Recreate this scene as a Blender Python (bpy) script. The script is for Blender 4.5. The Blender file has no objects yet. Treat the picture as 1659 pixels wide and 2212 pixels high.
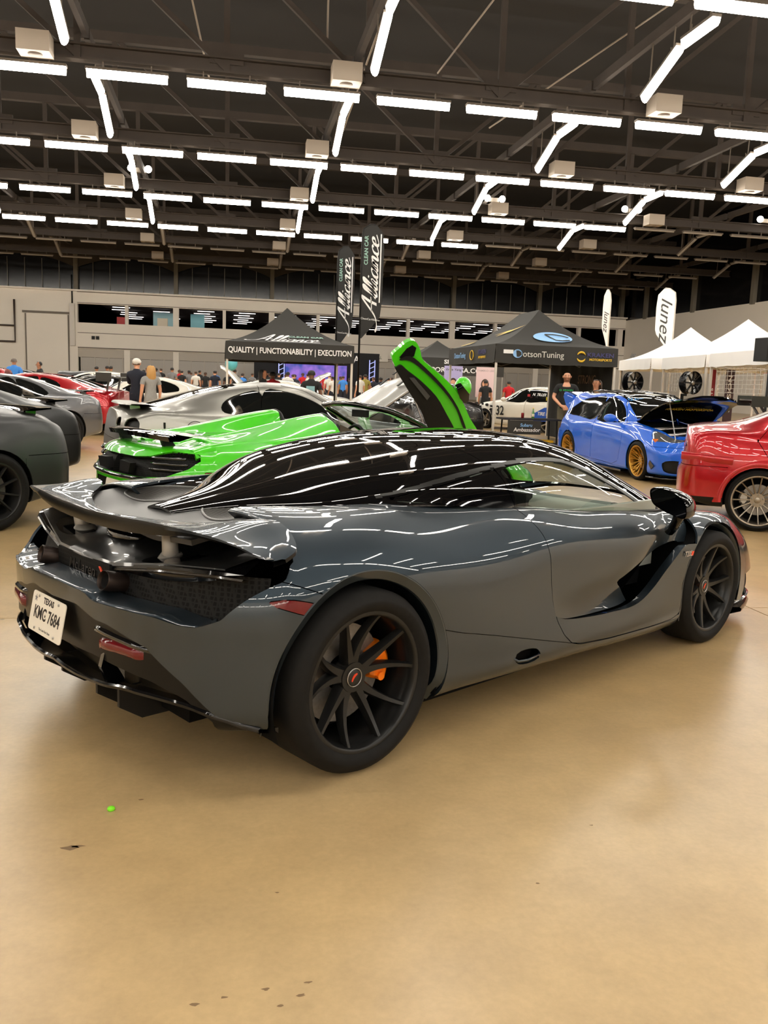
import bpy, math, random
import numpy as np
from mathutils import Vector, Matrix
random.seed(7); np.random.seed(7)
SC = bpy.context.scene
COL = SC.collection
PI = math.pi
# ------------------------------------------------------------------ camera
FPX, PITCH, ROLL, CAMH, YAW = 1859.43, 0.1501588, 0.0349710, 1.43277, 0.1825440
FW, FH = 1659.0, 2212.0
def cam_axes():
    cp, sp = math.cos(PITCH), math.sin(PITCH)
    fw = Vector((math.sin(YAW)*cp, math.cos(YAW)*cp, -sp))
    rt = Vector((math.cos(YAW), -math.sin(YAW), 0)); up = rt.cross(fw)
    r = math.cos(ROLL)*rt + math.sin(ROLL)*up
    u = -math.sin(ROLL)*rt + math.cos(ROLL)*up
    return r, u, fw
_r, _u, _f = cam_axes()
cam_data = bpy.data.cameras.new('camera')
cam_data.sensor_fit = 'VERTICAL'
cam_data.sensor_height = 24.0
cam_data.lens = 24.0*FPX/FH
cam_data.clip_start = 0.05; cam_data.clip_end = 400
cam = bpy.data.objects.new('camera', cam_data)
m = Matrix((( _r.x, _u.x, -_f.x, 0), (_r.y, _u.y, -_f.y, 0), (_r.z, _u.z, -_f.z, CAMH), (0, 0, 0, 1)))
cam.matrix_world = m
COL.objects.link(cam)
SC.camera = cam
# ------------------------------------------------------------------ world, exposure
wd = bpy.data.worlds.new('world'); SC.world = wd; wd.use_nodes = True
bg = wd.node_tree.nodes['Background']
bg.inputs[0].default_value = (0.9, 0.85, 0.8, 1); bg.inputs[1].default_value = 0.0
SC.view_settings.view_transform = 'Standard'
SC.view_settings.look = 'None'
SC.view_settings.exposure = 0.42
SC.view_settings.gamma = 1.0
SC.view_settings.use_curve_mapping = False
try:
    SC.cycles.use_denoising = True
    SC.cycles.denoiser = 'OPENIMAGEDENOISE'; SC.cycles.denoising_input_passes = 'RGB_ALBEDO_NORMAL'; SC.cycles.denoising_prefilter = 'ACCURATE'
    SC.cycles.max_bounces = 8
    SC.cycles.glossy_bounces = 5
    SC.cycles.transparent_max_bounces = 12
    SC.cycles.sample_clamp_indirect = 6.0
    SC.cycles.caustics_reflective = False
    SC.cycles.caustics_refractive = False
except Exception:
    pass
TUBE_E = 24.0           # radiance of the ceiling tubes
# ------------------------------------------------------------------ materials
MATS = {}
def mat(name, col, rough=0.5, metal=0.0, coat=0.0, emit=None, es=1.0, alpha=1.0, spec=0.5, trans=0.0, noise=None, coat_rough=0.02):
    if name in MATS: return MATS[name]
    m = bpy.data.materials.new(name); m.use_nodes = True
    nt = m.node_tree; b = nt.nodes['Principled BSDF']
    c = tuple(col) + (1,) if len(col) == 3 else col
    b.inputs['Base Color'].default_value = c
    b.inputs['Roughness'].default_value = rough
    b.inputs['Metallic'].default_value = metal
    b.inputs['Coat Weight'].default_value = coat
    b.inputs['Coat Roughness'].default_value = coat_rough
    b.inputs['Specular IOR Level'].default_value = spec
    b.inputs['Transmission Weight'].default_value = trans
    b.inputs['Alpha'].default_value = alpha
    if emit:
        b.inputs['Emission Color'].default_value = tuple(emit) + (1,)
        b.inputs['Emission Strength'].default_value = es
    if noise:
        sc_, amt = noise
        tc = nt.nodes.new('ShaderNodeTexCoord'); nz = nt.nodes.new('ShaderNodeTexNoise')
        nz.inputs['Scale'].default_value = sc_; nz.inputs['Detail'].default_value = 6
        mx = nt.nodes.new('ShaderNodeMix'); mx.data_type = 'RGBA'
        mx.inputs['A'].default_value = tuple(max(0, x*(1-amt)) for x in c[:3]) + (1,)
        mx.inputs['B'].default_value = tuple(min(1, x*(1+amt)) for x in c[:3]) + (1,)
        nt.links.new(tc.outputs['Object'], nz.inputs['Vector'])
        nt.links.new(nz.outputs['Fac'], mx.inputs['Factor'])
        nt.links.new(mx.outputs['Result'], b.inputs['Base Color'])
    MATS[name] = m
    return m
def paint(name, col, metal=0.0, rough=0.35, coat=1.0):
    return mat(name, col, rough, metal, coat)
def srgb(r, g, b):
    f = lambda c: (c/255/12.92) if c/255 <= 0.04045 else ((c/255+0.055)/1.055)**2.4
    return (f(r), f(g), f(b))
def glass(name, tint=(0.75, 0.8, 0.78), dark=0.4):
    """thin sheet glass: a clear tinted sheet with a mirror-like gloss"""
    if name in MATS: return MATS[name]
    m = bpy.data.materials.new(name); m.use_nodes = True
    nt = m.node_tree; nt.nodes.clear()
    out = nt.nodes.new('ShaderNodeOutputMaterial')
    tr = nt.nodes.new('ShaderNodeBsdfTransparent'); tr.inputs[0].default_value = tuple(t*dark for t in tint) + (1,)
    gl = nt.nodes.new('ShaderNodeBsdfGlossy'); gl.inputs['Roughness'].default_value = 0.01
    lw = nt.nodes.new('ShaderNodeLayerWeight'); lw.inputs['Blend'].default_value = .5
    pw = nt.nodes.new('ShaderNodeMath'); pw.operation = 'POWER'; pw.inputs[1].default_value = 4.0
    fr = nt.nodes.new('ShaderNodeMath'); fr.operation = 'MULTIPLY_ADD'; fr.inputs[1].default_value = .75; fr.inputs[2].default_value = .06
    nt.links.new(lw.outputs['Facing'], pw.inputs[0]); nt.links.new(pw.outputs[0], fr.inputs[0])
    mx = nt.nodes.new('ShaderNodeMixShader')
    nt.links.new(fr.outputs[0], mx.inputs[0]); nt.links.new(tr.outputs[0], mx.inputs[1]); nt.links.new(gl.outputs[0], mx.inputs[2])
    nt.links.new(mx.outputs[0], out.inputs[0])
    MATS[name] = m
    return m
def emat(name, col, s):
    return mat(name, (0, 0, 0), 0.5, emit=col, es=s)
BLACK = mat('black_plastic', (0.005, 0.005, 0.005), 0.5, spec=0.3)
SATIN = mat('satin_black', (0.02, 0.02, 0.021), 0.35)
GLOSSB = mat('gloss_black', (0.002, 0.002, 0.0025), 0.03, coat=1.0)
RUBBER = mat('rubber', (0.011, 0.0107, 0.0105), 0.7, spec=0.15, noise=(40, 0.25))
CHROME = mat('chrome', (0.75, 0.75, 0.75), 0.08, 1.0)
STEEL = mat('steel', (0.42, 0.41, 0.40), 0.32, 1.0)
DARKIN = mat('dark_lining', (0.004, 0.004, 0.004), 0.85, spec=0.1)
REDLENS = mat('red_lens', (0.13, 0.003, 0.006), 0.08, coat=.3)
WHITEP = mat('white_print', (0.85, 0.85, 0.85), 0.5)
# ------------------------------------------------------------------ scene helpers
def setp(o, label=None, cat=None, group=None, kind=None):
    if label: o['label'] = label
    if cat: o['category'] = cat
    if group: o['group'] = group
    if kind: o['kind'] = kind
    return o
def thing(name, label, cat, loc=(0, 0, 0), rz=0.0, group=None, kind=None):
    o = bpy.data.objects.new(name, None); COL.objects.link(o)
    o.empty_display_size = 0.1
    o.location = loc; o.rotation_euler = (0, 0, rz)
    return setp(o, label, cat, group, kind)
def add(name, me, mt, parent=None, loc=(0, 0, 0), rot=(0, 0, 0)):
    o = bpy.data.objects.new(name, me); COL.objects.link(o)
    if mt is not None and len(me.materials) == 0: me.materials.append(mt)
    if parent is not None: o.parent = parent
    o.location = loc; o.rotation_euler = rot
    return o
def tree_copy(o, parent=None):
    c = o.copy(); COL.objects.link(c)
    c.parent = parent
    for ch in list(o.children): tree_copy(ch, c)
    return c
class MB:
    """collects simple solids, then links them as one mesh"""
    def __init__(s): s.v = []; s.f = []; s.sm = []; s.mi = []
    def _add(s, V, F, smooth=False, mi=0):
        b = len(s.v); s.v.extend([tuple(map(float, p)) for p in V])
        for f in F: s.f.append(tuple(i+b for i in f)); s.sm.append(smooth); s.mi.append(mi)
        return s
    def box(s, c, d, rz=0, mi=0, M=None):
        x, y, z = d[0]/2, d[1]/2, d[2]/2
        V = [(-x,-y,-z),(x,-y,-z),(x,y,-z),(-x,y,-z),(-x,-y,z),(x,-y,z),(x,y,z),(-x,y,z)]
        if rz: V = [(p[0]*math.cos(rz)-p[1]*math.sin(rz), p[0]*math.sin(rz)+p[1]*math.cos(rz), p[2]) for p in V]
        if M is not None: V = [tuple(M @ Vector(p)) for p in V]
        V = [(p[0]+c[0], p[1]+c[1], p[2]+c[2]) for p in V]
        return s._add(V, [(0,3,2,1),(4,5,6,7),(0,1,5,4),(1,2,6,5),(2,3,7,6),(3,0,4,7)], False, mi)
    def bar(s, a, b, w, h=None, mi=0, up=(0, 0, 1)):
        a = Vector(a); b = Vector(b); h = h or w
        d = (b-a).normalized(); u = Vector(up)
        if abs(d.dot(u)) > .97: u = Vector((0, 1, 0))
        r = d.cross(u).normalized(); u = r.cross(d)
        V = []
        for p in (a, b):
            for sx, sy in ((-1,-1),(1,-1),(1,1),(-1,1)): V.append(p + r*(sx*w/2) + u*(sy*h/2))
        return s._add(V, [(0,1,2,3),(7,6,5,4),(0,4,5,1),(1,5,6,2),(2,6,7,3),(3,7,4,0)], False, mi)
    def tube(s, pts, rad, n=8, closed=False, cap=True, smooth=True, mi=0):
        pts = [Vector(p) for p in pts]; k = len(pts)
        rads = rad if hasattr(rad, '__len__') else [rad]*k
        V = []; F = []; prev = None
        for i, p in enumerate(pts):
            if closed: d = pts[(i+1) % k] - pts[i-1]
            else: d = pts[min(i+1, k-1)] - pts[max(i-1, 0)]
            d.normalize()
            if prev is None:
                u = Vector((0, 0, 1)) if abs(d.z) < .9 else Vector((1, 0, 0))
                r = d.cross(u).normalized()
            else:
                r = (prev - d*prev.dot(d)).normalized()
            prev = r; u = r.cross(d)
            for j in range(n):
                a = 2*PI*j/n
                V.append(p + (r*math.cos(a) + u*math.sin(a))*rads[i])
        for i in range(k if closed else k-1):
            i2 = (i+1) % k
            for j in range(n):
                j2 = (j+1) % n
                F.append((i*n+j, i*n+j2, i2*n+j2, i2*n+j))
        if cap and not closed:
            F.append(tuple(range(n))[::-1]); F.append(tuple((k-1)*n+j for j in range(n)))
        return s._add(V, F, smooth, mi)
    def cyl(s, a, b, r, n=16, r2=None, mi=0, smooth=True):
        return s.tube([a, b], [r, r if r2 is None else r2], n, smooth=smooth, mi=mi)
    def lathe(s, prof, n=32, axis='y', c=(0, 0, 0), smooth=True, mi=0, closed=False, a0=0, a1=2*PI):
        """prof: (radius, along)"""
        V = []; F = []; k = len(prof); full = abs(a1-a0-2*PI) < 1e-6
        m = n if full else n+1
        for j in range(m):
            a = a0 + (a1-a0)*j/n
            ca, sa = math.cos(a), math.sin(a)
            for r, t in prof:
                if axis == 'y': V.append((c[0]+r*ca, c[1]+t, c[2]+r*sa))
                elif axis == 'z': V.append((c[0]+r*ca, c[1]+r*sa, c[2]+t))
                else: V.append((c[0]+t, c[1]+r*ca, c[2]+r*sa))
        for j in range(n):
            j2 = (j+1) % m
            for i in range(k if closed else k-1):
                i2 = (i+1) % k
                F.append((j*k+i, j*k+i2, j2*k+i2, j2*k+i))
        return s._add(V, F, smooth, mi)
    def prism(s, poly, a, b, plane='xz', mi=0, smooth=False):
        """poly in a plane, extruded between a and b on the third axis"""
        n = len(poly)
        def P(p, t):
            if plane == 'xz': return (p[0], t, p[1])
            if plane == 'xy': return (p[0], p[1], t)
            return (t, p[0], p[1])
        V = [P(p, a) for p in poly] + [P(p, b) for p in poly]
        F = [tuple(range(n)), tuple(range(2*n-1, n-1, -1))]
        for i in range(n): j = (i+1) % n; F.append((i, i+n, j+n, j))
        return s._add(V, F, smooth, mi)
    def sphere(s, c, r, nu=16, nv=10, mi=0, sc=(1, 1, 1)):
        V = []; F = []
        for i in range(nv+1):
            t = PI*i/nv
            for j in range(nu):
                a = 2*PI*j/nu
                V.append((c[0]+r*sc[0]*math.sin(t)*math.cos(a), c[1]+r*sc[1]*math.sin(t)*math.sin(a), c[2]+r*sc[2]*math.cos(t)))
        for i in range(nv):
            for j in range(nu):
                j2 = (j+1) % nu
                F.append((i*nu+j, (i+1)*nu+j, (i+1)*nu+j2, i*nu+j2))
        return s._add(V, F, True, mi)
    def grid(s, P, smooth=True, mi=0, flip=False, closed_v=False):
        P = np.asarray(P, float); a, b = P.shape[:2]
        F = []
        for i in range(a-1):
            for j in range(b if closed_v else b-1):
                j2 = (j+1) % b
                f = (i*b+j, i*b+j2, (i+1)*b+j2, (i+1)*b+j)
                F.append(f[::-1] if flip else f)
        return s._add(P.reshape(-1, 3), F, smooth, mi)
    def mesh(s, name, weld=False):
        me = bpy.data.meshes.new(name); me.from_pydata(s.v, [], s.f)
        me.polygons.foreach_set('use_smooth', s.sm)
        if any(s.mi): me.polygons.foreach_set('material_index', s.mi)
        me.update()
        return me
    def build(s, name, mt, parent=None, loc=(0, 0, 0), rot=(0, 0, 0), sharp=None):
        me = s.mesh(name)
        if isinstance(mt, (list, tuple)):
            for q in mt: me.materials.append(q)
        else: me.materials.append(mt)
        o = add(name, me, None, parent, loc, rot)
        if sharp: fix(me, sharp)
        return o
def fix(me, ang=35):
    """merge, recalc outward, mark sharp edges by angle"""
    import bmesh
    bm = bmesh.new(); bm.from_mesh(me)
    bmesh.ops.remove_doubles(bm, verts=bm.verts, dist=1e-5)
    bmesh.ops.recalc_face_normals(bm, faces=bm.faces)
    for f in bm.faces: f.smooth = True
    ca = math.radians(ang)
    for e in bm.edges:
        if len(e.link_faces) == 2 and e.calc_face_angle(0) > ca: e.smooth = False
    bm.to_mesh(me); bm.free()
def text(name, s, size, mt, parent, M, extrude=0.0015, shear=0.0, bold=0.0, align='CENTER', sx=1.0, warp=None):
    """lettering as flat raised mesh; M: 4x4, letters lie in local XY facing +Z"""
    cu = bpy.data.curves.new(name, 'FONT'); cu.body = s; cu.size = size
    cu.extrude = extrude; cu.shear = shear; cu.offset = bold; cu.align_x = align; cu.align_y = 'CENTER'
    cu.resolution_u = 3
    to = bpy.data.objects.new('tmp', cu)
    me = bpy.data.meshes.new_from_object(to)
    bpy.data.objects.remove(to); bpy.data.curves.remove(cu)
    me.name = name; me.materials.clear(); me.materials.append(mt)
    if sx != 1.0:
        for v in me.vertices: v.co.x *= sx
    if warp:
        for v in me.vertices: v.co = Vector(warp(v.co.x, v.co.y, v.co.z))
    o = bpy.data.objects.new(name, me); COL.objects.link(o)
    if parent is not None: o.parent = parent
    o.matrix_local = M
    return o
def frame(o, x, y):
    """matrix with origin o, X axis x, Y axis as near y as possible"""
    x = Vector(x).normalized(); y = Vector(y); z = x.cross(y).normalized(); y = z.cross(x)
    return Matrix(((x.x, y.x, z.x, o[0]), (x.y, y.y, z.y, o[1]), (x.z, y.z, z.z, o[2]), (0, 0, 0, 1)))
# ------------------------------------------------------------------ splines and shells
def nspline(t, Y, tt):
    """natural cubic spline through Y at t, read at tt"""
    t = np.asarray(t, float); Y = np.asarray(Y, float); n = len(t); tt = np.asarray(tt, float)
    h = np.diff(t); A = np.zeros((n, n)); A[0, 0] = A[-1, -1] = 1
    R = np.zeros((n,)+Y.shape[1:])
    for i in range(1, n-1):
        A[i, i-1] = h[i-1]; A[i, i] = 2*(h[i-1]+h[i]); A[i, i+1] = h[i]
        R[i] = 6*((Y[i+1]-Y[i])/h[i] - (Y[i]-Y[i-1])/h[i-1])
    Mm = np.linalg.solve(A, R.reshape(n, -1)).reshape(R.shape)
    k = np.clip(np.searchsorted(t, tt)-1, 0, n-2); hk = h[k]
    sh = (-1,)+(1,)*(Y.ndim-1)
    a = ((t[k+1]-tt)/hk).reshape(sh); b = ((tt-t[k])/hk).reshape(sh); hk = hk.reshape(sh)
    return a*Y[k] + b*Y[k+1] + ((a**3-a)*Mm[k] + (b**3-b)*Mm[k+1])*hk**2/6
def pch(xs, ys, x):
    """monotone cubic through points"""
    xs = np.asarray(xs, float); ys = np.asarray(ys, float); x = np.asarray(x, float)
    h = np.diff(xs); d = np.diff(ys)/h; m_ = np.zeros(len(xs))
    m_[0] = d[0]; m_[-1] = d[-1]
    for i in range(1, len(xs)-1):
        if d[i-1]*d[i] > 0:
            w1 = 2*h[i]+h[i-1]; w2 = h[i]+2*h[i-1]
            m_[i] = (w1+w2)/(w1/d[i-1]+w2/d[i])
    k = np.clip(np.searchsorted(xs, x)-1, 0, len(xs)-2); hk = h[k]; t = np.clip((x-xs[k])/hk, 0, 1)
    return (2*t**3-3*t**2+1)*ys[k] + (t**3-2*t**2+t)*hk*m_[k] + (-2*t**3+3*t**2)*ys[k+1] + (t**3-t**2)*hk*m_[k+1]
def smooth_poly(pts, n=8, closed=True):
    """dense Catmull-Rom through points"""
    P = np.asarray(pts, float); out = []
    k = len(P)
    for i in range(k if closed else k-1):
        if closed: p0, p1, p2, p3 = P[i-1], P[i], P[(i+1) % k], P[(i+2) % k]
        else: p0, p1, p2, p3 = P[max(i-1, 0)], P[i], P[i+1], P[min(i+2, k-1)]
        for j in range(n):
            t = j/n
            out.append(0.5*((2*p1)+(-p0+p2)*t+(2*p0-5*p1+4*p2-p3)*t*t+(-p0+3*p1-3*p2+p3)*t**3))
    if not closed: out.append(P[-1])
    return np.array(out)
def psdf(poly):
    """signed distance to closed 2-D polygon (negative inside) as a function of an (n,2) array"""
    A = np.asarray(poly, float); B = np.roll(A, -1, 0)
    def fn(Q):
        Q0 = np.asarray(Q, float); lo, hi = A.min(0)-.06, A.max(0)+.06
        nr = ((Q0 > lo) & (Q0 < hi)).all(1); out = np.full(len(Q0), .06); Q = Q0[nr]
        d2 = np.full(len(Q), 1e9); ins = np.zeros(len(Q), bool)
        for a, b in zip(A, B):
            e = b-a; w0 = Q[:, 0]-a[0]; w1 = Q[:, 1]-a[1]; t = np.clip((w0*e[0]+w1*e[1])/max(e@e, 1e-12), 0, 1)
            d2 = np.minimum(d2, (w0-t*e[0])**2+(w1-t*e[1])**2)
            if b[1] != a[1]:
                c = (a[1] > Q[:, 1]) != (b[1] > Q[:, 1])
                ins ^= c & (Q[:, 0] < e[0]*w1/e[1]+a[0])
        out[nr] = np.sqrt(d2)*np.where(ins, -1, 1)
        return out
    return fn
def side(poly):           # polygon seen from the side, both sides of the car
    f = psdf(poly); return lambda P: f(P[:, [0, 2]])
def top(poly):            # polygon seen from above, mirrored
    f = psdf(poly); return lambda P: f(np.stack([P[:, 0], np.abs(P[:, 1])], 1))
def rear(poly):           # polygon seen from behind, mirrored
    f = psdf(poly); return lambda P: f(np.stack([np.abs(P[:, 1]), P[:, 2]], 1))
def circle(cx, cz, r):
    return lambda P: np.hypot(P[:, 0]-cx, P[:, 2]-cz) - r
class Shell:
    """polygon soup with surface normals that can be cut along level sets"""
    def __init__(s, V, N, F): s.V = np.asarray(V, float); s.N = np.asarray(N, float); s.F = [tuple(f) for f in F]
    @staticmethod
    def grid(P, flip=False):
        P = np.asarray(P, float); a, b = P.shape[:2]
        du = np.gradient(P, axis=0); dv = np.gradient(P, axis=1)
        N = np.cross(du, dv); l = np.linalg.norm(N, axis=2, keepdims=True)
        bad = l[..., 0] < 1e-9
        N = N/np.maximum(l, 1e-12)
        for i, j in zip(*np.where(bad)):
            N[i, j] = N[min(i+1, a-2) if i < a/2 else i-1, j]
        if flip: N = -N
        idx = np.arange(a*b).reshape(a, b); Q = P.reshape(-1, 3)
        f4 = np.stack([idx[:-1, :-1], idx[1:, :-1], idx[1:, 1:], idx[:-1, 1:]], -1).reshape(-1, 4)
        same = np.abs(Q[f4]-Q[np.roll(f4, 1, 1)]).max(2) <= 1e-7
        F = []
        for f, sm_, any_ in zip(f4.tolist(), same.tolist(), same.any(1).tolist()):
            if any_:
                f = [i for i, k in zip(f, sm_) if not k]
                if len(f) < 3: continue
            F.append(tuple(f[::-1]) if flip else tuple(f))
        return Shell(Q, N.reshape(-1, 3), F)
    def compact(s):
        if not s.F: return s
        flat = np.fromiter((i for f in s.F for i in f), int)
        u = np.unique(flat)
        if len(u) < len(s.V)*.9:
            mp = np.zeros(len(s.V), int); mp[u] = np.arange(len(u))
            s.V = s.V[u]; s.N = s.N[u]; s.F = [tuple(mp[list(f)]) for f in s.F]
        return s
    def copy(s): return Shell(s.V.copy(), s.N.copy(), list(s.F))
    def split(s, fn, only=None):
        if not s.F: return s
        s.compact()
        d = fn(s.V); d = np.where(np.abs(d) < 2e-4, 0, d)
        V = [s.V]; N = [s.N]; nv = len(s.V); cache = {}; newV = []; newN = []; F = []
        mask = None if only is None else only(s.cent())
        n_ = np.fromiter((len(f) for f in s.F), int, len(s.F))
        flat = np.fromiter((i for f in s.F for i in f), int, int(n_.sum())); st = np.concatenate([[0], np.cumsum(n_)[:-1]])
        mixed = (np.minimum.reduceat(d[flat], st) < 0) & (np.maximum.reduceat(d[flat], st) > 0)
        if mask is not None: mixed &= mask
        for fi, f in enumerate(s.F):
            if not mixed[fi]: F.append(f); continue
            A = []; B = []; k = len(f)
            for i in range(k):
                a, b = f[i], f[(i+1) % k]; da, db = d[a], d[b]
                if da <= 0: A.append(a)
                if da >= 0: B.append(a)
                if da*db < 0:
                    key = (min(a, b), max(a, b))
                    if key not in cache:
                        t = d[key[0]]/(d[key[0]]-d[key[1]])
                        newV.append(s.V[key[0]]*(1-t)+s.V[key[1]]*t)
                        nn = s.N[key[0]]*(1-t)+s.N[key[1]]*t; newN.append(nn/max(np.linalg.norm(nn), 1e-9))
                        cache[key] = nv+len(newV)-1
                    A.append(cache[key]); B.append(cache[key])
            if len(A) > 2: F.append(tuple(A))
            if len(B) > 2: F.append(tuple(B))
        if newV: s.V = np.vstack([s.V, newV]); s.N = np.vstack([s.N, newN])
        s.F = F
        return s
    def cent(s):
        if not s.F: return np.zeros((0, 3))
        n = np.fromiter((len(f) for f in s.F), int, len(s.F))
        flat = np.fromiter((i for f in s.F for i in f), int, int(n.sum()))
        return np.add.reduceat(s.V[flat], np.concatenate([[0], np.cumsum(n)[:-1]]), axis=0)/n[:, None]
    def take(s, pred):
        if not s.F: return Shell(s.V, s.N, [])
        mk = pred(s.cent())
        t = Shell(s.V, s.N, [f for f, k in zip(s.F, mk) if k])
        s.F = [f for f, k in zip(s.F, mk) if not k]
        return t
    def cutout(s, fn, w=0.0, only=None):
        """cut along fn and take the inside (with a gap of w all round)"""
        if w: s.split(lambda P: fn(P)-w, only); 
        s.split(lambda P: fn(P)+w, only)
        o_ = (lambda C: np.ones(len(C), bool)) if only is None else only
        t = s.take(lambda C: (fn(C)+w < 0) & o_(C))
        if w: s.take(lambda C: (fn(C)-w < 0) & o_(C))
        return t
    def mirror(s):
        n = len(s.V); Vm = s.V*np.array([1, -1, 1]); Nm = s.N*np.array([1, -1, 1])
        s.V = np.vstack([s.V, Vm]); s.N = np.vstack([s.N, Nm])
        s.F = s.F + [tuple(i+n for i in f[::-1]) for f in s.F]
        return s
    def half(s, sgn):
        """faces on one side (sgn of y)"""
        return s.take(lambda C: C[:, 1]*sgn > 0)
    def offset(s, d):
        s.V = s.V + s.N*d; return s
    def move(s, fn):
        s.V = fn(s.V, s.N); return s
    def renormal(s):
        N = np.zeros_like(s.V)
        for f in s.F:
            q = s.V[list(f)]; c = q.mean(0); n = np.zeros(3)
            for i in range(len(f)): n += np.cross(q[i]-c, q[(i+1) % len(f)]-c)
            for i in f: N[i] += n
        l = np.linalg.norm(N, axis=1, keepdims=True); s.N = np.where(l > 1e-12, N/np.maximum(l, 1e-12), s.N)
        return s
    def build(s, name, mt, parent=None, flange=0.008, label=None):
        if not s.F: return None
        used = sorted({i for f in s.F for i in f}); mp = {o: i for i, o in enumerate(used)}
        V = s.V[used]; N = s.N[used]; F = [tuple(mp[i] for i in f) for f in s.F]
        # orient faces with the stored normals
        a3 = np.array([f[:3] for f in F]); l3 = np.array([f[-1] for f in F])
        fn_ = np.cross(V[a3[:, 1]]-V[a3[:, 0]], V[a3[:, 2]]-V[a3[:, 0]])+np.cross(V[a3[:, 2]]-V[a3[:, 0]], V[l3]-V[a3[:, 0]])
        ok_ = (fn_*(N[a3[:, 0]]+N[a3[:, 1]]+N[a3[:, 2]])).sum(1) >= 0
        F = [f if k else f[::-1] for f, k in zip(F, ok_)]; LN = list(N[np.fromiter((i for f in F for i in f), int)])
        if flange:
            ec = {}
            for f in F:
                for i in range(len(f)):
                    a, b = f[i], f[(i+1) % len(f)]; ec.setdefault((min(a, b), max(a, b)), []).append((a, b))
            bd = [e[0] for e in ec.values() if len(e) == 1]
            mp2 = {}; V2 = []
            for a, b in bd:
                for i in (a, b):
                    if i not in mp2: mp2[i] = len(V)+len(V2); V2.append(V[i]-N[i]*flange)
            if V2:
                V = np.vstack([V, V2])
                QF = np.array([(b, a, mp2[a], mp2[b]) for a, b in bd])
                nf = np.cross(V[QF[:, 1]]-V[QF[:, 0]], V[QF[:, 2]]-V[QF[:, 0]]); nf = nf/np.maximum(np.linalg.norm(nf, axis=1, keepdims=True), 1e-12)
                F.extend([tuple(int(i) for i in f) for f in QF]); LN.extend(list(np.repeat(nf, 4, axis=0)))
        me = bpy.data.meshes.new(name); me.from_pydata(V.tolist(), [], F)
        me.polygons.foreach_set('use_smooth', [True]*len(F)); me.update()
        if len(me.loops) == len(LN):
            me.normals_split_custom_set(np.asarray(LN, np.float32).tolist())
        o = add(name, me, mt, parent)
        if label: o['label'] = label
        return o
def loft(sections, nu, nv, tu=None):
    """sections: (stations, points, 3) half section from bottom to centre line; full mirrored surface"""
    S = np.asarray(sections, float)
    full = np.concatenate([S, (S*np.array([1, -1, 1]))[:, -2::-1]], 1)
    d = np.linalg.norm(np.diff(full, axis=1), axis=2).mean(0); tv = np.concatenate([[0], np.cumsum(np.maximum(d, .02))])
    if tu is None:
        k = S.shape[1]//2
        du = np.linalg.norm(np.diff(S, axis=0), axis=2).mean(1); tu = np.concatenate([[0], np.cumsum(np.maximum(du, .02))])
    uu = np.linspace(tu[0], tu[-1], nu); vv = np.linspace(tv[0], tv[-1], nv)
    A = nspline(tu, full, uu)
    B = nspline(tv, np.swapaxes(A, 0, 1), vv)
    return np.swapaxes(B, 0, 1)
# ================================================================== HALL
ROWY = [19.08+8.75*k if k <= 0 else 19.0+8.72*k for k in range(-6, 7)]      # light rows, k = 0 is just above the frame
X0, X1, YB, YW, ZR = -34.0, 38.0, -36.0, 80.0, 15.5
# floor: sealed concrete, tan, blotchy, softly glossy
fm = bpy.data.materials.new('sealed_concrete'); fm.use_nodes = True
nt = fm.node_tree; b_ = nt.nodes['Principled BSDF']
tc = nt.nodes.new('ShaderNodeTexCoord')
def nz(scale, detail, rough=.6):
    n = nt.nodes.new('ShaderNodeTexNoise'); n.inputs['Scale'].default_value = scale; n.inputs['Detail'].default_value = detail
    n.inputs['Roughness'].default_value = rough; nt.links.new(tc.outputs['Object'], n.inputs['Vector']); return n
def ramp(src, stops):
    r = nt.nodes.new('ShaderNodeValToRGB'); e = r.color_ramp.elements
    e[0].position, e[0].color = stops[0]; e[1].position, e[1].color = stops[-1]
    for p, c in stops[1:-1]:
        q = e.new(p); q.color = c
    nt.links.new(src, r.inputs[0]); return r
def rgba(r, g, b): return srgb(r, g, b) + (1,)
n1, n2, n3, n4 = nz(.45, 4, .5), nz(2.6, 5, .6), nz(45, 3), nz(9, 5, .6)
def mrange(src, a, b, c, d):
    q = nt.nodes.new('ShaderNodeMapRange'); q.interpolation_type = 'SMOOTHSTEP'
    for i, v in zip((1, 2, 3, 4), (a, b, c, d)): q.inputs[i].default_value = v
    nt.links.new(src, q.inputs[0]); return q.outputs[0]
def vscale(vec, fac):
    q = nt.nodes.new('ShaderNodeVectorMath'); q.operation = 'SCALE'
    nt.links.new(vec, q.inputs[0]); nt.links.new(fac, q.inputs['Scale']); return q.outputs[0]
r1 = ramp(n1.outputs['Fac'], [(.25, rgba(180, 150, 104)), (.5, rgba(195, 166, 119)), (.75, rgba(206, 180, 138))])
r1.color_ramp.interpolation = 'B_SPLINE'
c_ = vscale(r1.outputs[0], mrange(n2.outputs['Fac'], .25, .75, .90, 1.08))
c_ = vscale(c_, mrange(n4.outputs['Fac'], .2, .8, .94, 1.05))
c_ = vscale(c_, mrange(n3.outputs['Fac'], .2, .8, .94, 1.05))
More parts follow.
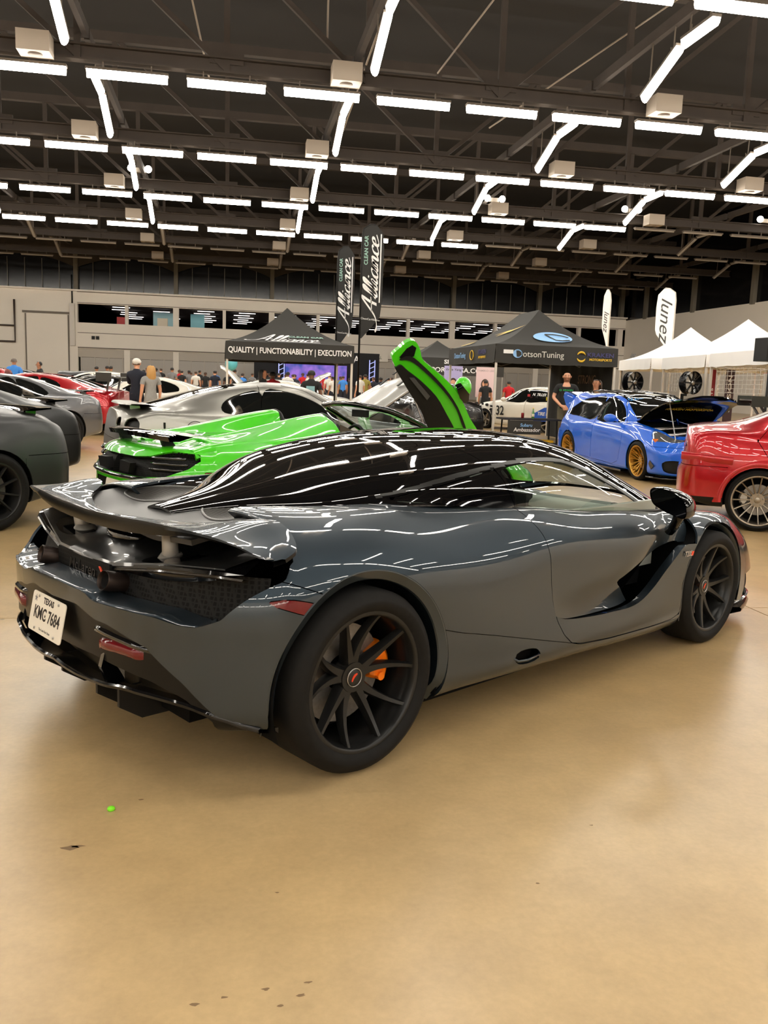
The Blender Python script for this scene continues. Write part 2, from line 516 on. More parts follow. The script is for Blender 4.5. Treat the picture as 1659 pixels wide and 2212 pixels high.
# scattered small dark scuffs: only where a broad mask allows them
vz = nt.nodes.new('ShaderNodeTexVoronoi'); vz.inputs['Scale'].default_value = 4.0; nt.links.new(tc.outputs['Object'], vz.inputs['Vector'])
sep = nt.nodes.new('ShaderNodeSeparateColor'); nt.links.new(vz.outputs['Color'], sep.inputs[0])
near = mrange(vz.outputs['Distance'], .03, .07, 1, 0); pick = mrange(sep.outputs[0], .86, .87, 0, .55)
mm_ = nt.nodes.new('ShaderNodeMath'); mm_.operation = 'MULTIPLY'; nt.links.new(near, mm_.inputs[0]); nt.links.new(pick, mm_.inputs[1])
iv_ = nt.nodes.new('ShaderNodeMath'); iv_.operation = 'SUBTRACT'; iv_.inputs[0].default_value = 1; nt.links.new(mm_.outputs[0], iv_.inputs[1])
c_ = vscale(c_, iv_.outputs[0])
nt.links.new(c_, b_.inputs['Base Color'])
b_.inputs['Roughness'].default_value = .30
b_.inputs['Coat Weight'].default_value = 0.15; b_.inputs['Coat Roughness'].default_value = 0.22
FLOOR = fm
# floor slabs: cast bays with sawn joints
flo = MB().box(((X0+X1)/2, (YB+YW)/2, -.17), (X1-X0, YW-YB, .3)).build('floor', mat('joint_dark', (.05, .04, .03), .9))
setp(flo, 'tan sealed concrete hall floor with sawn joints', 'floor', kind='structure')
gx = [-34, -17.5, -8.75, 0.9+2.6, 12.2, 20.9, 29.6, 38]; gy = [-36, -18, -9, 5.15, 13.9, 22.6, 31.3, 40, 60, 80]
for i in range(len(gx)-1):
    for j in range(len(gy)-1):
        g = .004
        MB().box(((gx[i]+gx[i+1])/2, (gy[j]+gy[j+1])/2, -.01), (gx[i+1]-gx[i]-2*g, gy[j+1]-gy[j]-2*g, .02)).build('slab', FLOOR, flo)
ROOFM = mat('roof_deck', srgb(32, 29, 26), .9, noise=(.6, .25))
BEAMM = mat('painted_steel', srgb(62, 54, 48), .8, noise=(1.5, .2))
WALLM = mat('wall_paint', srgb(238, 231, 220), .7, noise=(.35, .05))
WALLD = mat('wall_groove', srgb(120, 112, 103), .8)
roof = MB().box(((X0+X1)/2, (YB+YW)/2, ZR+.15), (X1-X0, YW-YB, .3)).build('ceiling', ROOFM)
setp(roof, 'dark brown corrugated roof deck high above the trusses', 'ceiling', kind='structure')
# --- trusses, one over each row of lights
TH = 3.7
def truss(y, lbl):
    t = thing('roof_truss', lbl, 'truss', ((0, y, 0)), 0, 'roof trusses above the light rows')
    zb, zt = 10.35, 10.35+TH
    q = MB()
    q.box(((X0+X1)/2, .1, zb+.20), (X1-X0, .04, .40)); q.box(((X0+X1)/2, .1, zb), (X1-X0, .34, .05)); q.box(((X0+X1)/2, .1, zb+.40), (X1-X0, .34, .05))
    q.build('bottom_chord', BEAMM, t)
    MB().box(((X0+X1)/2, .1, zt), (X1-X0, .3, .35)).build('top_chord', BEAMM, t)
    p0 = -.1-8.5*4; dm = {}
    for k in range(0, 18):
        x = p0+k*4.25
        if x < X0+.3 or x > X1-.3: continue
        if 'v' not in dm:
            dm['v'] = MB().box((0, 0, TH/2), (.18, .16, TH)).mesh('post')
            dm['a'] = MB().bar((0, 0, .1), (4.25, 0, TH), .15, .15).mesh('diagonal')
            dm['b'] = MB().bar((0, 0, .1), (-4.25, 0, TH), .15, .15).mesh('diagonal')
            dm['g'] = MB().box((0, 0, .42), (1.0, .12, .34)).mesh('gusset')
        add('post', dm['v'], BEAMM, t, (x, .1, zb))
        if k % 2 == 0: add('gusset', dm['g'], BEAMM, t, (x, .1, zb))
        if x < 8.6 and x-4.25 > X0: add('diagonal', dm['b'], BEAMM, t, (x, .1, zb))
        if x > 8.2 and x+4.25 < X1: add('diagonal', dm['a'], BEAMM, t, (x, .1, zb))
    return t
names = ['sixth', 'fifth', 'fourth', 'third', 'second', 'first']
def rowname(y):
    k = min(range(len(ROWY)), key=lambda i: abs(ROWY[i]-y))-6
    return {0: 'running over the photo top edge', 1: 'nearest the camera', 2: 'second from the camera', 3: 'third from the camera',
            4: 'fourth from the camera', 5: 'fifth from the camera', 6: 'closest to the far wall'}.get(k, 'behind the camera')
for k, y in enumerate(ROWY):
    if k >= 3: truss(y, 'brown steel roof truss with gusset plates, row '+rowname(y))
# longitudinal beams that carry the cross lights
for x in (-12.0, -4.1, 3.8, 11.55, 19.3, 27.0, 34.6):
    bm_ = MB()
    for k in range(3, len(ROWY)-1):
        y = ROWY[k]
        bm_.box((x, y+4.45, 11.1), (.16, 8.5, .3))
    o = bm_.build('purlin_beam', BEAMM)
    setp(o, 'brown lengthwise ceiling beam %s' % ('left of the frame' if x < -8 else 'over the grey coupes at left' if x < 0 else 'above the tall black flags' if x < 8 else 'above the black print tent' if x < 15 else 'above the white tents' if x < 22 else 'near the right hall wall' if x < 30 else 'along the right hall wall'), 'beam')
# --- tube lights
TUBE = emat('tube_glow', (1.0, .93, .82), TUBE_E)
OFFT = mat('unlit_tube', srgb(150, 142, 132), .5)
HOUS = mat('fixture_housing', srgb(96, 86, 76), .6)
def tube_meshes(L, hw=.11, dp_=.22):
    q = MB(); n = 6; V = []; 
    prof = [(hw*math.cos(a), -dp_*math.sin(a)) for a in np.linspace(0, PI, n+1)]
    F = []
    for sx in (-L/2, L/2):
        for a, z in prof: V.append((sx, a, z))
    for i in range(n): F.append((i, i+1, i+n+2, i+n+1))
    F.append(tuple(range(n+1))[::-1]); F.append(tuple(range(n+1, 2*n+2)))
    q._add(V, F, False)
    h = MB().box((0, 0, .035), (L+.06, .24, .07))
    h.box((-L*.3, 0, .17), (.04, .04, .22)); h.box((L*.3, 0, .17), (.04, .04, .22))
    return q.mesh('tube'), h.mesh('housing')
TM, HM = tube_meshes(2.27)
TMo = tube_meshes(2.27, .07, .07)[0]; TMo.materials.append(OFFT); TM.materials.append(TUBE); HM.materials.append(HOUS)
def tube(x, y, z, rz, tilt, lit, label, group, hang=0, sx=1):
    t = thing('tube_light', label, 'light', (x, y, z), 0, group)
    t.rotation_euler = (0, tilt, rz)
    for n_, me in (('housing', HM), ('tube', TM if lit else TMo)):
        o = add(n_, me, None, t); o.scale = (sx, 1, 1)
    if hang:
        c = math.cos(tilt)
        for e in (-.75, .75):
            dx = e*sx; z0 = z-dx*math.sin(tilt); L = 10.97-z0
            MB().bar((dx, 0, .05), (dx - L*math.sin(tilt), 0, L*c), .03).build('hanger', HOUS, t)
CROSSX = (-12.0, -4.1, 3.8, 11.55, 19.3, 27.0, 34.6)
unseen = MB()
def place(x): return 'left of the tall flags' if x < 4 else 'right of the tall flags'
for k, y in enumerate(ROWY):
    for i in range(-9, 16):
        x = -5.80+2.85*i
        if x < X0+1.5 or x > X1-1.5: continue
        lit = True
        if k == 9 and x > 21: lit = False
        if k == 10 and x > 16.2: lit = False
        if k >= 11: lit = False
        xl, xr_ = -7.6-.32*(y-19)-1.5, 12+.60*(y-19)+2
        if k < 6 or x < xl or x > xr_ or (k == 6 and x < 6):
            if lit and k != 1:
                b0 = len(unseen.v)
                unseen._add([(v.co.x+x, v.co.y+y, v.co.z+10.07) for v in TM.vertices], [tuple(p.vertices) for p in TM.polygons])
            continue
        tube(x, y, 10.07, 0, 0, lit, '%s tube light, row %s, %s' % ('lit white' if lit else 'unlit grey', rowname(y), place(x)), 'tube lights along the rows')
    if k < len(ROWY)-1:
        for x in CROSSX:
            lit = k < 9 or (k == 9 and x < 25)
            if k == 10: lit = False
            if k >= 11: lit = False
            xl, xr_ = -7.6-.32*(y-19)-1.5, 12+.60*(y-19)+3
            if k < 5 or x < xl or x > xr_:
                if lit and k != 1:
                    unseen._add([(v.co.y+x, v.co.x+y+1.95, v.co.z+10.42) for v in TM.vertices], [tuple(p.vertices)[::-1] for p in TM.polygons])
                continue
            lb = '%s cross tube light on the %s beam, row %s' % ('lit' if lit else 'unlit', {-12.0: 'outer left', -4.1: 'left', 3.8: 'middle', 11.55: 'right', 19.3: 'far right', 27.0: 'outer right', 34.6: 'outermost right'}[x], rowname(y))
            tube(x, y+2.3, 10.42, PI/2, 0, lit, lb, 'cross tube lights', 1, .66)
            tube(x, y+4.22, 10.02, PI/2, math.atan2(.72, 2.0), lit, lb, 'cross tube lights', 1, .88)
o = unseen.build('ceiling_tubes', TUBE); setp(o, 'further lit tube lights of the hall outside the picture', 'lights', kind='stuff')
# --- square speaker boxes on the beams
BOXM = mat('box_white', srgb(170, 158, 144), .6)
bx1 = MB().box((0, 0, .27), (.88, .7, .54)); bx1 = bx1.mesh('case')
bx3 = MB().box((0, .46, .42), (.3, .28, .06)).mesh('bracket')
bx2 = MB(); bx2.lathe([(.0, -.012), (.2, -.012), (.2, .0)], 20, 'z'); bx2 = bx2.mesh('grille')
for k, y in enumerate(ROWY):
    if k < 5: continue
    for x, wh in ((-5.40, 'at left'), (3.42, 'above the flags'), (13.7, 'at right'), (22.4, 'above the white tents')):
        t = thing('ceiling_speaker', 'square white box speaker %s, row %s' % (wh, rowname(y)), 'speaker', (x, y-.47, 10.2), 0, 'box speakers under the trusses')
        add('case', bx1, BOXM, t); add('bracket', bx3, HOUS, t); add('grille', bx2, mat('grille_grey', srgb(120, 110, 100), .8), t, (0, 0, 0))
# --- hanging rods / conduits between trusses
for i, (a, b) in enumerate([((5.1, 21.0, 14.5), (3.75, 25.5, 10.2)), ((4.9, 29.5, 13.2), (4.0, 33.2, 10.2)), ((9.0, 22, 14.4), (6.5, 28.5, 11.2)), ((2.4, 23, 14.9), (2.9, 28, 11.5)), ((-1.8, 24, 14.4), (-.6, 30, 10.6)), ((15.0, 26, 14.4), (9.6, 33, 11.0))]):
    setp(MB().cyl(a, b, .03, 6).build('conduit', mat('conduit', srgb(150, 138, 124), .5)), ['thin conduit beside the central cross lights', 'thin conduit behind the first light row near the flags', 'long thin rod crossing the dark roof right of centre', 'thin pale rod hanging over the middle of the first truss', 'thin pale rod hanging over the left bay', 'thin rod above the right hand bay'][i], 'rod')
# --- small halogen work lights clipped on the third truss (twin lamps)
HALO = emat('lamp_spot', (1, .95, .85), 14)
for i, (x, y, z) in enumerate([(13.6, 45.2, 10.9), (21.2, 45.1, 10.85), (29.2, 45.1, 10.85), (-14.6, 53.6, 10.6), (-4.25, 45.0, 11.0)]):
    t = thing('twin_spot_lamp', ['twin emergency spot lamp right of centre above the fourth light row', 'twin emergency spot lamp above the right hand cross light', 'twin emergency spot lamp nearest the right wall', 'bright spot lamp at the far left of the fourth light row', 'small bright lamp by the left cross lights'][i], 'lamp', (x, y, z))
    MB().box((0, 0, .1), (.5, .2, .2)).build('battery_case', BOXM, t)
    for s in (-1, 1):
        q = MB(); q.sphere((s*.4, -.15, .15), .17, 12, 8); q.build('lamp_head', HALO, t)
# --- end wall
wall = thing('wall_back', 'pale grey painted concrete end wall with upper gallery openings', 'wall', (0, YW, 0), 0, None, 'structure')
ZT, WB, WT, SF = 8.25, 5.62, 7.22, 3.38
q = MB()
xa = X0
# left solid part, then band structure: below the openings, between storefront and gallery, above gallery
q.box(((X0-12.9)/2, .3, ZT/2), (-12.9-X0, .6, ZT))
q.box(((-12.9+X1)/2, .3, (SF+WB)/2), (X1+12.9, .6, WB-SF)); q.box(((-12.9+X1)/2, .3, (WT+ZT)/2), (X1+12.9, .6, ZT-WT))
q.build('panel', WALLM, wall)
for k in range(-1, 14):
    x = -4.57+4.21*k
    if x > X1-.2: break
    MB().box((x, .28, (WB+WT)/2), (.28 if k % 2 else .5, .5, WT-WB)).build('pier', WALLM, wall)
    if k % 2 == 0 or k == -1: MB().box((x, .28, SF/2), (.5, .5, SF)).build('pier', WALLM, wall)
for z in (ZT-.04, ZT-1.0+.05, 4.75): MB().box(((-12.9+X1)/2, -.02, z), (X1+12.9, .05, .05)).build('reveal', WALLD, wall)
MB().box(((-12.9+X1)/2, -.05, SF+.1), (X1+12.9, .12, .09)).build('ledge', WALLD, wall)
MB().box(((X0+X1)/2, .1, ZT+.06), (X1-X0, .9, .14)).build('coping', WALLM, wall)
# storefront of tall grey panels
PANEL = mat('storefront_panel', srgb(168, 162, 154), .35)
FRM = mat('storefront_frame', srgb(178, 170, 158), .5)
pm = MB().box((0, 0, 1.32), (1.10, .05, 2.64)).mesh('panel'); fmh = MB().box((0, 0, 1.34), (.07, .1, 2.68)).mesh('mullion')
x = -12.7
while x < 36.5:
    add('panel', pm, PANEL, wall, (x+.59, .22, 0)); add('mullion', fmh, FRM, wall, (x, .2, 0)); x += 1.18
MB().box(((-12.9+X1)/2, .2, 3.02), (X1+12.9, .12, .72)).build('transom', FRM, wall)
# gallery room behind the openings, with its own tube lights
g = thing('wall_gallery', 'dim upstairs gallery room behind the wall openings', 'gallery', (0, YW, 0), 0, None, 'structure')
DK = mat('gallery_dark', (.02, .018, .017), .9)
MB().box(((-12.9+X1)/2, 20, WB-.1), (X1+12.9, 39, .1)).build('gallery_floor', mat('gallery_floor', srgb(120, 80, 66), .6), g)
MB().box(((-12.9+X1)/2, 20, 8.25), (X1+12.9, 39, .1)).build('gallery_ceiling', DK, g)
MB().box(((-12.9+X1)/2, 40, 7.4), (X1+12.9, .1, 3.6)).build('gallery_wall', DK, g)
gs = MB().box((0, 0, 0), (1.7, .22, .05)).mesh('gallery_tube'); gs.materials.append(emat('gallery_glow', (1, .9, .84), 2.6))
for i in range(12):
    for j in range(9):
        if (i, j) in ((0, 1), (1, 3)): continue
        add('gallery_tube', gs, None, g, (-11.2+i*4.21+(j % 2)*.5, 2.0+j*3.6, 7.95))
for x, w, c, lb in ((-6.0, 2.0, srgb(150, 186, 190), 'a'), (-2.9, 1.3, srgb(130, 186, 194), 'b')):
    MB().box((x, 6, 6.35), (w, .2, 1.6)).build('booth_screen', mat('booth_'+lb, c, .6, emit=c, es=.12), g)  # booth boxes, with a faint glow of their own colour put in
MB().box((-5.8, 1.2, 6.0), (.9, .3, .7)).build('counter', mat('counter_cream', srgb(220, 210, 190), .6), g)
MB().box((-9.6, 3, 6.0), (.7, .3, .8)).build('chair_back', mat('red_sign', srgb(190, 40, 40), .5), g)
o = thing('wall_clerestory', 'dark clerestory glazing above the pale end wall', 'window', (0, YW, 0), 0, None, 'structure')
GLK = mat('night_glass', (.006, .006, .007), .15)
MB().box(((X0+X1)/2, .5, (ZT+ZR)/2), (X1-X0, .1, ZR-ZT)).build('glass', GLK, o)
MUL = mat('mullion_grey', srgb(120, 116, 108), .5)
mm = MB().box((0, 0, (10.9-ZT)/2), (.05, .08, 10.9-ZT)).mesh('mullion'); cm = MB().box((0, 0, 1.75), (.36, .5, 3.5)).mesh('column')
x = -30
for k in range(-4, 6):
    xc = -4.57+8.42*k
    if X0 < xc < X1: add('column', cm, mat('column_paint', srgb(110, 104, 92), .7), o, (xc, .2, ZT))
    for j in range(1, 6):
        xm = xc+8.42*j/6
        if X0 < xm < X1: add('mullion', mm, MUL, o, (xm, .35, ZT))
    # shallow dark arch between columns
    A = []
    for i in range(17):
        t = i/16; A.append((xc+8.42*t, ZT+2.0+.95*(1-(2*t-1)**2)))
    poly = [(p[0], p[1]) for p in A] + [(xc+8.42, ZR), (xc, ZR)]
    if X0-8 < xc < X1:
        ar = MB().prism(poly, .15, .3, 'xz').build('arch', mat('arch_dark', srgb(62, 56, 50), .9), o)
# left part of end wall: big shutter, downpipe, pipework
t = thing('door_1', 'large pale sliding service door in the end wall at left', 'door', (-15.4, YW-.02, 0), 0, None, 'structure')
MB().box((0, -.03, 3.1), (3.4, .08, 6.2)).build('leaf', WALLM, t); MB().box((0, -.08, 6.35), (4.0, .12, .18)).build('track', WALLD, t)
for s in (-1, 1): MB().box((s*1.75, -.06, 3.1), (.1, .12, 6.2)).build('jamb', WALLD, t)
MB().box((-13.3, -.16, 5.4), (.42, .32, 3.6)).build('duct_casing', mat('duct_white', srgb(214, 208, 200), .5), wall); MB().cyl((-13.3, -.1, 7.2), (-13.3, -.1, 9.6), .06, 8).build('duct_pipe', BLACK, wall)
t = thing('sprinkler_pipe', 'dark square run of pipe on the end wall at far left', 'pipe', (-18, YW-.25, 0))
PIP = mat('pipe_dark', srgb(70, 58, 52), .6)
MB().tube([(-6, 0, 5.1), (.0, 0, 5.1)], .07, 8).build('upper_run', PIP, t); MB().tube([(.0, 0, 7.3), (.0, 0, 3.75), (-6, 0, 3.75)], .09, 8).build('riser', PIP, t)
t = thing('notice_panel', 'pair of small dark notice plates on the end wall', 'sign', (-11.6, YW-.06, 4.35))
for s in (0, 1): MB().box((s*.36, 0, 0), (.28, .05, .3)).build('plate', BLACK, t)
# --- side walls and wall behind the camera
wr = thing('wall_right', 'pale grey right hand side wall behind the white tents', 'wall', (X1, 0, 0), 0, None, 'structure')
MB().box((.3, (YB+YW)/2, 4.05), (.6, YW-YB, 8.1)).build('panel', WALLM, wr); MB().box((.3, (YB+YW)/2, (8.1+ZR)/2), (.4, YW-YB, ZR-8.1)).build('glass', GLK, wr)
for k in range(14): MB().box((.05, YW-4-k*8.42, 9.7), (.5, .4, 3.4)).build('column', mat('column_paint', (.1, .1, .1)), wr)
wl = MB().box((X0-.3, (YB+YW)/2, ZR/2), (.6, YW-YB, ZR)).build('wall_left', WALLM); setp(wl, 'pale left hand side wall of the hall', 'wall', kind='structure')
wf = MB().box(((X0+X1)/2, YB-.3, ZR/2), (X1-X0, .6, ZR)).build('wall_front', WALLM); setp(wf, 'pale hall wall behind the camera', 'wall', kind='structure')
# ================================================================== WHEELS
def tyre_prof(R, rr, w):
    h = w/2; t = R-rr
    return [(rr-.004, -h*.80), (rr+.012, -h*.93), (rr+t*.45, -h*1.0), (R-.035, -h*.97), (R-.012, -h*.86), (R-.001, -h*.72), (R, -h*.4), (R, 0), (R, h*.4), (R-.001, h*.72), (R-.012, h*.86), (R-.035, h*.97), (rr+t*.45, h*1.0), (rr+.012, h*.93), (rr-.004, h*.80)]
_wc = {}
def make_wheel(car, pos, s, R, w, rr, style, rimm, dish=.06, capm=None, lip=None, caliper=None, discr=.19, rot=0.0, detail=2, hubr=.06, camber=0.0, wname='wheel'):
    """pos: axle point at tyre centre; s: +1 left, -1 right side. wheel = barrel mesh with its own sub-parts"""
    key = (R, w, rr, style, rimm.name, dish, lip.name if lip else '', detail, hubr)
    if key not in _wc:
        h = w/2; d = {}
        n = 64 if detail > 1 else 32
        o_ = -h*.86                            # outer face plane (toward -y)
        b = MB(); b.lathe([(rr+.006, o_-.002), (rr+.008, o_+.012), (rr-.012, o_+.03), (rr-.02, o_+.08), (rr-.028, h*.8), (rr+.006, h*.82), (rr+.006, h*.86)], n, 'y')
        b.lathe([(rr+.008, o_), (rr-.006, o_-.004), (rr-.014, o_+.004), (rr-.016, o_+.03), (rr-.02, o_+.04)], n, 'y')
        d['wheel'] = b.mesh('wheel')
        d['tyre'] = MB().lathe(tyre_prof(R, rr, w), n, 'y').mesh('tyre')
        # spokes
        hy = o_+dish
        def spoke(a0, a1, w0, w1, w2, th, curve=.5, r0=None, r1=None):
            r0 = r0 or hubr*.7; r1 = r1 or rr-.012
            P = []; K = 9
            for i in range(K):
                t = i/(K-1); r = r0+(r1-r0)*t; a = a0+(a1-a0)*(t**1.1)
                y = hy+(o_+.012-hy)*(t**(1+curve))
                wd = (w0*(1-t)*(1-t)+2*w1*t*(1-t)+w2*t*t)
                c = Vector((r*math.cos(a), 0, r*math.sin(a))); tg = Vector((-math.sin(a), 0, math.cos(a)))
                q = []
                for ux, uy in ((-.5, .95), (-.5, .35), (-.3, 0), (.3, 0), (.5, .35), (.5, .95)):
                    p = c+tg*(ux*wd); q.append((p.x, y+uy*th*(1-.35*t), p.z))
                P.append(q)
            m_ = MB().grid(P, closed_v=True)
            return m_
        sp = []
        if style == 'pair5':
            for k in range(5):
                a = 2*PI*k/5
                for q in (-1, 1): sp.append(spoke(a+q*.14, a+q*.325, .052, .024, .020, .05, .9))
        elif style == 'ten':
            for k in range(10): sp.append(spoke(2*PI*k/10, 2*PI*k/10, .032, .018, .024, .035, .4))
        elif style == 'mesh12':
            for k in range(12):
                sp.append(spoke(2*PI*k/12, 2*PI*k/12, .026, .014, .016, .03, .4, None, rr*.62))
                for q in (-1, 1): sp.append(spoke(2*PI*k/12, 2*PI*k/12+q*.13, .014, .012, .016, .03, .4, rr*.58, None))
        elif style == 'split15':
            for k in range(15): sp.append(spoke(2*PI*k/15, 2*PI*k/15, .022, .012, .018, .03, .4))
        elif style == 'six':
            for k in range(6): sp.append(spoke(2*PI*k/6, 2*PI*k/6, .07, .04, .055, .05, .4))
        elif style == 'five':
            for k in range(5): sp.append(spoke(2*PI*k/5, 2*PI*k/5, .09, .05, .06, .05, .4))
        d['spokes'] = []
        for m_ in sp:
            me = m_.mesh('spoke'); fix(me, 50); d['spokes'].append(me)
        hb = MB(); hb.lathe([(0, hy-.004), (hubr*.98, hy-.004), (hubr, hy+.002), (hubr*1.05, hy+.05), (hubr*.8, hy+.09), (0, hy+.09)], 32, 'y')
        d['hub'] = hb.mesh('hub'); fix(d['hub'], 30)
        c = MB(); c.lathe([(0, hy-.008), (.028, hy-.008), (.032, hy-.005), (.033, hy+.0)], 32, 'y'); d['cap'] = c.mesh('centre_cap')
        nn = MB()
        for k in range(5):
            a = 2*PI*k/5+.3; nn.cyl((hubr*.76*math.cos(a), hy-.012, hubr*.76*math.sin(a)), (hubr*.76*math.cos(a), hy+.01, hubr*.76*math.sin(a)), .009, 6)
        d['nuts'] = nn
        dk = MB(); dk.lathe([(.07, h*.1), (discr, h*.1), (discr, h*.1+.03), (.07, h*.1+.03), (.07, h*.1)], 48, 'y'); d['disc'] = dk.mesh('brake_disc'); fix(d['disc'], 30)
        bk = MB(); bk.lathe([(0, h*.55), (rr-.03, h*.55)], 32, 'y'); d['back'] = bk.mesh('dust_shield')
        d['hy'] = hy; d['h'] = h
        _wc[key] = d
    d = _wc[key]
    wo = add(wname, d['wheel'], None if len(d['wheel'].materials) else (lip or rimm), car, pos)
    wo.rotation_euler = (camber*(1 if s < 0 else -1), 0, 0 if s < 0 else PI)
    def sub(n_, me, mt, r=0.0):
        o = add(n_, me, None if len(me.materials) else mt, wo); o.rotation_euler = (0, r, 0); return o
    sub('tyre', d['tyre'], RUBBER)
    for me in d['spokes']: sub('spoke', me, rimm, rot)
    sub('hub', d['hub'], rimm); sub('centre_cap', d['cap'], capm or rimm)
    sub('brake_disc', d['disc'], DISCM); sub('dust_shield', d['back'], DARKIN)
    if detail > 1 and style != 'pair5':
        if 'nutm' not in d: d['nutm'] = d['nuts'].mesh('wheel_nuts')
        o = sub('wheel_nuts', d['nutm'], STEEL)
    if caliper:
        cm_, ang = caliper
        q = MB(); h = d['h']; P = []
        for i in range(9):
            a = ang+(-.42+.84*i/8)
            ro, ri = discr+.022-.012*abs(i-4)/4, discr-.075+.008*abs(i-4)/4
            y0, y1 = h*.1-.045+(.02 if i in (0, 8) else 0), h*.1+.07
            P.append([(ro*math.cos(a), y1, ro*math.sin(a)), (ro*math.cos(a), y0+.012, ro*math.sin(a)), ((ro-.015)*math.cos(a), y0, (ro-.015)*math.sin(a)), ((ri+.012)*math.cos(a), y0, (ri+.012)*math.sin(a)), (ri*math.cos(a), y0+.012, ri*math.sin(a)), (ri*math.cos(a), y1, ri*math.sin(a))])
        q.grid(P, closed_v=True); q._add(P[0], [(0, 1, 2, 3, 4, 5)]); q._add(P[-1], [(5, 4, 3, 2, 1, 0)])
        for i in (1, 4, 7):
            a = ang+(-.42+.84*i/8); r = discr-.028
            q.cyl((r*math.cos(a), h*.1-.056, r*math.sin(a)), (r*math.cos(a), h*.1-.03, r*math.sin(a)), .017, 10)
        me = q.mesh('caliper'); fix(me, 35)
        o = add('brake_caliper', me, cm_, wo)
        if s > 0: o.rotation_euler = (0, 0, 0)
    return wo
DISCM = mat('brake_disc', (.30, .28, .26), .4, .7, noise=(60, .35))
def arch_well(car, x, z, R, y0, y1, s):
    """dark liner inside a wheel arch"""
    q = MB(); q.lathe([(R, 0), (R, (y1-y0)), (0, (y1-y0))], 32, 'y', (x, 0, z), a0=-.35, a1=PI+.35)
    o = q.build('wheel_arch_liner', DARKIN, car, (0, 0, 0))
    if s < 0:
        for v in o.data.vertices: v.co.y = -(y1) + (y1-y0)*0 + v.co.y
    else:
        for v in o.data.vertices: v.co.y = y1 - v.co.y
    return o
# ================================================================== THE GREY SUPERCAR
PAINT = bpy.data.materials.new('storm_grey_paint'); PAINT.use_nodes = True
b_ = PAINT.node_tree.nodes['Principled BSDF']
b_.inputs['Base Color'].default_value = srgb(50, 61, 70)+(1,); b_.inputs['Metallic'].default_value = .85
b_.inputs['Roughness'].default_value = .42; b_.inputs['Coat Weight'].default_value = 1.0; b_.inputs['Coat Roughness'].default_value = .012
CARX, CARY, CARA = -0.00465, 3.76551, 0.5710137
car = thing('sports_car', 'dark grey metallic mid-engine sports car with black roof and raised wing', 'car', (CARX, CARY, 0), CARA)
CARB = mat('deck_satin', (.045, .045, .045), .42)
CARBON = mat('carbon_gloss', (.004, .004, .0045), .08, spec=.4, coat=.15)
WH = mat('wheel_graphite', (.026, .026, .026), .30, .6)
ORANGE = mat('caliper_orange', srgb(255, 128, 10), .35, coat=.5)
EMBL = mat('emblem_red', srgb(232, 70, 40), .3)
# ---- master surface
def sec(x, pts, dx=None):
    return [(x+(dx[i] if dx else 0), p[0], p[1]) for i, p in enumerate(pts)]
ST = []
ST.append([(3.74, .0, .13), (3.77, 0, .15), (3.775, 0, .20), (3.77, 0, .26), (3.75, 0, .33), (3.72, 0, .39), (3.68, 0, .44), (3.62, 0, .475), (3.52, 0, .50), (3.45, 0, .51)])
ST.append([(3.70, .38, .13), (3.73, .40, .15), (3.735, .41, .20), (3.73, .40, .26), (3.71, .39, .33), (3.68, .37, .39), (3.64, .34, .44), (3.58, .29, .48), (3.49, .17, .505), (3.42, 0, .52)])
ST.append(sec(3.55, [(.66, .12), (.72, .14), (.745, .20), (.74, .28), (.72, .37), (.69, .45), (.65, .51), (.57, .55), (.34, .54), (0, .545)], [-.03, 0, .01, .01, 0, 0, 0, -.02, -.08, -.12]))
ST.append(sec(3.30, [(.78, .12), (.85, .14), (.875, .21), (.875, .31), (.86, .42), (.83, .51), (.78, .585), (.69, .635), (.45, .60), (0, .605)], [0]*9+[-.05]))
ST.append(sec(3.0, [(.80, .13), (.89, .15), (.925, .23), (.935, .35), (.93, .47), (.91, .58), (.86, .665), (.76, .715), (.52, .66), (0, .665)]))
ST.append(sec(2.67, [(.80, .13), (.90, .155), (.945, .24), (.957, .38), (.957, .53), (.945, .64), (.89, .712), (.785, .752), (.58, .71), (0, .72)]))
ST.append(sec(2.33, [(.80, .13), (.90, .155), (.945, .23), (.95, .37), (.95, .52), (.935, .64), (.885, .72), (.79, .772), (.66, .76), (0, .76)]))
ST.append(sec(2.0, [(.80, .13), (.91, .16), (.952, .225), (.95, .36), (.935, .52), (.92, .65), (.875, .74), (.785, .797), (.72, .795), (0, .80)]))
ST.append(sec(1.6, [(.80, .14), (.91, .17), (.955, .235), (.945, .36), (.922, .53), (.908, .67), (.865, .765), (.772, .825), (.72, .825), (0, .83)]))
ST.append(sec(1.2, [(.81, .15), (.92, .185), (.957, .25), (.945, .38), (.922, .55), (.91, .69), (.86, .795), (.757, .868), (.70, .87), (0, .87)]))
ST.append(sec(.8, [(.81, .16), (.925, .195), (.957, .265), (.95, .40), (.938, .55), (.915, .69), (.855, .80), (.755, .880), (.66, .905), (0, .90)]))
ST.append(sec(.4, [(.81, .165), (.925, .20), (.958, .28), (.962, .42), (.956, .57), (.932, .715), (.858, .828), (.73, .908), (.58, .938), (0, .92)]))
ST.append(sec(0, [(.81, .17), (.92, .20), (.96, .29), (.969, .43), (.966, .58), (.945, .735), (.868, .842), (.73, .913), (.54, .938), (0, .92)]))
ST.append(sec(-.24, [(.79, .20), (.89, .225), (.94, .31), (.952, .44), (.952, .58), (.930, .73), (.855, .83), (.715, .895), (.52, .918), (0, .90)]))
TY = [.93, .88, .80, .70, .55, .40, .20, 0.0]; TX = [-.38, -.475, -.565, -.635, -.70, -.735, -.76, -.765]
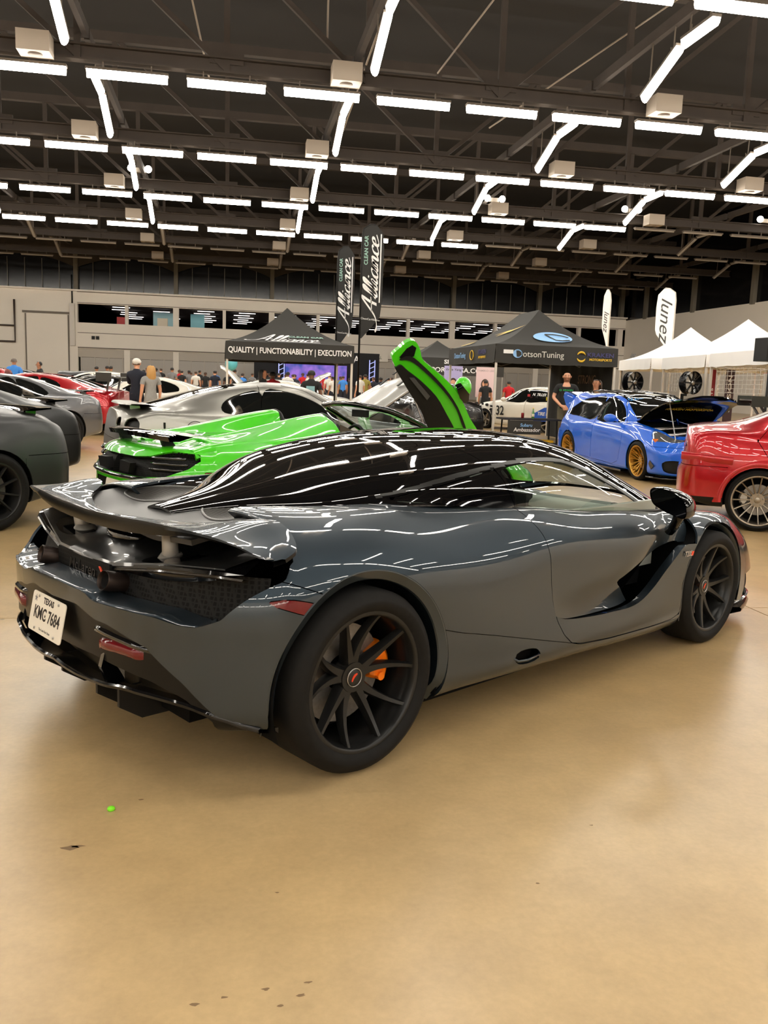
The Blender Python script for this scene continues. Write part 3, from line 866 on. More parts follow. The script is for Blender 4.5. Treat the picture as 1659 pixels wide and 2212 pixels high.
for ty, tx in zip(TY, TX):
    k = ty/.93
    ST.append([(tx+.07, max(ty-.10*k, 0), .225), (tx+.01, ty-.015*k, .255), (tx, ty, .33), (tx, ty, .45), (tx, ty, .57), (tx+.005, ty-.005*k, .68), (tx+.05, ty-.04*k, .785), (tx+.13, ty-.14*k, .855), (tx+.22, (ty-.14*k)*.75, .872), (tx*.4-.25, 0, .87)])
ST = np.array(ST); ST[:, :, 1] = np.maximum(ST[:, :, 1], 0)
ST[-1, :, 1] = 0; ST[0, :, 1] = 0
P = loft(ST, 200, 130)
M = Shell.grid(P)
if (M.N*(M.V-np.array([1.3, 0, .5]))).sum() < 0: M.N = -M.N
RA = circle(0, .345, .418); FA = circle(2.67, .327, .372)
M.cutout(RA); M.cutout(FA)
# below the axle, arches open downward
M.cutout(side([(-.40, .10), (-.40, .345), (.40, .345), (.385, .10)])); M.cutout(side([(2.31, .10), (2.30, .327), (3.04, .327), (3.05, .10)]))
# opening under the canopy
can_open = smooth_poly([(2.62, 0), (2.60, .35), (2.50, .62), (2.2, .735), (1.6, .735), (1.2, .72), (.8, .68), (.4, .62), (.0, .50), (-.2, .40), (-.55, .38), (-.9, .38), (-.9, 0), (-.9, -.2), (2.6, -.2)], 6)
M.cutout(top(can_open), only=lambda C: C[:, 2] > .55+.3*(C[:, 0] < .3))
# rear removal: everything above the bumper shelf behind the wing's leading edge
topc = np.array([(-.02, .655), (.23, .652), (.27, .645), (.31, .628), (.45, .63), (.62, .627), (.70, .612), (.76, .61), (.82, .638), (.862, .705), (.912, .775), (.935, .845), (.945, .92), (.945, 1.2), (-.02, 1.2)])
botc = np.array([(-.02, .587), (.20, .598), (.27, .578), (.31, .565), (.40, .56), (.58, .518), (.72, .413), (.83, .29), (.875, .262), (1.0, .245), (1.0, .0), (-.02, 0)])
rem = rear(topc)
lead = top([(-.40, 1.1), (-.40, .94), (-.345, .91), (-.285, .86), (-.255, .78), (-.25, .6), (-.25, -.2), (-1.2, -.2), (-1.2, 1.1)])
both = lambda Q: np.maximum(rem(Q), lead(Q))
bk = lambda C: C[:, 0] < -.1
M.cutout(both, only=bk)
# remaining tiny leftovers high at the rear
fasc = M.cutout(rear(botc), 0, only=lambda C: C[:, 0] < -.40)
fasc.V = fasc.V.copy(); 
# side marker lamps
mk = side(smooth_poly([(-.412, .695), (-.40, .703), (-.325, .70), (-.225, .672), (-.205, .66), (-.245, .628), (-.27, .636), (-.36, .67), (-.405, .688)], 3))
lamp = M.cutout(mk, .0015, only=lambda C: C[:, 0] < 0)
for sgn in (-1, 1):
    l_ = lamp.copy().half(sgn); l_.offset(-.003).build('side_marker_lamp', REDLENS, car, .01)
# door with blade
DOOR = np.array([(1.045, 1.0), (1.06, .90), (1.085, .845), (1.11, .77), (1.125, .68), (1.13, .57), (1.14, .47), (1.165, .38), (1.21, .31), (1.27, .262), (1.35, .245), (1.6, .225), (2.0, .215), (2.22, .215), (2.292, .24), (2.30, .40), (2.345, .52), (2.42, .60), (2.445, .66), (2.475, .80), (2.3, .84), (2.0, .87), (1.6, .90), (1.3, .95)])
dsd = side(DOOR)
door = M.cutout(dsd, .0022, only=lambda C: (C[:, 0] > .9) & (C[:, 0] < 2.6))
EDGE = smooth_poly([(1.10, .43), (1.22, .382), (1.40, .362), (1.60, .352), (1.78, .352), (1.90, .375), (2.02, .43), (2.12, .495), (2.22, .56), (2.285, .60), (2.33, .615), (2.40, .612)], 8, False)
blade_poly = np.vstack([EDGE, [(2.6, .60), (2.6, .0), (1.0, .0), (1.0, .46)]])
bsd = side(blade_poly)
blade = door.cutout(bsd, .0)
def dist_edge(P):
    d = np.full(len(P), 9.0)
    for a, b in zip(EDGE[:-1], EDGE[1:]):
        e = b-a; w = P[:, [0, 2]]-a; t = np.clip((w@e)/(e@e), 0, 1); dd = w-t[:, None]*e
        d = np.minimum(d, np.hypot(dd[:, 0], dd[:, 1]))
    return d
def pinch(V, N):
    V = V.copy(); d = dist_edge(V)
    dep = np.interp(V[:, 0], [1.12, 1.3, 1.6, 1.9, 2.15, 2.35], [0, .022, .05, .075, .085, .075])
    fall = np.exp(-(d/np.interp(V[:, 0], [1.2, 2.3], [.10, .16]))**2)
    V[:, 1] -= np.sign(V[:, 1])*dep*fall
    return V
door.move(pinch).renormal()
if (door.N*(door.V-np.array([1.6, 0, .5])))[:, 1].sum() < 0: door.N = -door.N
intake = door.cutout(side(smooth_poly([(1.70, .485), (1.76, .44), (1.83, .385), (1.88, .352), (2.0, .40), (2.12, .47), (2.28, .575), (2.36, .60), (2.33, .625), (2.2, .613), (2.05, .60), (1.9, .56), (1.76, .51)], 4)), 0)
for sgn in (-1, 1):
    n_ = 'door'
    dd = door.copy().half(sgn).build('door', PAINT, car, .012)
    blade.copy().half(sgn).build('door_blade', PAINT, dd, .05)
    iv = intake.copy().half(sgn)
    iv.V = iv.V.copy(); iv.V[:, 1] -= sgn*(.075-.02*0)
    iv.build('door_intake', GLOSSB, dd, 0)
# sills
sill = M.cutout(side([(.30, .52), (.36, .488), (.50, .447), (.70, .40), (1.0, .327), (1.27, .262), (1.35, .24), (1.6, .222), (2.0, .212), (2.35, .205), (2.35, .0), (.30, .0)]), .0014, only=lambda C: (C[:, 0] > .2) & (C[:, 0] < 2.4))
oval = sill.cutout(side(smooth_poly([(.85, .275), (.88, .295), (.95, .296), (1.01, .283), (1.035, .25), (1.0, .228), (.93, .226), (.87, .243)], 4)), 0)
for sgn in (-1, 1):
    so = sill.copy().half(sgn).build('side_sill', PAINT, car, .012)
    ov = oval.copy().half(sgn); ov.V = ov.V.copy(); ov.V[:, 1] -= sgn*.05; ov.build('sill_intake', DARKIN, so, .0)
    q = MB(); c3 = [(.845, .27), (.88, .25), (.95, .243), (1.03, .252)]
    q.tube([(x, sgn*.953, z) for x, z in c3], .006, 6); q.build('intake_lip', PAINT, so)
# rear bumper / haunch seam
bump = M.cutout(side([(-.95, .80), (-.43, .786), (-.30, .742), (-.188, .697), (-.10, .657), (.1, .56), (.1, .0), (-.95, .0)]), .0018, only=lambda C: C[:, 0] < .05)
bump.build('rear_bumper', PAINT, car, .012)
# front: bonnet, bumper, fenders
hood = M.cutout(top(smooth_poly([(3.40, 0), (3.36, .35), (3.2, .50), (2.9, .56), (2.6, .62), (2.48, .64), (2.3, .60), (2.3, 0), (2.3, -.3), (3.4, -.3)], 5)), .002, only=lambda C: (C[:, 0] > 2.2) & (C[:, 2] > .45))
hood.build('bonnet', PAINT, car, .01)
fb = M.cutout(lambda Q: np.maximum(3.16-Q[:, 0]+.35*(.5-Q[:, 2])*0, -9), .0018, only=lambda C: C[:, 0] > 2.5)
# headlamp socket (dark) in the front bumper
hl = fb.cutout(top(smooth_poly([(3.50, .52), (3.44, .64), (3.30, .74), (3.20, .74), (3.24, .66), (3.38, .56)], 4)), .0015, only=lambda C: C[:, 2] > .36)
for sgn in (-1, 1): hl.copy().half(sgn).offset(-.02).build('headlamp', GLOSSB, car, 0)
dk = fb.cutout(lambda Q: np.maximum(np.maximum(Q[:, 2]-.34, .17-Q[:, 2]), .30-np.abs(Q[:, 1])), .0)
dk.offset(-.03).build('front_grille', DARKIN, car, 0)
fb.build('front_bumper', PAINT, car, .012)
fen = M.take(lambda C: C[:, 0] > 1.9)
for sgn in (-1, 1): fen.copy().half(sgn).build('front_fender', PAINT, car, .012)
for sgn in (-1, 1): M.copy().half(sgn).build('rear_quarter_panel', PAINT, car, .012)
# front splitter lip
q = MB(); A = []
for t in np.linspace(-1, 1, 41):
    y = t*.93; x = float(np.interp(abs(y), [0, .4, .72, .86, .93], [3.80, 3.76, 3.60, 3.36, 3.10])); A.append([(x-.12, y*.96, .105), (x, y, .115), (x+.01, y, .13), (x-.02, y, .145), (x-.10, y*.95, .15)])
q.grid(A, closed_v=True); fo = q.build('front_splitter', CARBON, car); fix(fo.data, 40)
# wheel arch lips: chamfered flare inside the body edge
for (cx, cz, R0, R1, nm) in ((0, .345, .4185, .377, 'rear'), (2.67, .327, .3725, .35, 'front')):
    for sgn in (-1, 1):
        A = [(a, math.cos(a), math.sin(a)) for a in np.linspace(-.42 if nm == 'rear' else -.35, PI+(.35 if nm == 'rear' else .4), 60)]
        # sample the master surface for the true edge height
        V = P.reshape(-1, 3); V = V[V[:, 1] > .7]
        L = []
        for a, ca, sa in A:
            x0, z0 = cx+R0*ca, cz+R0*sa
            i = np.argmin((V[:, 0]-x0)**2+(V[:, 2]-z0)**2); j = np.argsort((V[:, 0]-x0)**2+(V[:, 2]-z0)**2)[:6]
            y0 = float(np.average(V[j, 1], weights=1/(1e-4+(V[j, 0]-x0)**2+(V[j, 2]-z0)**2)))
            L.append(y0)
        L = np.convolve(np.pad(L, 2, mode='edge'), np.ones(5)/5, 'valid')
        G = []
        for (a, ca, sa), y0 in zip(A, L):
            row = []
            for r, dy in ((R0, -.001), (R0-.006, .0005), (R1+.004, -.014), (R1, -.02), (R1+.004, -.10)):
                row.append((cx+r*ca, sgn*(y0+dy), cz+r*sa))
            G.append(row)
        q = MB().grid(G); o = q.build('wheel_arch_lip', PAINT, car); fix(o.data, 30)
        arch_well(car, cx, cz, R1+.03, .55, .93, sgn)
# ---- wheels
for sgn in (-1, 1):
    wo = make_wheel(car, (0, sgn*.8145, .345), sgn, .345, .305, .262, 'pair5', WH, .075, mat('cap_black', (.01, .01, .01), .3), None, (ORANGE, .10 if sgn < 0 else PI-.10), .19, -.36, 2, .058)
    wf_ = make_wheel(car, (2.67, sgn*.838, .327), sgn, .327, .245, .25, 'pair5', WH, .055, MATS['cap_black'], None, (ORANGE, PI-.12 if sgn < 0 else .12), .188, .2, 2, .058)
    for w_, hyy in ((wo, -.305/2*.86+.075-.009), (wf_, -.245/2*.86+.055-.009)):
        E = smooth_poly([(-.012, -.014), (-.004, -.002), (.004, .006), (.012, .012), (.010, .016), (-.002, .013), (-.010, .004), (-.015, -.008)], 4)
        MB().prism([tuple(p) for p in E], hyy-.001, hyy+.002, 'xz').build('cap_emblem', EMBL, w_)
        q = MB(); q.lathe([(.0325, hyy+.001), (.034, hyy-.001), (.036, hyy+.001)], 32, 'y'); q.build('cap_ring', STEEL, w_)
# ---- underbody
q = MB(); q.box((1.35, 0, .17), (2.2, 1.6, .1)); q.box((-.2, 0, .24), (.6, 1.1, .1)); q.box((3.2, 0, .17), (.7, 1.3, .08)); q.build('underbody', DARKIN, car)
q = MB(); q.box((-.30, 0, .50), (.36, 1.0, .46)); q.box((.15, 0, .52), (.6, 1.0, .5)); q.build('engine_bay', DARKIN, car)
# ---- canopy
CS = []
def cs(x, pts): CS.append([(x, p[0], p[1]) for p in pts])
cs(-.32, [(.10, .875), (.095, .884), (.07, .892), (.04, .897), (0, .899)])
cs(-.06, [(.23, .90), (.215, .914), (.165, .932), (.09, .945), (0, .950)])
cs(.16, [(.46, .918), (.43, .942), (.33, .974), (.19, .998), (0, 1.006)])
cs(.4, [(.635, .925), (.605, .972), (.49, 1.032), (.28, 1.065), (0, 1.076)])
cs(.8, [(.715, .905), (.685, .99), (.56, 1.09), (.31, 1.148), (0, 1.163)])
cs(1.2, [(.745, .858), (.71, .975), (.575, 1.112), (.32, 1.178), (0, 1.193)])
cs(1.6, [(.755, .815), (.72, .945), (.58, 1.095), (.33, 1.172), (0, 1.19)])
cs(2.0, [(.76, .785), (.725, .88), (.60, 1.0), (.36, 1.09), (0, 1.125)])
cs(2.3, [(.745, .765), (.71, .82), (.61, .89), (.38, .965), (0, 1.005)])
cs(2.55, [(.68, .745), (.65, .77), (.57, .81), (.36, .865), (0, .895)])
cs(2.78, [(.53, .72), (.51, .73), (.44, .75), (.28, .785), (0, .80)])
CP = loft(CS, 120, 81)
C = Shell.grid(CP)
if (C.N*(C.V-np.array([1.2, 0, .6]))).sum() < 0: C.N = -C.N
HGLASS = glass('side_glass', (.86, .92, .88), .92)
WGLASS = glass('screen_glass', (.84, .92, .87), .9)
win = smooth_poly([(1.10, .855), (1.085, .95), (1.055, 1.035), (1.09, 1.058), (1.28, 1.075), (1.50, 1.068), (1.66, 1.035), (1.82, .975), (2.0, .895), (2.16, .805), (2.1, .775), (1.9, .775), (1.6, .80), (1.3, .83)], 5)
sw = C.cutout(side(win), .002)
quart = C.cutout(side(smooth_poly([(.40, .955), (.70, 1.008), (.98, 1.048), (1.02, 1.04), (1.05, .96), (1.068, .86), (.9, .885), (.6, .93)], 4)), .002)
wsp = smooth_poly([(1.72, 0), (1.74, .25), (1.80, .46), (1.88, .55), (2.0, .575), (2.25, .59), (2.5, .56), (2.66, .45), (2.74, .2), (2.76, 0), (2.76, -.3), (1.72, -.3)], 4)
ws = C.cutout(top(wsp), .002, only=lambda Q: Q[:, 0] > 1.5)
strip = side(np.vstack([smooth_poly([(.36, .972), (.70, 1.035), (1.03, 1.074), (1.28, 1.092), (1.52, 1.086), (1.70, 1.046), (1.86, .985), (2.05, .895), (2.25, .79)], 5, False), smooth_poly([(2.18, .79), (2.0, .895), (1.82, .978), (1.66, 1.038), (1.50, 1.072), (1.28, 1.078), (1.03, 1.058), (.70, 1.018), (.36, .962)], 5, False)]))
stp = C.cutout(strip, .0, only=lambda Q: np.abs(Q[:, 1]) > .4)
rg = C.cutout(top(smooth_poly([(.86, 0), (.85, .22), (.80, .36), (.6, .36), (.4, .30), (.2, .18), (.08, .10), (.04, 0), (.04, -.3), (.86, -.3)], 4)), .0016, only=lambda Q: Q[:, 0] < 1)
roofp = C.cutout(top([(.90, -1), (.90, .40), (.96, .52), (1.06, .9), (3, .9), (3, -1)]), .0016)
stp_m = mat('dark_trim', (.03, .03, .03), .3, .5)
for sgn in (-1, 1):
    sw.copy().half(sgn).build('side_window', HGLASS, car, 0)
    quart.copy().half(sgn).build('quarter_window', GLOSSB, car, .004)
    stp.copy().half(sgn).build('window_trim', stp_m, car, .006)
ws.build('windscreen', WGLASS, car, 0)
rg.build('engine_glass', GLOSSB, car, .004)
roofp.build('roof', GLOSSB, car, .012)
C.build('rear_canopy', GLOSSB, car, .012)
# belt seal under the windows
for sgn in (-1, 1):
    q = MB(); pts = []
    for x in np.linspace(1.06, 2.42, 26):
        z = float(np.interp(x, [1.0, 1.2, 1.6, 2.0, 2.3, 2.5], [.888, .866, .823, .795, .778, .765])); y = float(np.interp(x, [1.0, 1.2, 1.6, 2.0, 2.3, 2.5], [.725, .742, .758, .765, .755, .72]))
        pts.append((x, sgn*y, z))
    q.tube(pts, .009, 6); q.build('window_seal', BLACK, car)
# ---------------- rear of the grey car
def xr(y): return float(np.interp(abs(y), [0, .2, .4, .55, .7, .8, .88, .93, .96], [-.765, -.76, -.735, -.70, -.635, -.565, -.475, -.38, -.2]))
def ip(v, xs, ys): return float(pch(xs, ys, abs(v)))
# bumper shelf (top face of the bumper)
G = []
for y in np.linspace(-.80, .80, 81):
    z = float(np.interp(abs(y), topc[:9, 0], topc[:9, 1]))
    d = ip(y, [0, .5, .7, .80], [.11, .11, .10, .03])
    x = xr(y); G.append([(x+.004, y, z-.004), (x+.010, y, z+.002), (x+.02, y*.998, z+.004), (x+d, y*.985, z+.012), (x+d+.01, y*.985, z-.05)])
o = MB().grid(G).build('bumper_shelf', PAINT, car); fix(o.data, 40)
# recessed mesh panel behind the shelf
MESH = bpy.data.materials.new('black_hex_mesh'); MESH.use_nodes = True
nt = MESH.node_tree; b_ = nt.nodes['Principled BSDF']; b_.inputs['Roughness'].default_value = .6; b_.inputs['Specular IOR Level'].default_value = .15
tc = nt.nodes.new('ShaderNodeTexCoord'); vo = nt.nodes.new('ShaderNodeTexVoronoi'); vo.feature = 'DISTANCE_TO_EDGE'; vo.inputs['Scale'].default_value = 60; vo.inputs['Randomness'].default_value = .15
nt.links.new(tc.outputs['Object'], vo.inputs['Vector'])
rp = nt.nodes.new('ShaderNodeValToRGB'); rp.color_ramp.elements[0].position = .12; rp.color_ramp.elements[0].color = (.011, .011, .011, 1); rp.color_ramp.elements[1].position = .2; rp.color_ramp.elements[1].color = (.001, .001, .001, 1)
nt.links.new(vo.outputs['Distance'], rp.inputs[0]); nt.links.new(rp.outputs[0], b_.inputs['Base Color'])
G = []
for y in np.linspace(-.86, .86, 61):
    x = xr(y*.97)+.145; zt_ = float(np.interp(abs(y), [0, .24, .5, .75, .9], [.72, .72, .75, .77, .765]))
    G.append([(x-.03, y, .57), (x-.015, y, .64), (x, y, .69), (x+.01, y, zt_)])
o = MB().grid(G, flip=True).build('rear_mesh_panel', MESH, car); fix(o.data, 60)
# centre badge block with lettering
MB().box((-.615, 0, .69), (.06, .46, .085)).build('badge_panel', MESH, car)
text('maker_lettering', 'McLaren', .058, mat('badge_dark_chrome', (.05, .05, .055), .25, .9), car, frame((-.648, 0, .685), (0, -1, 0), (.12, 0, 1)), .001, 0, .0005, sx=1.15)
E_ = smooth_poly([(-.016, -.012), (-.002, -.004), (.010, .008), (.016, .014), (.006, .014), (-.006, .006)], 4)
MB().prism([(p[0]*1.1-.165, p[1]*1.1+.697) for p in E_], -.650, -.646, 'yz').build('maker_swoosh', EMBL, car)
# tail lamp strips over the opening, each a slim blade
TLM = mat('tail_lamp_strip', (.035, .028, .02), .15, coat=1.0)
for sgn in (-1, 1):
    G = []; G2 = []
    for i in range(25):
        t = i/24; y = .24+.60*t; x = float(np.interp(y, [.24, .5, .75, .9], [-.625, -.585, -.52, -.43])); z = float(np.interp(y, [.24, .5, .75, .9], [.735, .772, .79, .783]))
        th = .022+.03*math.sin(PI*min(1, t*1.05)); k_ = max(.02, min(1, (1-t)/.12))
        G.append([(x+a_*k_, sgn*y, z+b2*k_) for a_, b2 in ((0, 0), (-.006, -.012), (.01, -th), (.10, -th), (.16, .02), (.08, .012))])
        G2.append([(x-.004, sgn*y, z-.014), (x-.010, sgn*y, z-.020), (x-.002, sgn*y, z-.026), (x+.02, sgn*y, z-.02)])
    o = MB().grid(G, closed_v=True).build('opening_visor', CARBON, car); fix(o.data, 50)
    o2 = MB().grid(G2, closed_v=True).build('tail_lamp', TLM, o); fix(o2.data, 50)
    # side gill strips inside the opening
    G = []
    for i in range(17):
        t = i/16; y = .52+.33*t; x = -.50+.16*t*t; z = .715+.005*t
        G.append([(x, sgn*y, z), (x-.01, sgn*y, z-.012), (x+.05, sgn*y, z-.012), (x+.05, sgn*y, z)])
    MB().grid(G, closed_v=True).build('vent_vane', BLACK, car)
    # exhaust outlet: outer pipe, hot-blued inner face
    HOT = mat('heat_tinted_steel', srgb(52, 42, 38), .35, .7)
    a = Vector((-.695, sgn*.285, .692)); d = Vector((-1, 0, .06)).normalized()
    q = MB(); L = []
    for r, t in ((.037, .09), (.037, 0), (.035, -.003), (.032, 0), (.031, .08), (0, .08)):
        L.append((r, t))
    q.lathe(L, 36, 'x'); o = q.build('exhaust_tip', HOT, car, (a.x, a.y, a.z)); o.rotation_euler = (0, .28, -.12*sgn); fix(o.data, 50)
    q = MB(); q.lathe([(.0305, .012), (.030, .05), (0, .05)], 30, 'x'); q.build('exhaust_bore', mat('soot', (.006, .005, .005), .9), o)
    # red rear reflectors low in the bumper
    G = []
    for i in range(13):
        y = .345+.225*i/12; x = xr(y)-.006; z = .484+.004*math.sin(i/12*PI)
        e_ = 0 if i in (0, 12) else 1
        G.append([(x+.012, sgn*y, z-.022), (x+.012-.016*e_, sgn*y, z-.015), (x+.012-.018*e_, sgn*y, z), (x+.012-.016*e_, sgn*y, z+.015), (x+.012, sgn*y, z+.022)])
    o = MB().grid(G).build('rear_reflector', REDLENS, car); fix(o.data, 60)
    G = []
    for i in range(15):
        y = .31+.30*i/14; x = xr(y)-.012; z = .53-.03*(i/14)
        e_ = 0 if i in (0, 14) else 1
        G.append([(x+.03, sgn*y, z+.02), (x+.03-.025*e_, sgn*y, z+.012), (x+.03-.028*e_, sgn*y, z), (x+.03, sgn*y, z-.012)])
    MB().grid(G).build('fascia_blade', GLOSSB, car)
# lower fascia
low = fasc.copy()
lo2 = low.cutout(rear([(-.1, .43), (.30, .43), (.46, .415), (.60, .40), (.72, .36), (.80, .29), (.80, 0), (-.1, 0)]), 0)
low.offset(-.006).build('lower_fascia', mat('fascia_black', (.004, .004, .004), .28, spec=.25), car, .03)
G = []
for y in np.linspace(-.80, .80, 41):
    x = xr(y)+.10; zt = float(np.interp(abs(y), [0, .3, .46, .6, .72, .8], [.43, .43, .415, .40, .36, .29]))
    G.append([(xr(y)+.01, y, zt+.005), (x, y, zt-.02), (x+.06, y, .30), (x+.16, y, .2)])
MB().grid(G).build('diffuser_recess', BLACK, car)
lipy = [0, .12, .34, .515, .69, .82, .9]; lipz = [.335, .325, .328, .343, .335, .296, .252]
G = []
for y in np.linspace(-.9, .9, 61):
    z = ip(y, lipy, lipz); x = xr(y)
    G.append([(x-.004, y, z), (x-.006, y, z+.010), (x+.002, y, z+.016), (x+.09, y*.98, z-.01), (x+.09, y*.98, z-.03)])
o = MB().grid(G, closed_v=True).build('diffuser_lip', CARBON, car); fix(o.data, 45)
for sgn in (-1, 1):
    for y in (.16, .34):
        MB().prism([(-.67, .30), (-.67, .225), (-.58, .165), (-.35, .165), (-.35, .30)], sgn*y-.008, sgn*y+.008, 'xz').build('diffuser_fin', BLACK, car)
    MB().prism([(-.735, .45), (-.748, .40), (-.72, .33), (-.66, .33), (-.66, .44)], sgn*.36-.012, sgn*.36+.012, 'xz').build('fascia_fin', GLOSSB, car)
# licence plate
PLT = mat('plate_white', srgb(236, 232, 222), .35)
pt = .20; pm_ = frame((-.790, 0, .508), (0, -1, 0), (math.sin(pt), 0, math.cos(pt)))
w_, h_ = .1525, .0762; R_ = []
for cx, cy, a0 in ((w_-.014, h_-.014, 0), (-w_+.014, h_-.014, PI/2), (-w_+.014, -h_+.014, PI), (w_-.014, -h_+.014, 3*PI/2)):
    for i in range(5): R_.append((cx+.014*math.cos(a0+i*PI/8), cy+.014*math.sin(a0+i*PI/8)))
pl = MB().prism(R_, -.002, .001, 'xy').build('licence_plate', PLT, car); pl.matrix_local = pm_
INK = mat('plate_ink', (.006, .006, .01), .4)
I4 = Matrix.Translation
text('plate_state', 'TEXAS', .032, INK, pl, I4((0, .052, .0012)), .0004, 0, .0012)
text('plate_number', 'KMC 7684', .066, INK, pl, I4((0, -.002, .0012)), .0004, 0, .0014, sx=.82)
st = [(.008*math.cos(PI/2+k*PI/5)*(1 if k % 2 == 0 else .4), .008*math.sin(PI/2+k*PI/5)*(1 if k % 2 == 0 else .4)) for k in range(10)]
q = MB().prism([(p[0]-.014, p[1]-.003) for p in st], .001, .0016, 'xy'); q.build('plate_mark', INK, pl)
q = MB().prism([(p[0]*1.9-.118, p[1]*1.9+.050) for p in st], .001, .0016, 'xy'); q.build('plate_star', mat('plate_grey', (.2, .2, .22), .5), pl)
text('plate_motto', 'The Lone Star State', .013, INK, pl, I4((0, -.058, .0012)), .0003)
for bx in ((-.09, .062), (.09, .062), (-.09, -.062), (.09, -.062)):
    MB().cyl((bx[0], bx[1], 0), (bx[0], bx[1], .004), .005, 8).build('plate_screw', STEEL, pl)
# ---- wing
xl_ = ([0, .1, .3, .47, .57, .65, .78, .86, .91, .935], [-.545, -.53, -.465, -.39, -.305, -.265, -.255, -.275, -.31, -.37]); xt_ = ([0, .3, .5, .7, .85, .935], [-.625, -.62, -.60, -.565, -.515, -.465])
zu_ = ([0, .25, .5, .7, .85, .935], [.908, .915, .922, .918, .897, .860]); zl_ = ([0, .25, .5, .7, .85, .935], [.855, .862, .880, .900, .887, .854])
ze_ = ([0, .3, .5, .6, .72, .84, .91, .935], [.903, .905, .915, .935, .945, .905, .872, .855])
GU = []; GL = []
for y in np.concatenate([np.linspace(-.935, -.8, 14), np.linspace(-.78, .78, 53), np.linspace(.8, .935, 14)]):
    a_ = lambda T: ip(y, *T)
    xl, xt, zu, zl, ze = a_(xl_), a_(xt_), a_(zu_), a_(zl_), a_(ze_)
    row = []
    for t in np.linspace(0, 1, 9):
        row.append((xl+(xt-xl)*t, y, ze+(zu-ze)*t-.012*math.sin(PI*t)+(-.01*(1-t)**8)))
    GU.append(row)
    GL.append([(xt, y, zu), (xt-.005, y, (zu*.6+zl*.4)), (xt+.004, y, zl), (xt+.05, y, zl-.004), ((xl+xt)/2, y, (ze+zl)/2-.03), (xl+.004, y, ze-.022), (xl, y, ze-.01)])
w1 = MB().grid(GU).build('wing', PAINT, car); fix(w1.data, 60)
w2 = MB().grid(GL).build('wing_underside', mat('wing_black', (.003, .003, .003), .25, spec=.25), w1); fix(w2.data, 40)
for sgn in (-1, 1):
    PY = mat('pylon_grey', srgb(176, 172, 166), .4, .3)
    MB().cyl((-.47, sgn*.37, .70), (-.49, sgn*.39, .875), .032, 20, .028).build('wing_pylon', PY, car)
    MB().lathe([(.05, 0), (.05, .03), (.036, .05), (.034, .05)], 24, 'z', (-.47, sgn*.37, .735)).build('pylon_collar', mat('collar_grey', srgb(120, 118, 114), .4), car)
# heat shield under the wing: smooth dished cover
G = []
for i, t in enumerate(np.linspace(0, 1, 22)):
    row = []
    for y in np.linspace(-.765, .765, 65):
        ay = abs(y)
        x0 = float(np.interp(ay, [0, .24, .5, .75, .9], [-.645, -.63, -.57, -.50, -.40])); z0 = float(np.interp(ay, [0, .24, .5, .75, .9], [.742, .742, .778, .796, .79]))
        x = x0+(-.12-x0)*t
        z = z0+(.86-z0)*t**.9-.045*math.exp(-((ay-.42)/.12)**2)*math.sin(PI*min(1, t*1.15))+.016*math.cos(y*11)*math.sin(PI*t)*(ay < .43)
        row.append((x, y, z))
    G.append(row)
    if i == 0: G.insert(0, [(p[0]+.012, p[1], p[2]-.03) for p in row]); G.insert(1, [(p[0]-.006, p[1], p[2]-.012) for p in row])
o = MB().grid(G, flip=True).build('heat_shield', mat('heat_shield', (.014, .014, .014), .28, coat=.3), car); fix(o.data, 45)
q = MB(); q.lathe([(0, .012), (.072, .012), (.075, .006), (.075, -.02)], 36, 'z'); o = q.build('shield_dome', mat('dome_grey', srgb(190, 184, 176), .4), car, (-.46, 0, .826)); o.scale = (.75, 1.35, 1)
q = MB(); q.lathe([(.080, .0), (.088, .004), (.088, -.03)], 36, 'z'); o = q.build('dome_surround', GLOSSB, car, (-.46, 0, .822)); o.scale = (.75, 1.35, 1)
# ---- rear deck with two slatted vents either side of the spine
def zdeck(x, y):
    e = abs(y)/.56
    zc = float(np.interp(x, [-.5, -.34, -.1, .1, .25, .42], [.850, .876, .908, .922, .93, .935])); ze = float(np.interp(x, [-.5, -.34, -.1, .2, .42], [.862, .892, .922, .93, .935]))
    return zc+(ze-zc)*e**2-.012*math.exp(-((abs(y)-.30)/.12)**2)
G = [[(x, y, zdeck(x, y)) for y in np.linspace(-.56, .56, 57)] for x in np.linspace(-.50, .42, 32)]
D_ = Shell.grid(np.array(G))
if D_.N[:, 2].sum() < 0: D_.N = -D_.N
gr = smooth_poly([(-.17, .11), (-.03, .15), (.08, .235), (.10, .29), (-.01, .40), (-.17, .475), (-.255, .43), (-.25, .25)], 4)
cut = D_.cutout(top(gr), 0)
gl = D_.cutout(top(smooth_poly([(-.06, .09), (.02, .17), (.11, .25), (.12, .31), (.0, .43), (-.16, .50), (-.12, .58), (.5, .6), (.5, .0), (.1, .0)], 3)), 0)
D_.build('engine_deck', CARB, car, .02)
gl.build('deck_surround', GLOSSB, car, .02)
cut.move(lambda V, N: V-np.array([0, 0, .03])).build('vent_floor', DARKIN, car, 0)
gfn = psdf(gr)
for sgn in (-1, 1):
    q = MB()
    for y in np.arange(.115, .475, .013):
        xs_ = np.linspace(-.26, .10, 80); ins = gfn(np.stack([xs_, np.full(80, y)], 1)) < 0
        if ins.sum() < 3: continue
        a, b = xs_[ins][0], xs_[ins][-1]
        q.bar((a, sgn*y, zdeck(a, y)-.006), (b, sgn*y, zdeck(b, y)-.006), .0045, .016)
    setp(q.build('vent_slats', mat('slat_grey', (.09, .085, .08), .4, .4), car), kind='stuff')
    q = MB(); q.tube([(x, sgn*y, zdeck(x, y)+.001) for x, y in gr], .006, 6, closed=True); q.build('vent_frame', mat('frame_grey', (.12, .12, .12), .35, .5), car)
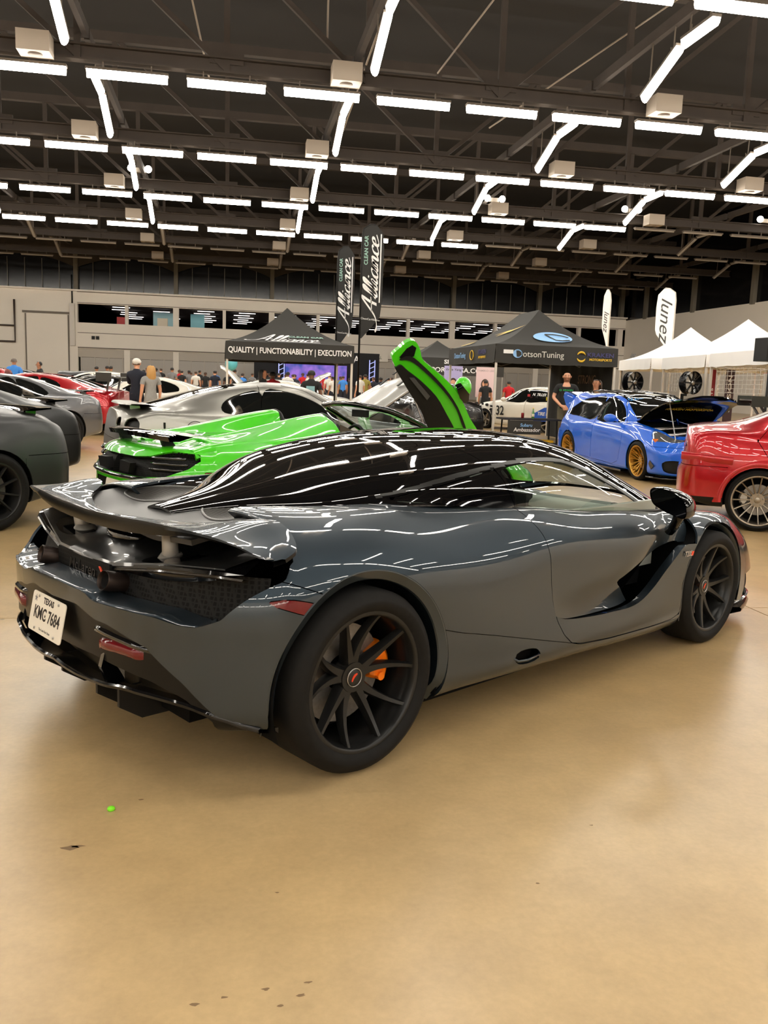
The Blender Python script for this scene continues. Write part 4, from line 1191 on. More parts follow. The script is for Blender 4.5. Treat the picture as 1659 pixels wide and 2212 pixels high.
# ---- door mirrors
for sgn in (-1, 1):
    mr = MB()
    P_ = []
    # housing lofted from glass rim forward
    rim = smooth_poly([(-.115, .058), (-.06, .072), (.02, .055), (.075, .02), (.095, -.03), (.085, -.068), (.03, -.062), (-.05, -.036), (-.10, -.005)], 5)
    for t, sc in ((0, 1.0), (.03, 1.05), (.08, 1.0), (.13, .82), (.165, .5), (.178, .15), (.18, .0)):
        P_.append([(2.02+t, sgn*(.985+p[0]*sc+.0*t), .868+p[1]*sc+.02*t) for p in rim])
    mr.grid(P_, closed_v=True); mo = mr.build('door_mirror', CARBON, car); fix(mo.data, 60)
    g_ = MB(); g_._add([(2.022, sgn*(.985+p[0]*.94), .868+p[1]*.94) for p in rim], [tuple(range(len(rim)))]); g_.build('mirror_glass', mat('mirror_dark', (.02, .02, .022), .03, 1.0), mo)
    q = MB(); q.tube([(2.10, sgn*1.0, .82), (2.12, sgn*.985, .785), (2.16, sgn*.945, .735), (2.20, sgn*.90, .70)], [.030, .028, .026, .030], 12); q.build('mirror_stalk', CARBON, mo)
# ---- badge on the blade
text('model_lettering', '720S', .040, mat('badge_chrome', (.6, .6, .62), .25, .9), car, frame((2.325, -.955, .565), (1, 0, 0), (0, .15, 1)), .001, .25, .0005)
MB().prism([(2.355, .552), (2.375, .552), (2.385, .575), (2.365, .575)], -.957, -.953, 'xz').build('model_mark', EMBL, car)
# ---- cabin
IN = mat('cabin_grey', srgb(176, 180, 172), .7); INB = mat('cabin_black', (.012, .012, .013), .6)
q = MB(); q.box((1.55, 0, .42), (1.7, 1.36, .12)); q.box((.78, 0, .62), (.12, 1.3, .44)); q.build('cabin_floor', INB, car)
for sgn in (-1, 1): MB().box((1.65, sgn*.735, .66), (1.3, .03, .36)).build('door_card', IN, car)
G = []
for y in np.linspace(-.70, .70, 21):
    b = .02*math.cos(y*9)
    G.append([(2.62, y, .74), (2.4, y, .775), (2.2, y, .78+b*.5), (2.05, y, .77+b), (1.98, y, .73+b), (1.99, y, .62), (2.05, y, .5)])
MB().grid(G, flip=True).build('dashboard', mat('dash_grey', srgb(96, 98, 94), .7), car)
G = []
for y in np.linspace(-.66, .66, 15): G.append([(2.15, y, .795), (2.06, y, .80+.012*math.cos(y*9)), (2.0, y, .775), (1.99, y, .72)])
MB().grid(G, flip=True).build('dash_pad', IN, car)
for sgn in (-1, 1):
    t_ = sgn*.36
    # seat shell: bucket with wings
    G = []
    for z, x, w, d in ((.45, 1.42, .20, .05), (.55, 1.30, .24, .09), (.68, 1.22, .26, .11), (.80, 1.17, .245, .10), (.90, 1.13, .19, .07), (.97, 1.115, .135, .05), (1.02, 1.11, .11, .03)):
        row = []
        for a in np.linspace(-1, 1, 13): row.append((x+d*abs(a)**2.2, t_+w*a, z))
        for a in np.linspace(1, -1, 13): row.append((x-.07+d*abs(a)**2.2*.4, t_+w*1.03*a, z))
        G.append(row)
    sb = MB().grid(G, closed_v=True); sb._add(G[-1], [tuple(range(26))]); so = sb.build('seat_back', IN if sgn > 0 else IN, car); fix(so.data, 60)
    G = []
    for x, z in ((1.30, .50), (1.5, .49), (1.75, .53), (1.80, .50)):
        G.append([(x, t_+.24*a, z+.06*abs(a)**3) for a in np.linspace(-1, 1, 11)])
    MB().grid(G, flip=True).build('seat_cushion', INB, car)
q = MB(); q.tube([(1.93+.05*math.cos(a), .36+.18*math.sin(a), .76+.175*math.cos(a)) for a in np.linspace(0, 2*PI, 32, endpoint=False)], .016, 8, closed=True)
q.bar((1.93, .19, .76), (1.93, .53, .76), .03); q.bar((1.95, .36, .76), (2.05, .36, .74), .05); q.build('steering_wheel', INB, car)
MB().box((2.0, 0, .72), (.06, .22, .2)).build('centre_screen', INB, car)
q = MB(); q.box((2.02, -.02, 1.06), (.04, .20, .055)); q.bar((2.02, -.02, 1.06), (2.08, -.02, 1.10), .02); q.build('cabin_mirror', INB, car)
for sgn in (-1, 1):
    q = MB(); q.tube([(2.12, sgn*.62, .785), (2.13, sgn*.62, .80)], [.045, .04], 16); q.build('air_vent', INB, car)
# ================================================================== GENERIC CAR BODIES
def rows2st(rows, rake_r=.2, rake_f=.0, bulge_r=.0, round_r=(.05, .08, .09), round_f=(.08, .14, .16)):
    S = []
    def sect(r, ky=1.0, dx=0.0, dz=0.0, end=0):
        x, zl, ym, zm, ysh, zsh, yr, zr, zt = r
        pts = [(ym-.16, zl), (ym-.035, zl+.025), (ym-.005, zl+.14), (ym, zm), (ym*.35+ysh*.65+.015, zsh-.10+.02), (ysh, zsh), ((ysh+yr)/2+.012, (zsh+zr)/2), (yr, zr), (yr*.55, zr+(zt-zr)*.75), (0, zt)]
        out = []
        for y, z in pts:
            xx = x+dx
            if end < 0: xx += rake_r*max(0, z-.6)
            if end > 0: xx -= rake_f*max(0, z-.5)
            out.append((xx, max(0, y)*ky, z+dz*(1 if z > .8 else 0)))
        return out
    a = rows[0]
    for k, d in zip((0.0, .5, .86), round_r[::-1]): S.append(sect(a, k, -d, -.01, -1))
    for i, r in enumerate(rows): S.append(sect(r, 1, 0, 0, -1 if i == 0 else (1 if i == len(rows)-1 else 0)))
    b = rows[-1]
    for k, d in zip((.86, .5, 0.0), round_f): S.append(sect(b, k, d, -.02, 1))
    return np.array(S)
HATCH = [(-.66, .30, .80, .58, .74, .90, .60, 1.20, 1.24), (-.40, .24, .875, .58, .80, .95, .59, 1.33, 1.385), (0, .19, .912, .6, .83, .95, .575, 1.37, 1.43), (.5, .16, .89, .6, .83, .94, .565, 1.385, 1.45), (1.0, .15, .885, .6, .83, .925, .57, 1.375, 1.44), (1.45, .15, .885, .6, .825, .91, .57, 1.30, 1.375), (1.85, .15, .89, .6, .82, .905, .575, 1.12, 1.22), (2.12, .16, .90, .6, .81, .91, .60, 1.0, 1.06), (2.4, .17, .91, .6, .805, .90, .55, .965, .99), (2.65, .17, .915, .6, .79, .875, .5, .93, .955), (3.0, .17, .885, .58, .745, .80, .48, .855, .885), (3.28, .18, .80, .52, .67, .70, .42, .76, .79)]
COUPE = [(-.84, .28, .86, .58, .80, .88, .55, .99, 1.02), (-.55, .24, .935, .6, .86, .975, .56, 1.03, 1.06), (-.28, .20, .955, .62, .87, .985, .55, 1.09, 1.125), (0, .18, .96, .62, .86, .98, .53, 1.165, 1.205), (.4, .16, .945, .6, .84, .96, .53, 1.255, 1.305), (.8, .15, .92, .6, .82, .94, .545, 1.30, 1.355), (1.2, .15, .915, .6, .82, .93, .56, 1.31, 1.37), (1.5, .15, .915, .6, .82, .92, .57, 1.265, 1.335), (1.85, .15, .92, .6, .82, .91, .58, 1.115, 1.205), (2.15, .16, .93, .6, .82, .90, .60, .985, 1.045), (2.4, .17, .94, .6, .82, .885, .52, .95, .975), (2.78, .18, .948, .6, .81, .86, .47, .905, .925), (3.2, .18, .92, .56, .77, .78, .42, .82, .85), (3.55, .19, .83, .5, .68, .66, .38, .70, .73)]
SEDAN = [(-.86, .30, .83, .62, .775, .975, .55, 1.055, 1.075), (-.55, .25, .905, .63, .82, 1.02, .55, 1.085, 1.105), (-.25, .21, .93, .63, .82, 1.02, .55, 1.11, 1.14), (.05, .19, .925, .63, .81, 1.01, .55, 1.215, 1.255), (.4, .17, .905, .62, .80, 1.0, .55, 1.345, 1.395), (.8, .16, .895, .62, .80, .985, .56, 1.41, 1.465), (1.2, .16, .89, .62, .80, .97, .57, 1.41, 1.47), (1.6, .16, .89, .62, .80, .96, .57, 1.345, 1.415), (1.95, .16, .89, .62, .80, .955, .58, 1.16, 1.26), (2.2, .17, .90, .62, .80, .95, .6, 1.02, 1.085), (2.45, .18, .91, .6, .79, .93, .53, .98, 1.005), (2.7, .18, .915, .6, .78, .90, .5, .945, .97), (3.05, .18, .89, .58, .74, .82, .46, .865, .895), (3.35, .2, .80, .5, .66, .70, .4, .745, .775)]
def rot_hood(sh, hx, hz, ang):
    c, s_ = math.cos(ang), math.sin(ang)
    def R(V):
        W = V.copy(); x, z = V[:, 0]-hx, V[:, 2]-hz
        W[:, 0] = hx+x*c-z*s_; W[:, 2] = hz+x*s_+z*c
        return W
    sh.V = R(sh.V); N = sh.N.copy()
    N0 = sh.N.copy(); N[:, 0] = N0[:, 0]*c-N0[:, 2]*s_; N[:, 2] = N0[:, 0]*s_+N0[:, 2]*c; sh.N = N
    return sh
TINT = mat('tinted_glass', (.004, .005, .005), .04, coat=1.0, spec=.6)
WINS = {
 'hatch': dict(side=[[(1.0, .945), (1.01, 1.335), (1.30, 1.325), (1.52, 1.245), (1.72, 1.12), (1.90, .97), (1.86, .94)], [(.93, .955), (.94, 1.335), (.5, 1.335), (.12, 1.275), (-.20, 1.12), (-.30, 1.03), (-.2, .995), (.3, .97)]],
               ws=[(1.40, -.3), (1.40, .3), (1.46, .47), (1.62, .535), (1.9, .575), (2.06, .60), (2.14, .5), (2.19, .25), (2.20, -.3)], rw=lambda C: (C[:, 0] < -.30) & (C[:, 2] > 1.0) & (C[:, 2] < 1.32) & (np.abs(C[:, 1]) < .56), rwf=lambda P: np.maximum.reduce([P[:, 0]+.36, .98-P[:, 2], P[:, 2]-1.30, np.abs(P[:, 1])-.56]),
               hood=[(2.16, -.3), (2.16, .4), (2.12, .66), (2.4, .69), (2.7, .67), (3.1, .58), (3.24, .45), (3.30, .2), (3.30, -.3)], doors=[[(.96, 1.4), (.96, .25), (1.8, .23), (2.02, .30), (2.10, .60), (2.08, .92), (1.9, 1.0), (1.5, 1.32), (1.2, 1.4)], [(.955, 1.4), (.955, .25), (.45, .27), (.33, .45), (.1, .68), (-.12, .90), (-.1, 1.12), (.2, 1.33), (.5, 1.4)]], hinge=(2.14, 1.0)),
 'coupe': dict(side=[[(.86, .955), (.88, 1.27), (1.15, 1.265), (1.42, 1.19), (1.68, 1.06), (1.90, .94), (1.6, .935)], [(.80, .965), (.82, 1.255), (.55, 1.215), (.36, 1.13), (.30, 1.03), (.40, .985)]],
               ws=[(1.42, -.3), (1.42, .3), (1.48, .47), (1.65, .54), (1.92, .575), (2.08, .60), (2.16, .5), (2.22, .25), (2.23, -.3)], rwf=lambda P: psdf([(-.50, -.3), (-.48, .3), (-.40, .44), (.0, .47), (.45, .46), (.58, .36), (.62, 0), (.62, -.3)])(np.stack([P[:, 0], np.abs(P[:, 1])], 1))+10*(P[:, 2] < .9),
               hood=[(2.2, -.3), (2.2, .4), (2.16, .66), (2.5, .68), (2.9, .64), (3.35, .52), (3.5, .3), (3.54, -.3)], doors=[[(.82, 1.4), (.80, .95), (.72, .60), (.74, .26), (1.9, .24), (2.12, .32), (2.18, .6), (2.14, .92), (1.9, 1.0), (1.4, 1.28)]], hinge=(2.2, 1.0)),
 'sedan': dict(side=[[(1.0, .99), (1.01, 1.37), (1.35, 1.36), (1.6, 1.26), (1.95, 1.0), (1.9, .975)], [(.93, .995), (.94, 1.37), (.6, 1.355), (.32, 1.25), (.16, 1.10), (.2, 1.03)]],
               ws=[(1.55, -.3), (1.55, .3), (1.6, .47), (1.75, .545), (1.98, .58), (2.12, .60), (2.2, .5), (2.26, .25), (2.27, -.3)], rwf=lambda P: psdf([(-.20, -.3), (-.19, .3), (-.12, .46), (.1, .48), (.3, .47), (.42, .36), (.46, 0), (.46, -.3)])(np.stack([P[:, 0], np.abs(P[:, 1])], 1))+10*(P[:, 2] < 1.05),
               hood=[(2.24, -.3), (2.24, .4), (2.2, .66), (2.5, .68), (2.9, .62), (3.2, .5), (3.32, .3), (3.34, -.3)], doors=[[(.965, 1.45), (.965, .26), (1.9, .25), (2.1, .34), (2.16, .6), (2.14, .95), (1.95, 1.05), (1.5, 1.4)], [(.96, 1.45), (.96, .26), (.45, .28), (.33, .45), (.12, .7), (-.05, .95), (.1, 1.15), (.35, 1.36), (.6, 1.45)]], hinge=(2.22, 1.03)),
}
_shells = {}
def gcar(kind, name, label, col, loc, rz, wheel, wb=None, roofm=None, hood_open=None, glassm=None, group=None, detail=1, tail=None, head=None, nu=84, nv=64, hoodm=None, hood_in=None, ride=0.0, skip_wheels=(), bumperm=None, mirrors=True, seams=True, rear_scale=1.0):
    rows = {'hatch': HATCH, 'coupe': COUPE, 'sedan': SEDAN}[kind]; W = WINS[kind]
    wb = wb or {'hatch': 2.65, 'coupe': 2.78, 'sedan': 2.65}[kind]
    R, wd, rr, style, rimm, trk = wheel['R'], wheel['w'], wheel['rr'], wheel['style'], wheel['mat'], wheel.get('track', .80)
    aR = wheel.get('arch', R+.035)
    car = thing(name, label, 'car', (loc[0], loc[1], 0), rz, group)
    glassm = glassm or TINT
    P = loft(rows2st(rows, {'hatch': .42, 'coupe': .12, 'sedan': .10}[kind], .15), nu, nv)
    P[:, :, 2] -= ride
    if rear_scale != 1: P[:, :, 0] = np.where(P[:, :, 0] < -.3, -.3+(P[:, :, 0]+.3)*rear_scale, P[:, :, 0])
    M = Shell.grid(P)
    if (M.N*(M.V-np.array([1.2, 0, .6]))).sum() < 0: M.N = -M.N
    sd = lambda poly: side([(x, z-ride) for x, z in poly])
    for cx in (0, wb):
        M.cutout(circle(cx, R, aR))
        M.cutout(side([(cx-aR*.97, .0), (cx-aR*.98, R), (cx+aR*.98, R), (cx+aR*.97, .0)]))
    out = {}
    # glass
    k = 0
    for poly in W['side']:
        w = M.cutout(sd(smooth_poly(poly, 3)), .003, only=lambda C: np.abs(C[:, 1]) > .45)
        for sgn in (-1, 1): w.copy().half(sgn).offset(-.004).build('side_window', glassm, car, 0)
    ws = M.cutout(top(W['ws']), .003, only=lambda C: (C[:, 0] > 1.2) & (C[:, 2] > .9-ride)); out['ws'] = ws.offset(-.004).build('windscreen', glassm, car, 0)
    rwf = W['rwf']; rw = M.cutout(lambda Q: rwf(Q+np.array([0, 0, ride])), .003, only=lambda C: C[:, 0] < 1.0)
    rw.offset(-.004).build('rear_window', glassm, car, 0)
    # lamps
    for nm, specs in (('tail_lamp', tail), ('headlamp', head)):
        for sp in specs or ():
            fn, mt_, only = sp['fn'], sp['mat'], sp['only']
            l = M.cutout(fn, .002, only=only)
            for sgn in (-1, 1):
                o = l.copy().half(sgn).offset(sp.get('off', -.006)).build(nm, mt_, car, 0.02)
    h = M.cutout(top(W['hood']), .003, only=lambda C: (C[:, 0] > 1.9) & (C[:, 2] > .62-ride))
    if hood_open is not None:
        rot_hood(h, W['hinge'][0], W['hinge'][1]-ride, hood_open)
        ho = h.build('bonnet', hoodm or col, car, .02)
        inner = h.copy().offset(-.03); inner.N = -inner.N
        inner.build('bonnet_underside', hood_in or BLACK, ho, 0)
        out['hood'] = ho
        q = MB(); q.box((2.65, 0, .60-ride), (.95, 1.25, .12)); q.box((2.62, 0, .72-ride), (.5, .55, .14)); q.box((2.95, .2, .70-ride), (.2, .6, .1)); q.build('engine_block', DARKIN, car)
        q = MB(); q.tube([(2.4, -.62, .86-ride), (2.45, 0, .90-ride), (2.4, .62, .86-ride)], .02, 8); q.tube([(2.9, -.5, .78-ride), (2.8, 0, .84-ride), (2.95, .45, .78-ride)], .035, 8); q.build('engine_pipe', STEEL, car)
        q = MB(); q.bar((3.2, -.55, .72-ride), (W['hinge'][0]+(3.0-W['hinge'][0])*math.cos(hood_open), -.55, W['hinge'][1]-ride+.85*math.sin(hood_open)), .012); q.build('bonnet_prop', STEEL, car)
    else:
        h.build('bonnet', hoodm or col, car, .01)
    if roofm is not None:
        r_ = M.cutout(lambda Q: np.maximum.reduce([np.abs(Q[:, 1])-.52, -.36-Q[:, 0], Q[:, 0]-1.62]) + 10*(Q[:, 2] < 1.2-ride), .0); r_.build('roof', roofm, car, .006)
    if seams:
        for poly in W['doors']:
            d = M.cutout(sd(poly), .003, only=lambda C: np.abs(C[:, 1]) > .5)
            for sgn in (-1, 1): d.copy().half(sgn).build('door', col, car, .01)
        b = M.cutout(lambda Q: np.maximum(wb+aR*.86-Q[:, 0], Q[:, 2]-.62+ride), .003); out['fb'] = b
        bb = M.cutout(lambda Q: np.maximum(Q[:, 0]+aR*.80, Q[:, 2]-.66+ride), .003); out['rb'] = bb
        out['body'] = M
    else:
        out['body'] = M
    out['car'] = car; out['M'] = M
    # wheels and wells
    for cx in (0, wb):
        for sgn in (-1, 1):
            if (cx > 0, sgn) in skip_wheels: continue
            make_wheel(car, (cx, sgn*trk, R), sgn, R, wd, rr, style, rimm, wheel.get('dish', .05), None, wheel.get('lip'), wheel.get('caliper'), wheel.get('disc', .16), wheel.get('rot', .2), detail, wheel.get('hub', .06), wheel.get('camber', 0.0))
            arch_well(car, cx, R, aR+.01, .45, .84, sgn)
    q = MB(); q.box((wb/2, 0, .22), (wb-2*aR-.02, 1.5, .1)); q.box((-.5, 0, .30), (.3, 1.2, .2)); q.box((wb+.52, 0, .28), (.25, 1.1, .2)); q.build('underbody', DARKIN, car)
    q = MB(); q.box((1.0, 0, .60), (1.9, 1.3, .5)); q.build('cabin_floor', DARKIN, car)
    if mirrors:
        for sgn in (-1, 1):
            q = MB(); q.sphere((1.78, sgn*.96, 1.0-ride), .1, 14, 10, sc=(.7, 1.15, .72)); q.bar((1.80, sgn*.82, .965-ride), (1.78, sgn*.92, .985-ride), .05); q.build('door_mirror', col, car)
    out['col'] = col
    return out
def finish(o, flange=.012):
    """build whatever panels are left"""
    car, col = o['car'], o['col']
    if 'fb' in o and o['fb'] is not None: o['fb'].build('front_bumper', o.get('fbm') or col, car, flange)
    if 'rb' in o and o['rb'] is not None: o['rb'].build('rear_bumper', o.get('rbm') or col, car, flange)
    o['body'].build('body_shell', col, car, flange)
    return car
# ================================================================== CARS IN THE HALL
BLUE = paint('nitrous_blue', srgb(6, 98, 224), .1, .35)
RED = paint('candy_red', srgb(176, 6, 22), .45, .3)
GUN = mat('gunmetal_paint', srgb(68, 69, 70), .45, .7, .25, coat_rough=.15)
GUN2 = paint('grey_gloss', srgb(116, 117, 120), .7, .3)
SILV = mat('satin_silver', srgb(158, 156, 150), .34, .8, .5, coat_rough=.12)
WHITEC = paint('white_car', srgb(238, 234, 222), 0, .4)
BLKC = paint('black_car', (.006, .006, .007), 0, .3)
GOLD = mat('gold_wheel', srgb(196, 148, 62), .3, .75)
SILW = mat('silver_wheel', srgb(150, 140, 126), .3, .85)
DGW = mat('dark_wheel', (.03, .03, .03), .35, .5)
LENS = mat('clear_lens', (.25, .25, .26), .05, .6, coat=1.0)
YEL = mat('fog_yellow', srgb(226, 206, 40), .3)
AMB = mat('amber', srgb(235, 120, 40), .2, coat=1)
YELT = mat('banner_yellow', srgb(232, 200, 60), .5)
# ---------------- blue hatchback, bonnet up
wh = dict(R=.318, w=.265, rr=.248, style='mesh12', mat=GOLD, track=.775, arch=.335, dish=.07, disc=.15, camber=.075)
hd = [dict(fn=top(smooth_poly([(2.86, .72), (2.92, .80), (3.08, .79), (3.30, .62), (3.36, .44), (3.30, .42), (3.1, .60)], 4)), mat=LENS, only=lambda C: (C[:, 0] > 2.7) & (C[:, 2] > .55), off=-.008)]
tl = [dict(fn=lambda P: np.maximum.reduce([P[:, 0]+.44, .66-P[:, 2], P[:, 2]-.93, .56-np.abs(P[:, 1])]), mat=REDLENS, only=lambda C: C[:, 0] < 0)]
B = gcar('hatch', 'hatchback_car', 'bright blue hatchback with gold wheels and its black bonnet propped open', BLUE, (7.2859, 15.6117), -1.5318, wh, roofm=GLOSSB, hood_open=.56, hoodm=GLOSSB, hood_in=mat('bonnet_inner', (.004, .004, .004), .12, coat=1), head=hd, tail=tl, nu=120, nv=90, detail=2, ride=.045)
bc = B['car']; fb = B['fb']
# fog pockets, grille, lower lip
fog = fb.cutout(lambda P: psdf(smooth_poly([(.50, .19), (.47, .31), (.56, .375), (.74, .375), (.80, .33), (.78, .22), (.70, .18)], 2))(np.stack([np.abs(P[:, 1]), P[:, 2]], 1)), .0, only=lambda C: C[:, 0] > 3.0)
for sgn in (-1, 1):
    f1 = fog.copy().half(sgn); f1.offset(-.05).build('fog_pocket', BLACK, bc, -.05)
    xx = 3.40; MB().prism([(.68, .20), (.68, .355), (.745, .355), (.76, .20)] if sgn > 0 else [(-.68, .20), (-.68, .355), (-.745, .355), (-.76, .20)], 3.235, 3.25, 'yz').build('fog_panel', YEL, bc)
gri = fb.cutout(lambda P: psdf(smooth_poly([(-.1, .20), (-.1, .62), (.32, .60), (.42, .48), (.36, .26), (.28, .20)], 2))(np.stack([np.abs(P[:, 1]), P[:, 2]], 1)), .0, only=lambda C: C[:, 0] > 3.1)
gri.offset(-.03).build('grille', DARKIN, bc, -.03)
finish(B)
G = []
for y in np.linspace(-.90, .90, 31):
    x = float(np.interp(abs(y), [0, .5, .75, .86, .90], [3.50, 3.46, 3.34, 3.15, 2.98])); G.append([(x-.25, y*.95, .085), (x, y, .085), (x+.01, y, .10), (x-.25, y*.95, .105)])
MB().grid(G, closed_v=True).build('front_splitter', GLOSSB, bc)
for sgn in (-1, 1):
    MB().prism([(.42, .095), (2.22, .095), (2.22, .125), (.42, .125)], sgn*.80, sgn*.93, 'xz').build('side_skirt', GLOSSB, bc)
    MB().prism([(3.02, .30), (3.10, .22), (3.18, .28), (3.05, .36)], sgn*.865, sgn*.885, 'xz').build('canard', GLOSSB, bc)
    MB().box((3.01, sgn*.79, .665), (.09, .05, .06)).build('indicator', AMB, bc)
    MB().prism([(1.72, 1.0), (1.70, .955), (1.80, .955), (1.80, 1.0)], sgn*.93, sgn*.99, 'xz').build('mirror_base', BLACK, bc)
    MB().tube([(1.42, sgn*.44, 1.365), (.4, sgn*.45, 1.42), (-.3, sgn*.45, 1.37)], .012, 6).build('roof_rail', GLOSSB, bc)
# roof spoiler
sp = MB(); sp.prism([(-.30, 1.30), (-.62, 1.365), (-.86, 1.36), (-.86, 1.335), (-.5, 1.28)], -.60, .60, 'xz'); sp.build('roof_spoiler', GLOSSB, bc)
for sgn in (-1, 1): MB().prism([(-.36, 1.16), (-.42, 1.30), (-.80, 1.36), (-.84, 1.26), (-.70, 1.10), (-.52, 1.0)], sgn*.60, sgn*.66, 'xz').build('spoiler_end', BLUE, bc)
text('screen_banner', 'KRAKEN MOTORSPORTS', .095, mat('banner_blue', srgb(40, 120, 190), .5), bc, frame((1.545, 0, 1.275), (0, 1, 0), (-.78, 0, .62)), .0015, 0, .001)
hc, hs = math.cos(.49), math.sin(.49)
def hp(r, y, d=.055): return (2.14+r*hc+d*hs, y, .955+r*hs-d*hc)
text('bonnet_lettering', 'KRAKEN MOTORSPORTS', .085, YELT, bc, frame(hp(.52, .05), (0, 1, 0), (hc, 0, hs)), .0015, 0, .001)
q = MB(); q.tube([hp(.52+.035*math.sin(a), -.56+.055*math.cos(a)) for a in np.linspace(0, 2*PI, 16, endpoint=False)], .006, 5, closed=True); q.build('bonnet_ring', YELT, bc)
q = MB(); q.tube([(2.60, .70, .80), (2.62, 0, .86), (2.60, -.70, .80)], .022, 8); q.build('strut_brace', STEEL, bc)
MB().box((3.02, 0, .70), (.16, .9, .08)).build('radiator_cover', BLUE, bc)
MB().box((2.75, .35, .75), (.3, .3, .12)).build('engine_cover', mat('engine_blue', srgb(30, 60, 150), .4), bc)
# ---------------- red saloon at the right edge
wh = dict(R=.325, w=.265, rr=.262, style='split15', mat=SILW, track=.79, arch=.352, dish=.085, disc=.165, lip=SILW, hub=.075, caliper=(STEEL, PI-.1))
tl = [dict(fn=lambda P: psdf([(-1.2, .86), (-1.2, 1.02), (-.83, 1.005), (-.745, .862), (-.76, .85)])(P[:, [0, 2]]), mat=REDLENS, only=lambda C: (C[:, 0] < -.5) & (np.abs(C[:, 1]) > .45))]
A = gcar('sedan', 'saloon_car', 'candy red saloon with silver mesh wheels cut off by the right edge', RED, (5.96, 8.91), -.54, wh, wb=2.65, rear_scale=.80, tail=tl, nu=120, nv=90, detail=2)
rb = A['rb']; car_r = A['car']
# flared bumper with a ledge: skin stands proud of the quarter panel
A['body'].split(lambda P: P[:, 2]-.66)
rb.move(lambda V, N: V+N*(.03*np.clip((.66-V[:, 2])/.05, 0, 1))[:, None]*np.clip((-V[:, 0]-.30)/.15, 0, 1)[:, None])
low = rb.cutout(lambda P: P[:, 2]-(.335+.0*P[:, 0]), .0); low.offset(-.015).build('bumper_valance', BLACK, car_r, .02)
finish(A)
for sgn in (-1, 1):
    L = []
    for x in np.linspace(-.80, -.28, 14):
        y = float(np.interp(x, [-.8, -.55, -.28], [.84, .912, .938])); L.append([(x, sgn*(y-.02), .80-.05*(x+.8)), (x, sgn*(y+.012), .795-.05*(x+.8)), (x, sgn*(y+.016), .75-.05*(x+.8)), (x, sgn*(y-.012), .715-.05*(x+.8))])
    MB().grid(L).build('quarter_crease', RED, car_r)
    V_ = P
    G = []
    for a in np.linspace(-.1, PI+.1, 40):
        ca, sa = math.cos(a), math.sin(a)
        G.append([(.36*ca, sgn*.915, .325+.36*sa), (.365*ca, sgn*.938, .325+.365*sa), (.40*ca, sgn*.932, .325+.40*sa), (.45*ca, sgn*.905, .325+.45*sa)])
    MB().grid(G).build('wheel_arch_flare', RED, car_r)
# ---------------- satin silver coupe, bonnet up
round_l = [dict(fn=(lambda c: (lambda P: np.sqrt((P[:, 0]-c[0])**2+(np.abs(P[:, 1])-c[1])**2+(P[:, 2]-.83)**2)-.10))(c), mat=mat('lamp_void', (.005, .005, .005), .5), only=lambda C: C[:, 0] < -.45, off=-.05) for c in ((-.74, .83), (-.88, .60))]
whg = dict(R=.35, w=.27, rr=.26, style='five', mat=DGW, track=.82, arch=.375, disc=.18)
D = gcar('coupe', 'coupe_car', 'satin silver coupe with empty round tail lamp holes and raised bonnet, behind the green car', SILV, (-.5484, 11.2491), .24, whg, tail=round_l, hood_open=.66, nu=110, nv=84, detail=1, mirrors=True)
def boot_wing(o, m_, z0=1.02):
    q = MB(); G = []
    for y in np.linspace(-.74, .74, 25):
        e = abs(y)/.74; x = -.70+.10*e**3
        G.append([(x-.15, y, z0+.045), (x-.14, y, z0+.06), (x+.05, y, z0+.055), (x+.16, y, z0+.03), (x+.05, y, z0+.028)])
    q.grid(G, closed_v=True); w = q.build('boot_wing', m_, o['car']); fix(w.data, 45)
    for sgn in (-1, 1):
        MB().prism([(-.72, z0-.06), (-.73, z0+.035), (-.62, z0+.035), (-.60, z0-.06)], sgn*.50, sgn*.53, 'xz').build('wing_post', m_, o['car'])
boot_wing(D, SILV)
finish(D)
q = MB(); q.tube([(-.05+.10*math.cos(a), -.955-.004, .80+.10*math.sin(a)) for a in np.linspace(0, 2*PI, 28, endpoint=False)], .004, 5, closed=True); q.build('fuel_flap_seam', BLACK, D['car'])
MB().box((-.40, -.935, .83), (.02, .03, .10)).build('vent_slot', BLACK, D['car'])
for i, x in enumerate((3.0, 3.25)):
    c, s_ = math.cos(.66), math.sin(.66)
    for sgn in (-1, 1):
        px_, pz_ = x-2.2, .90-1.0; MB().box((0, 0, 0), (.16, .05, .012)).build('bonnet_duct', BLACK, D['car'], (2.2+px_*c-pz_*s_+.0, sgn*.30, 1.0+px_*s_+pz_*c+.02), (0, -.66, 0))
# ---------------- gunmetal coupes at the left edge
def lamps_red(): return [dict(fn=(lambda c: (lambda P: np.hypot(np.abs(P[:, 1])-c, P[:, 2]-.83)-.075))(c), mat=REDLENS, only=lambda C: C[:, 0] < -.45, off=-.01) for c in (.66, .42)]
whd = dict(R=.35, w=.27, rr=.262, style='ten', mat=DGW, track=.825, arch=.38, disc=.18)
for nm, lb, loc, rz, cm, wing in (('coupe_car', 'matte gunmetal coupe cut off by the left edge, nearest of the parked grey coupes', (-2.70, 8.62), 3.98, GUN, GLOSSB), ('coupe_car', 'dark grey coupe showing only a strip of rear fender, second from the left edge', (-3.0, 11.2), 3.98, GUN, GLOSSB), ('coupe_car', 'glossy grey coupe with black wheels, third from the left edge', (-3.53, 17.05), 3.98, GUN2, GUN2)):
    o = gcar('coupe', nm, lb, cm, loc, rz, whd, tail=lamps_red(), nu=90, nv=70, group='grey coupes parked at left')
    boot_wing(o, wing); finish(o)
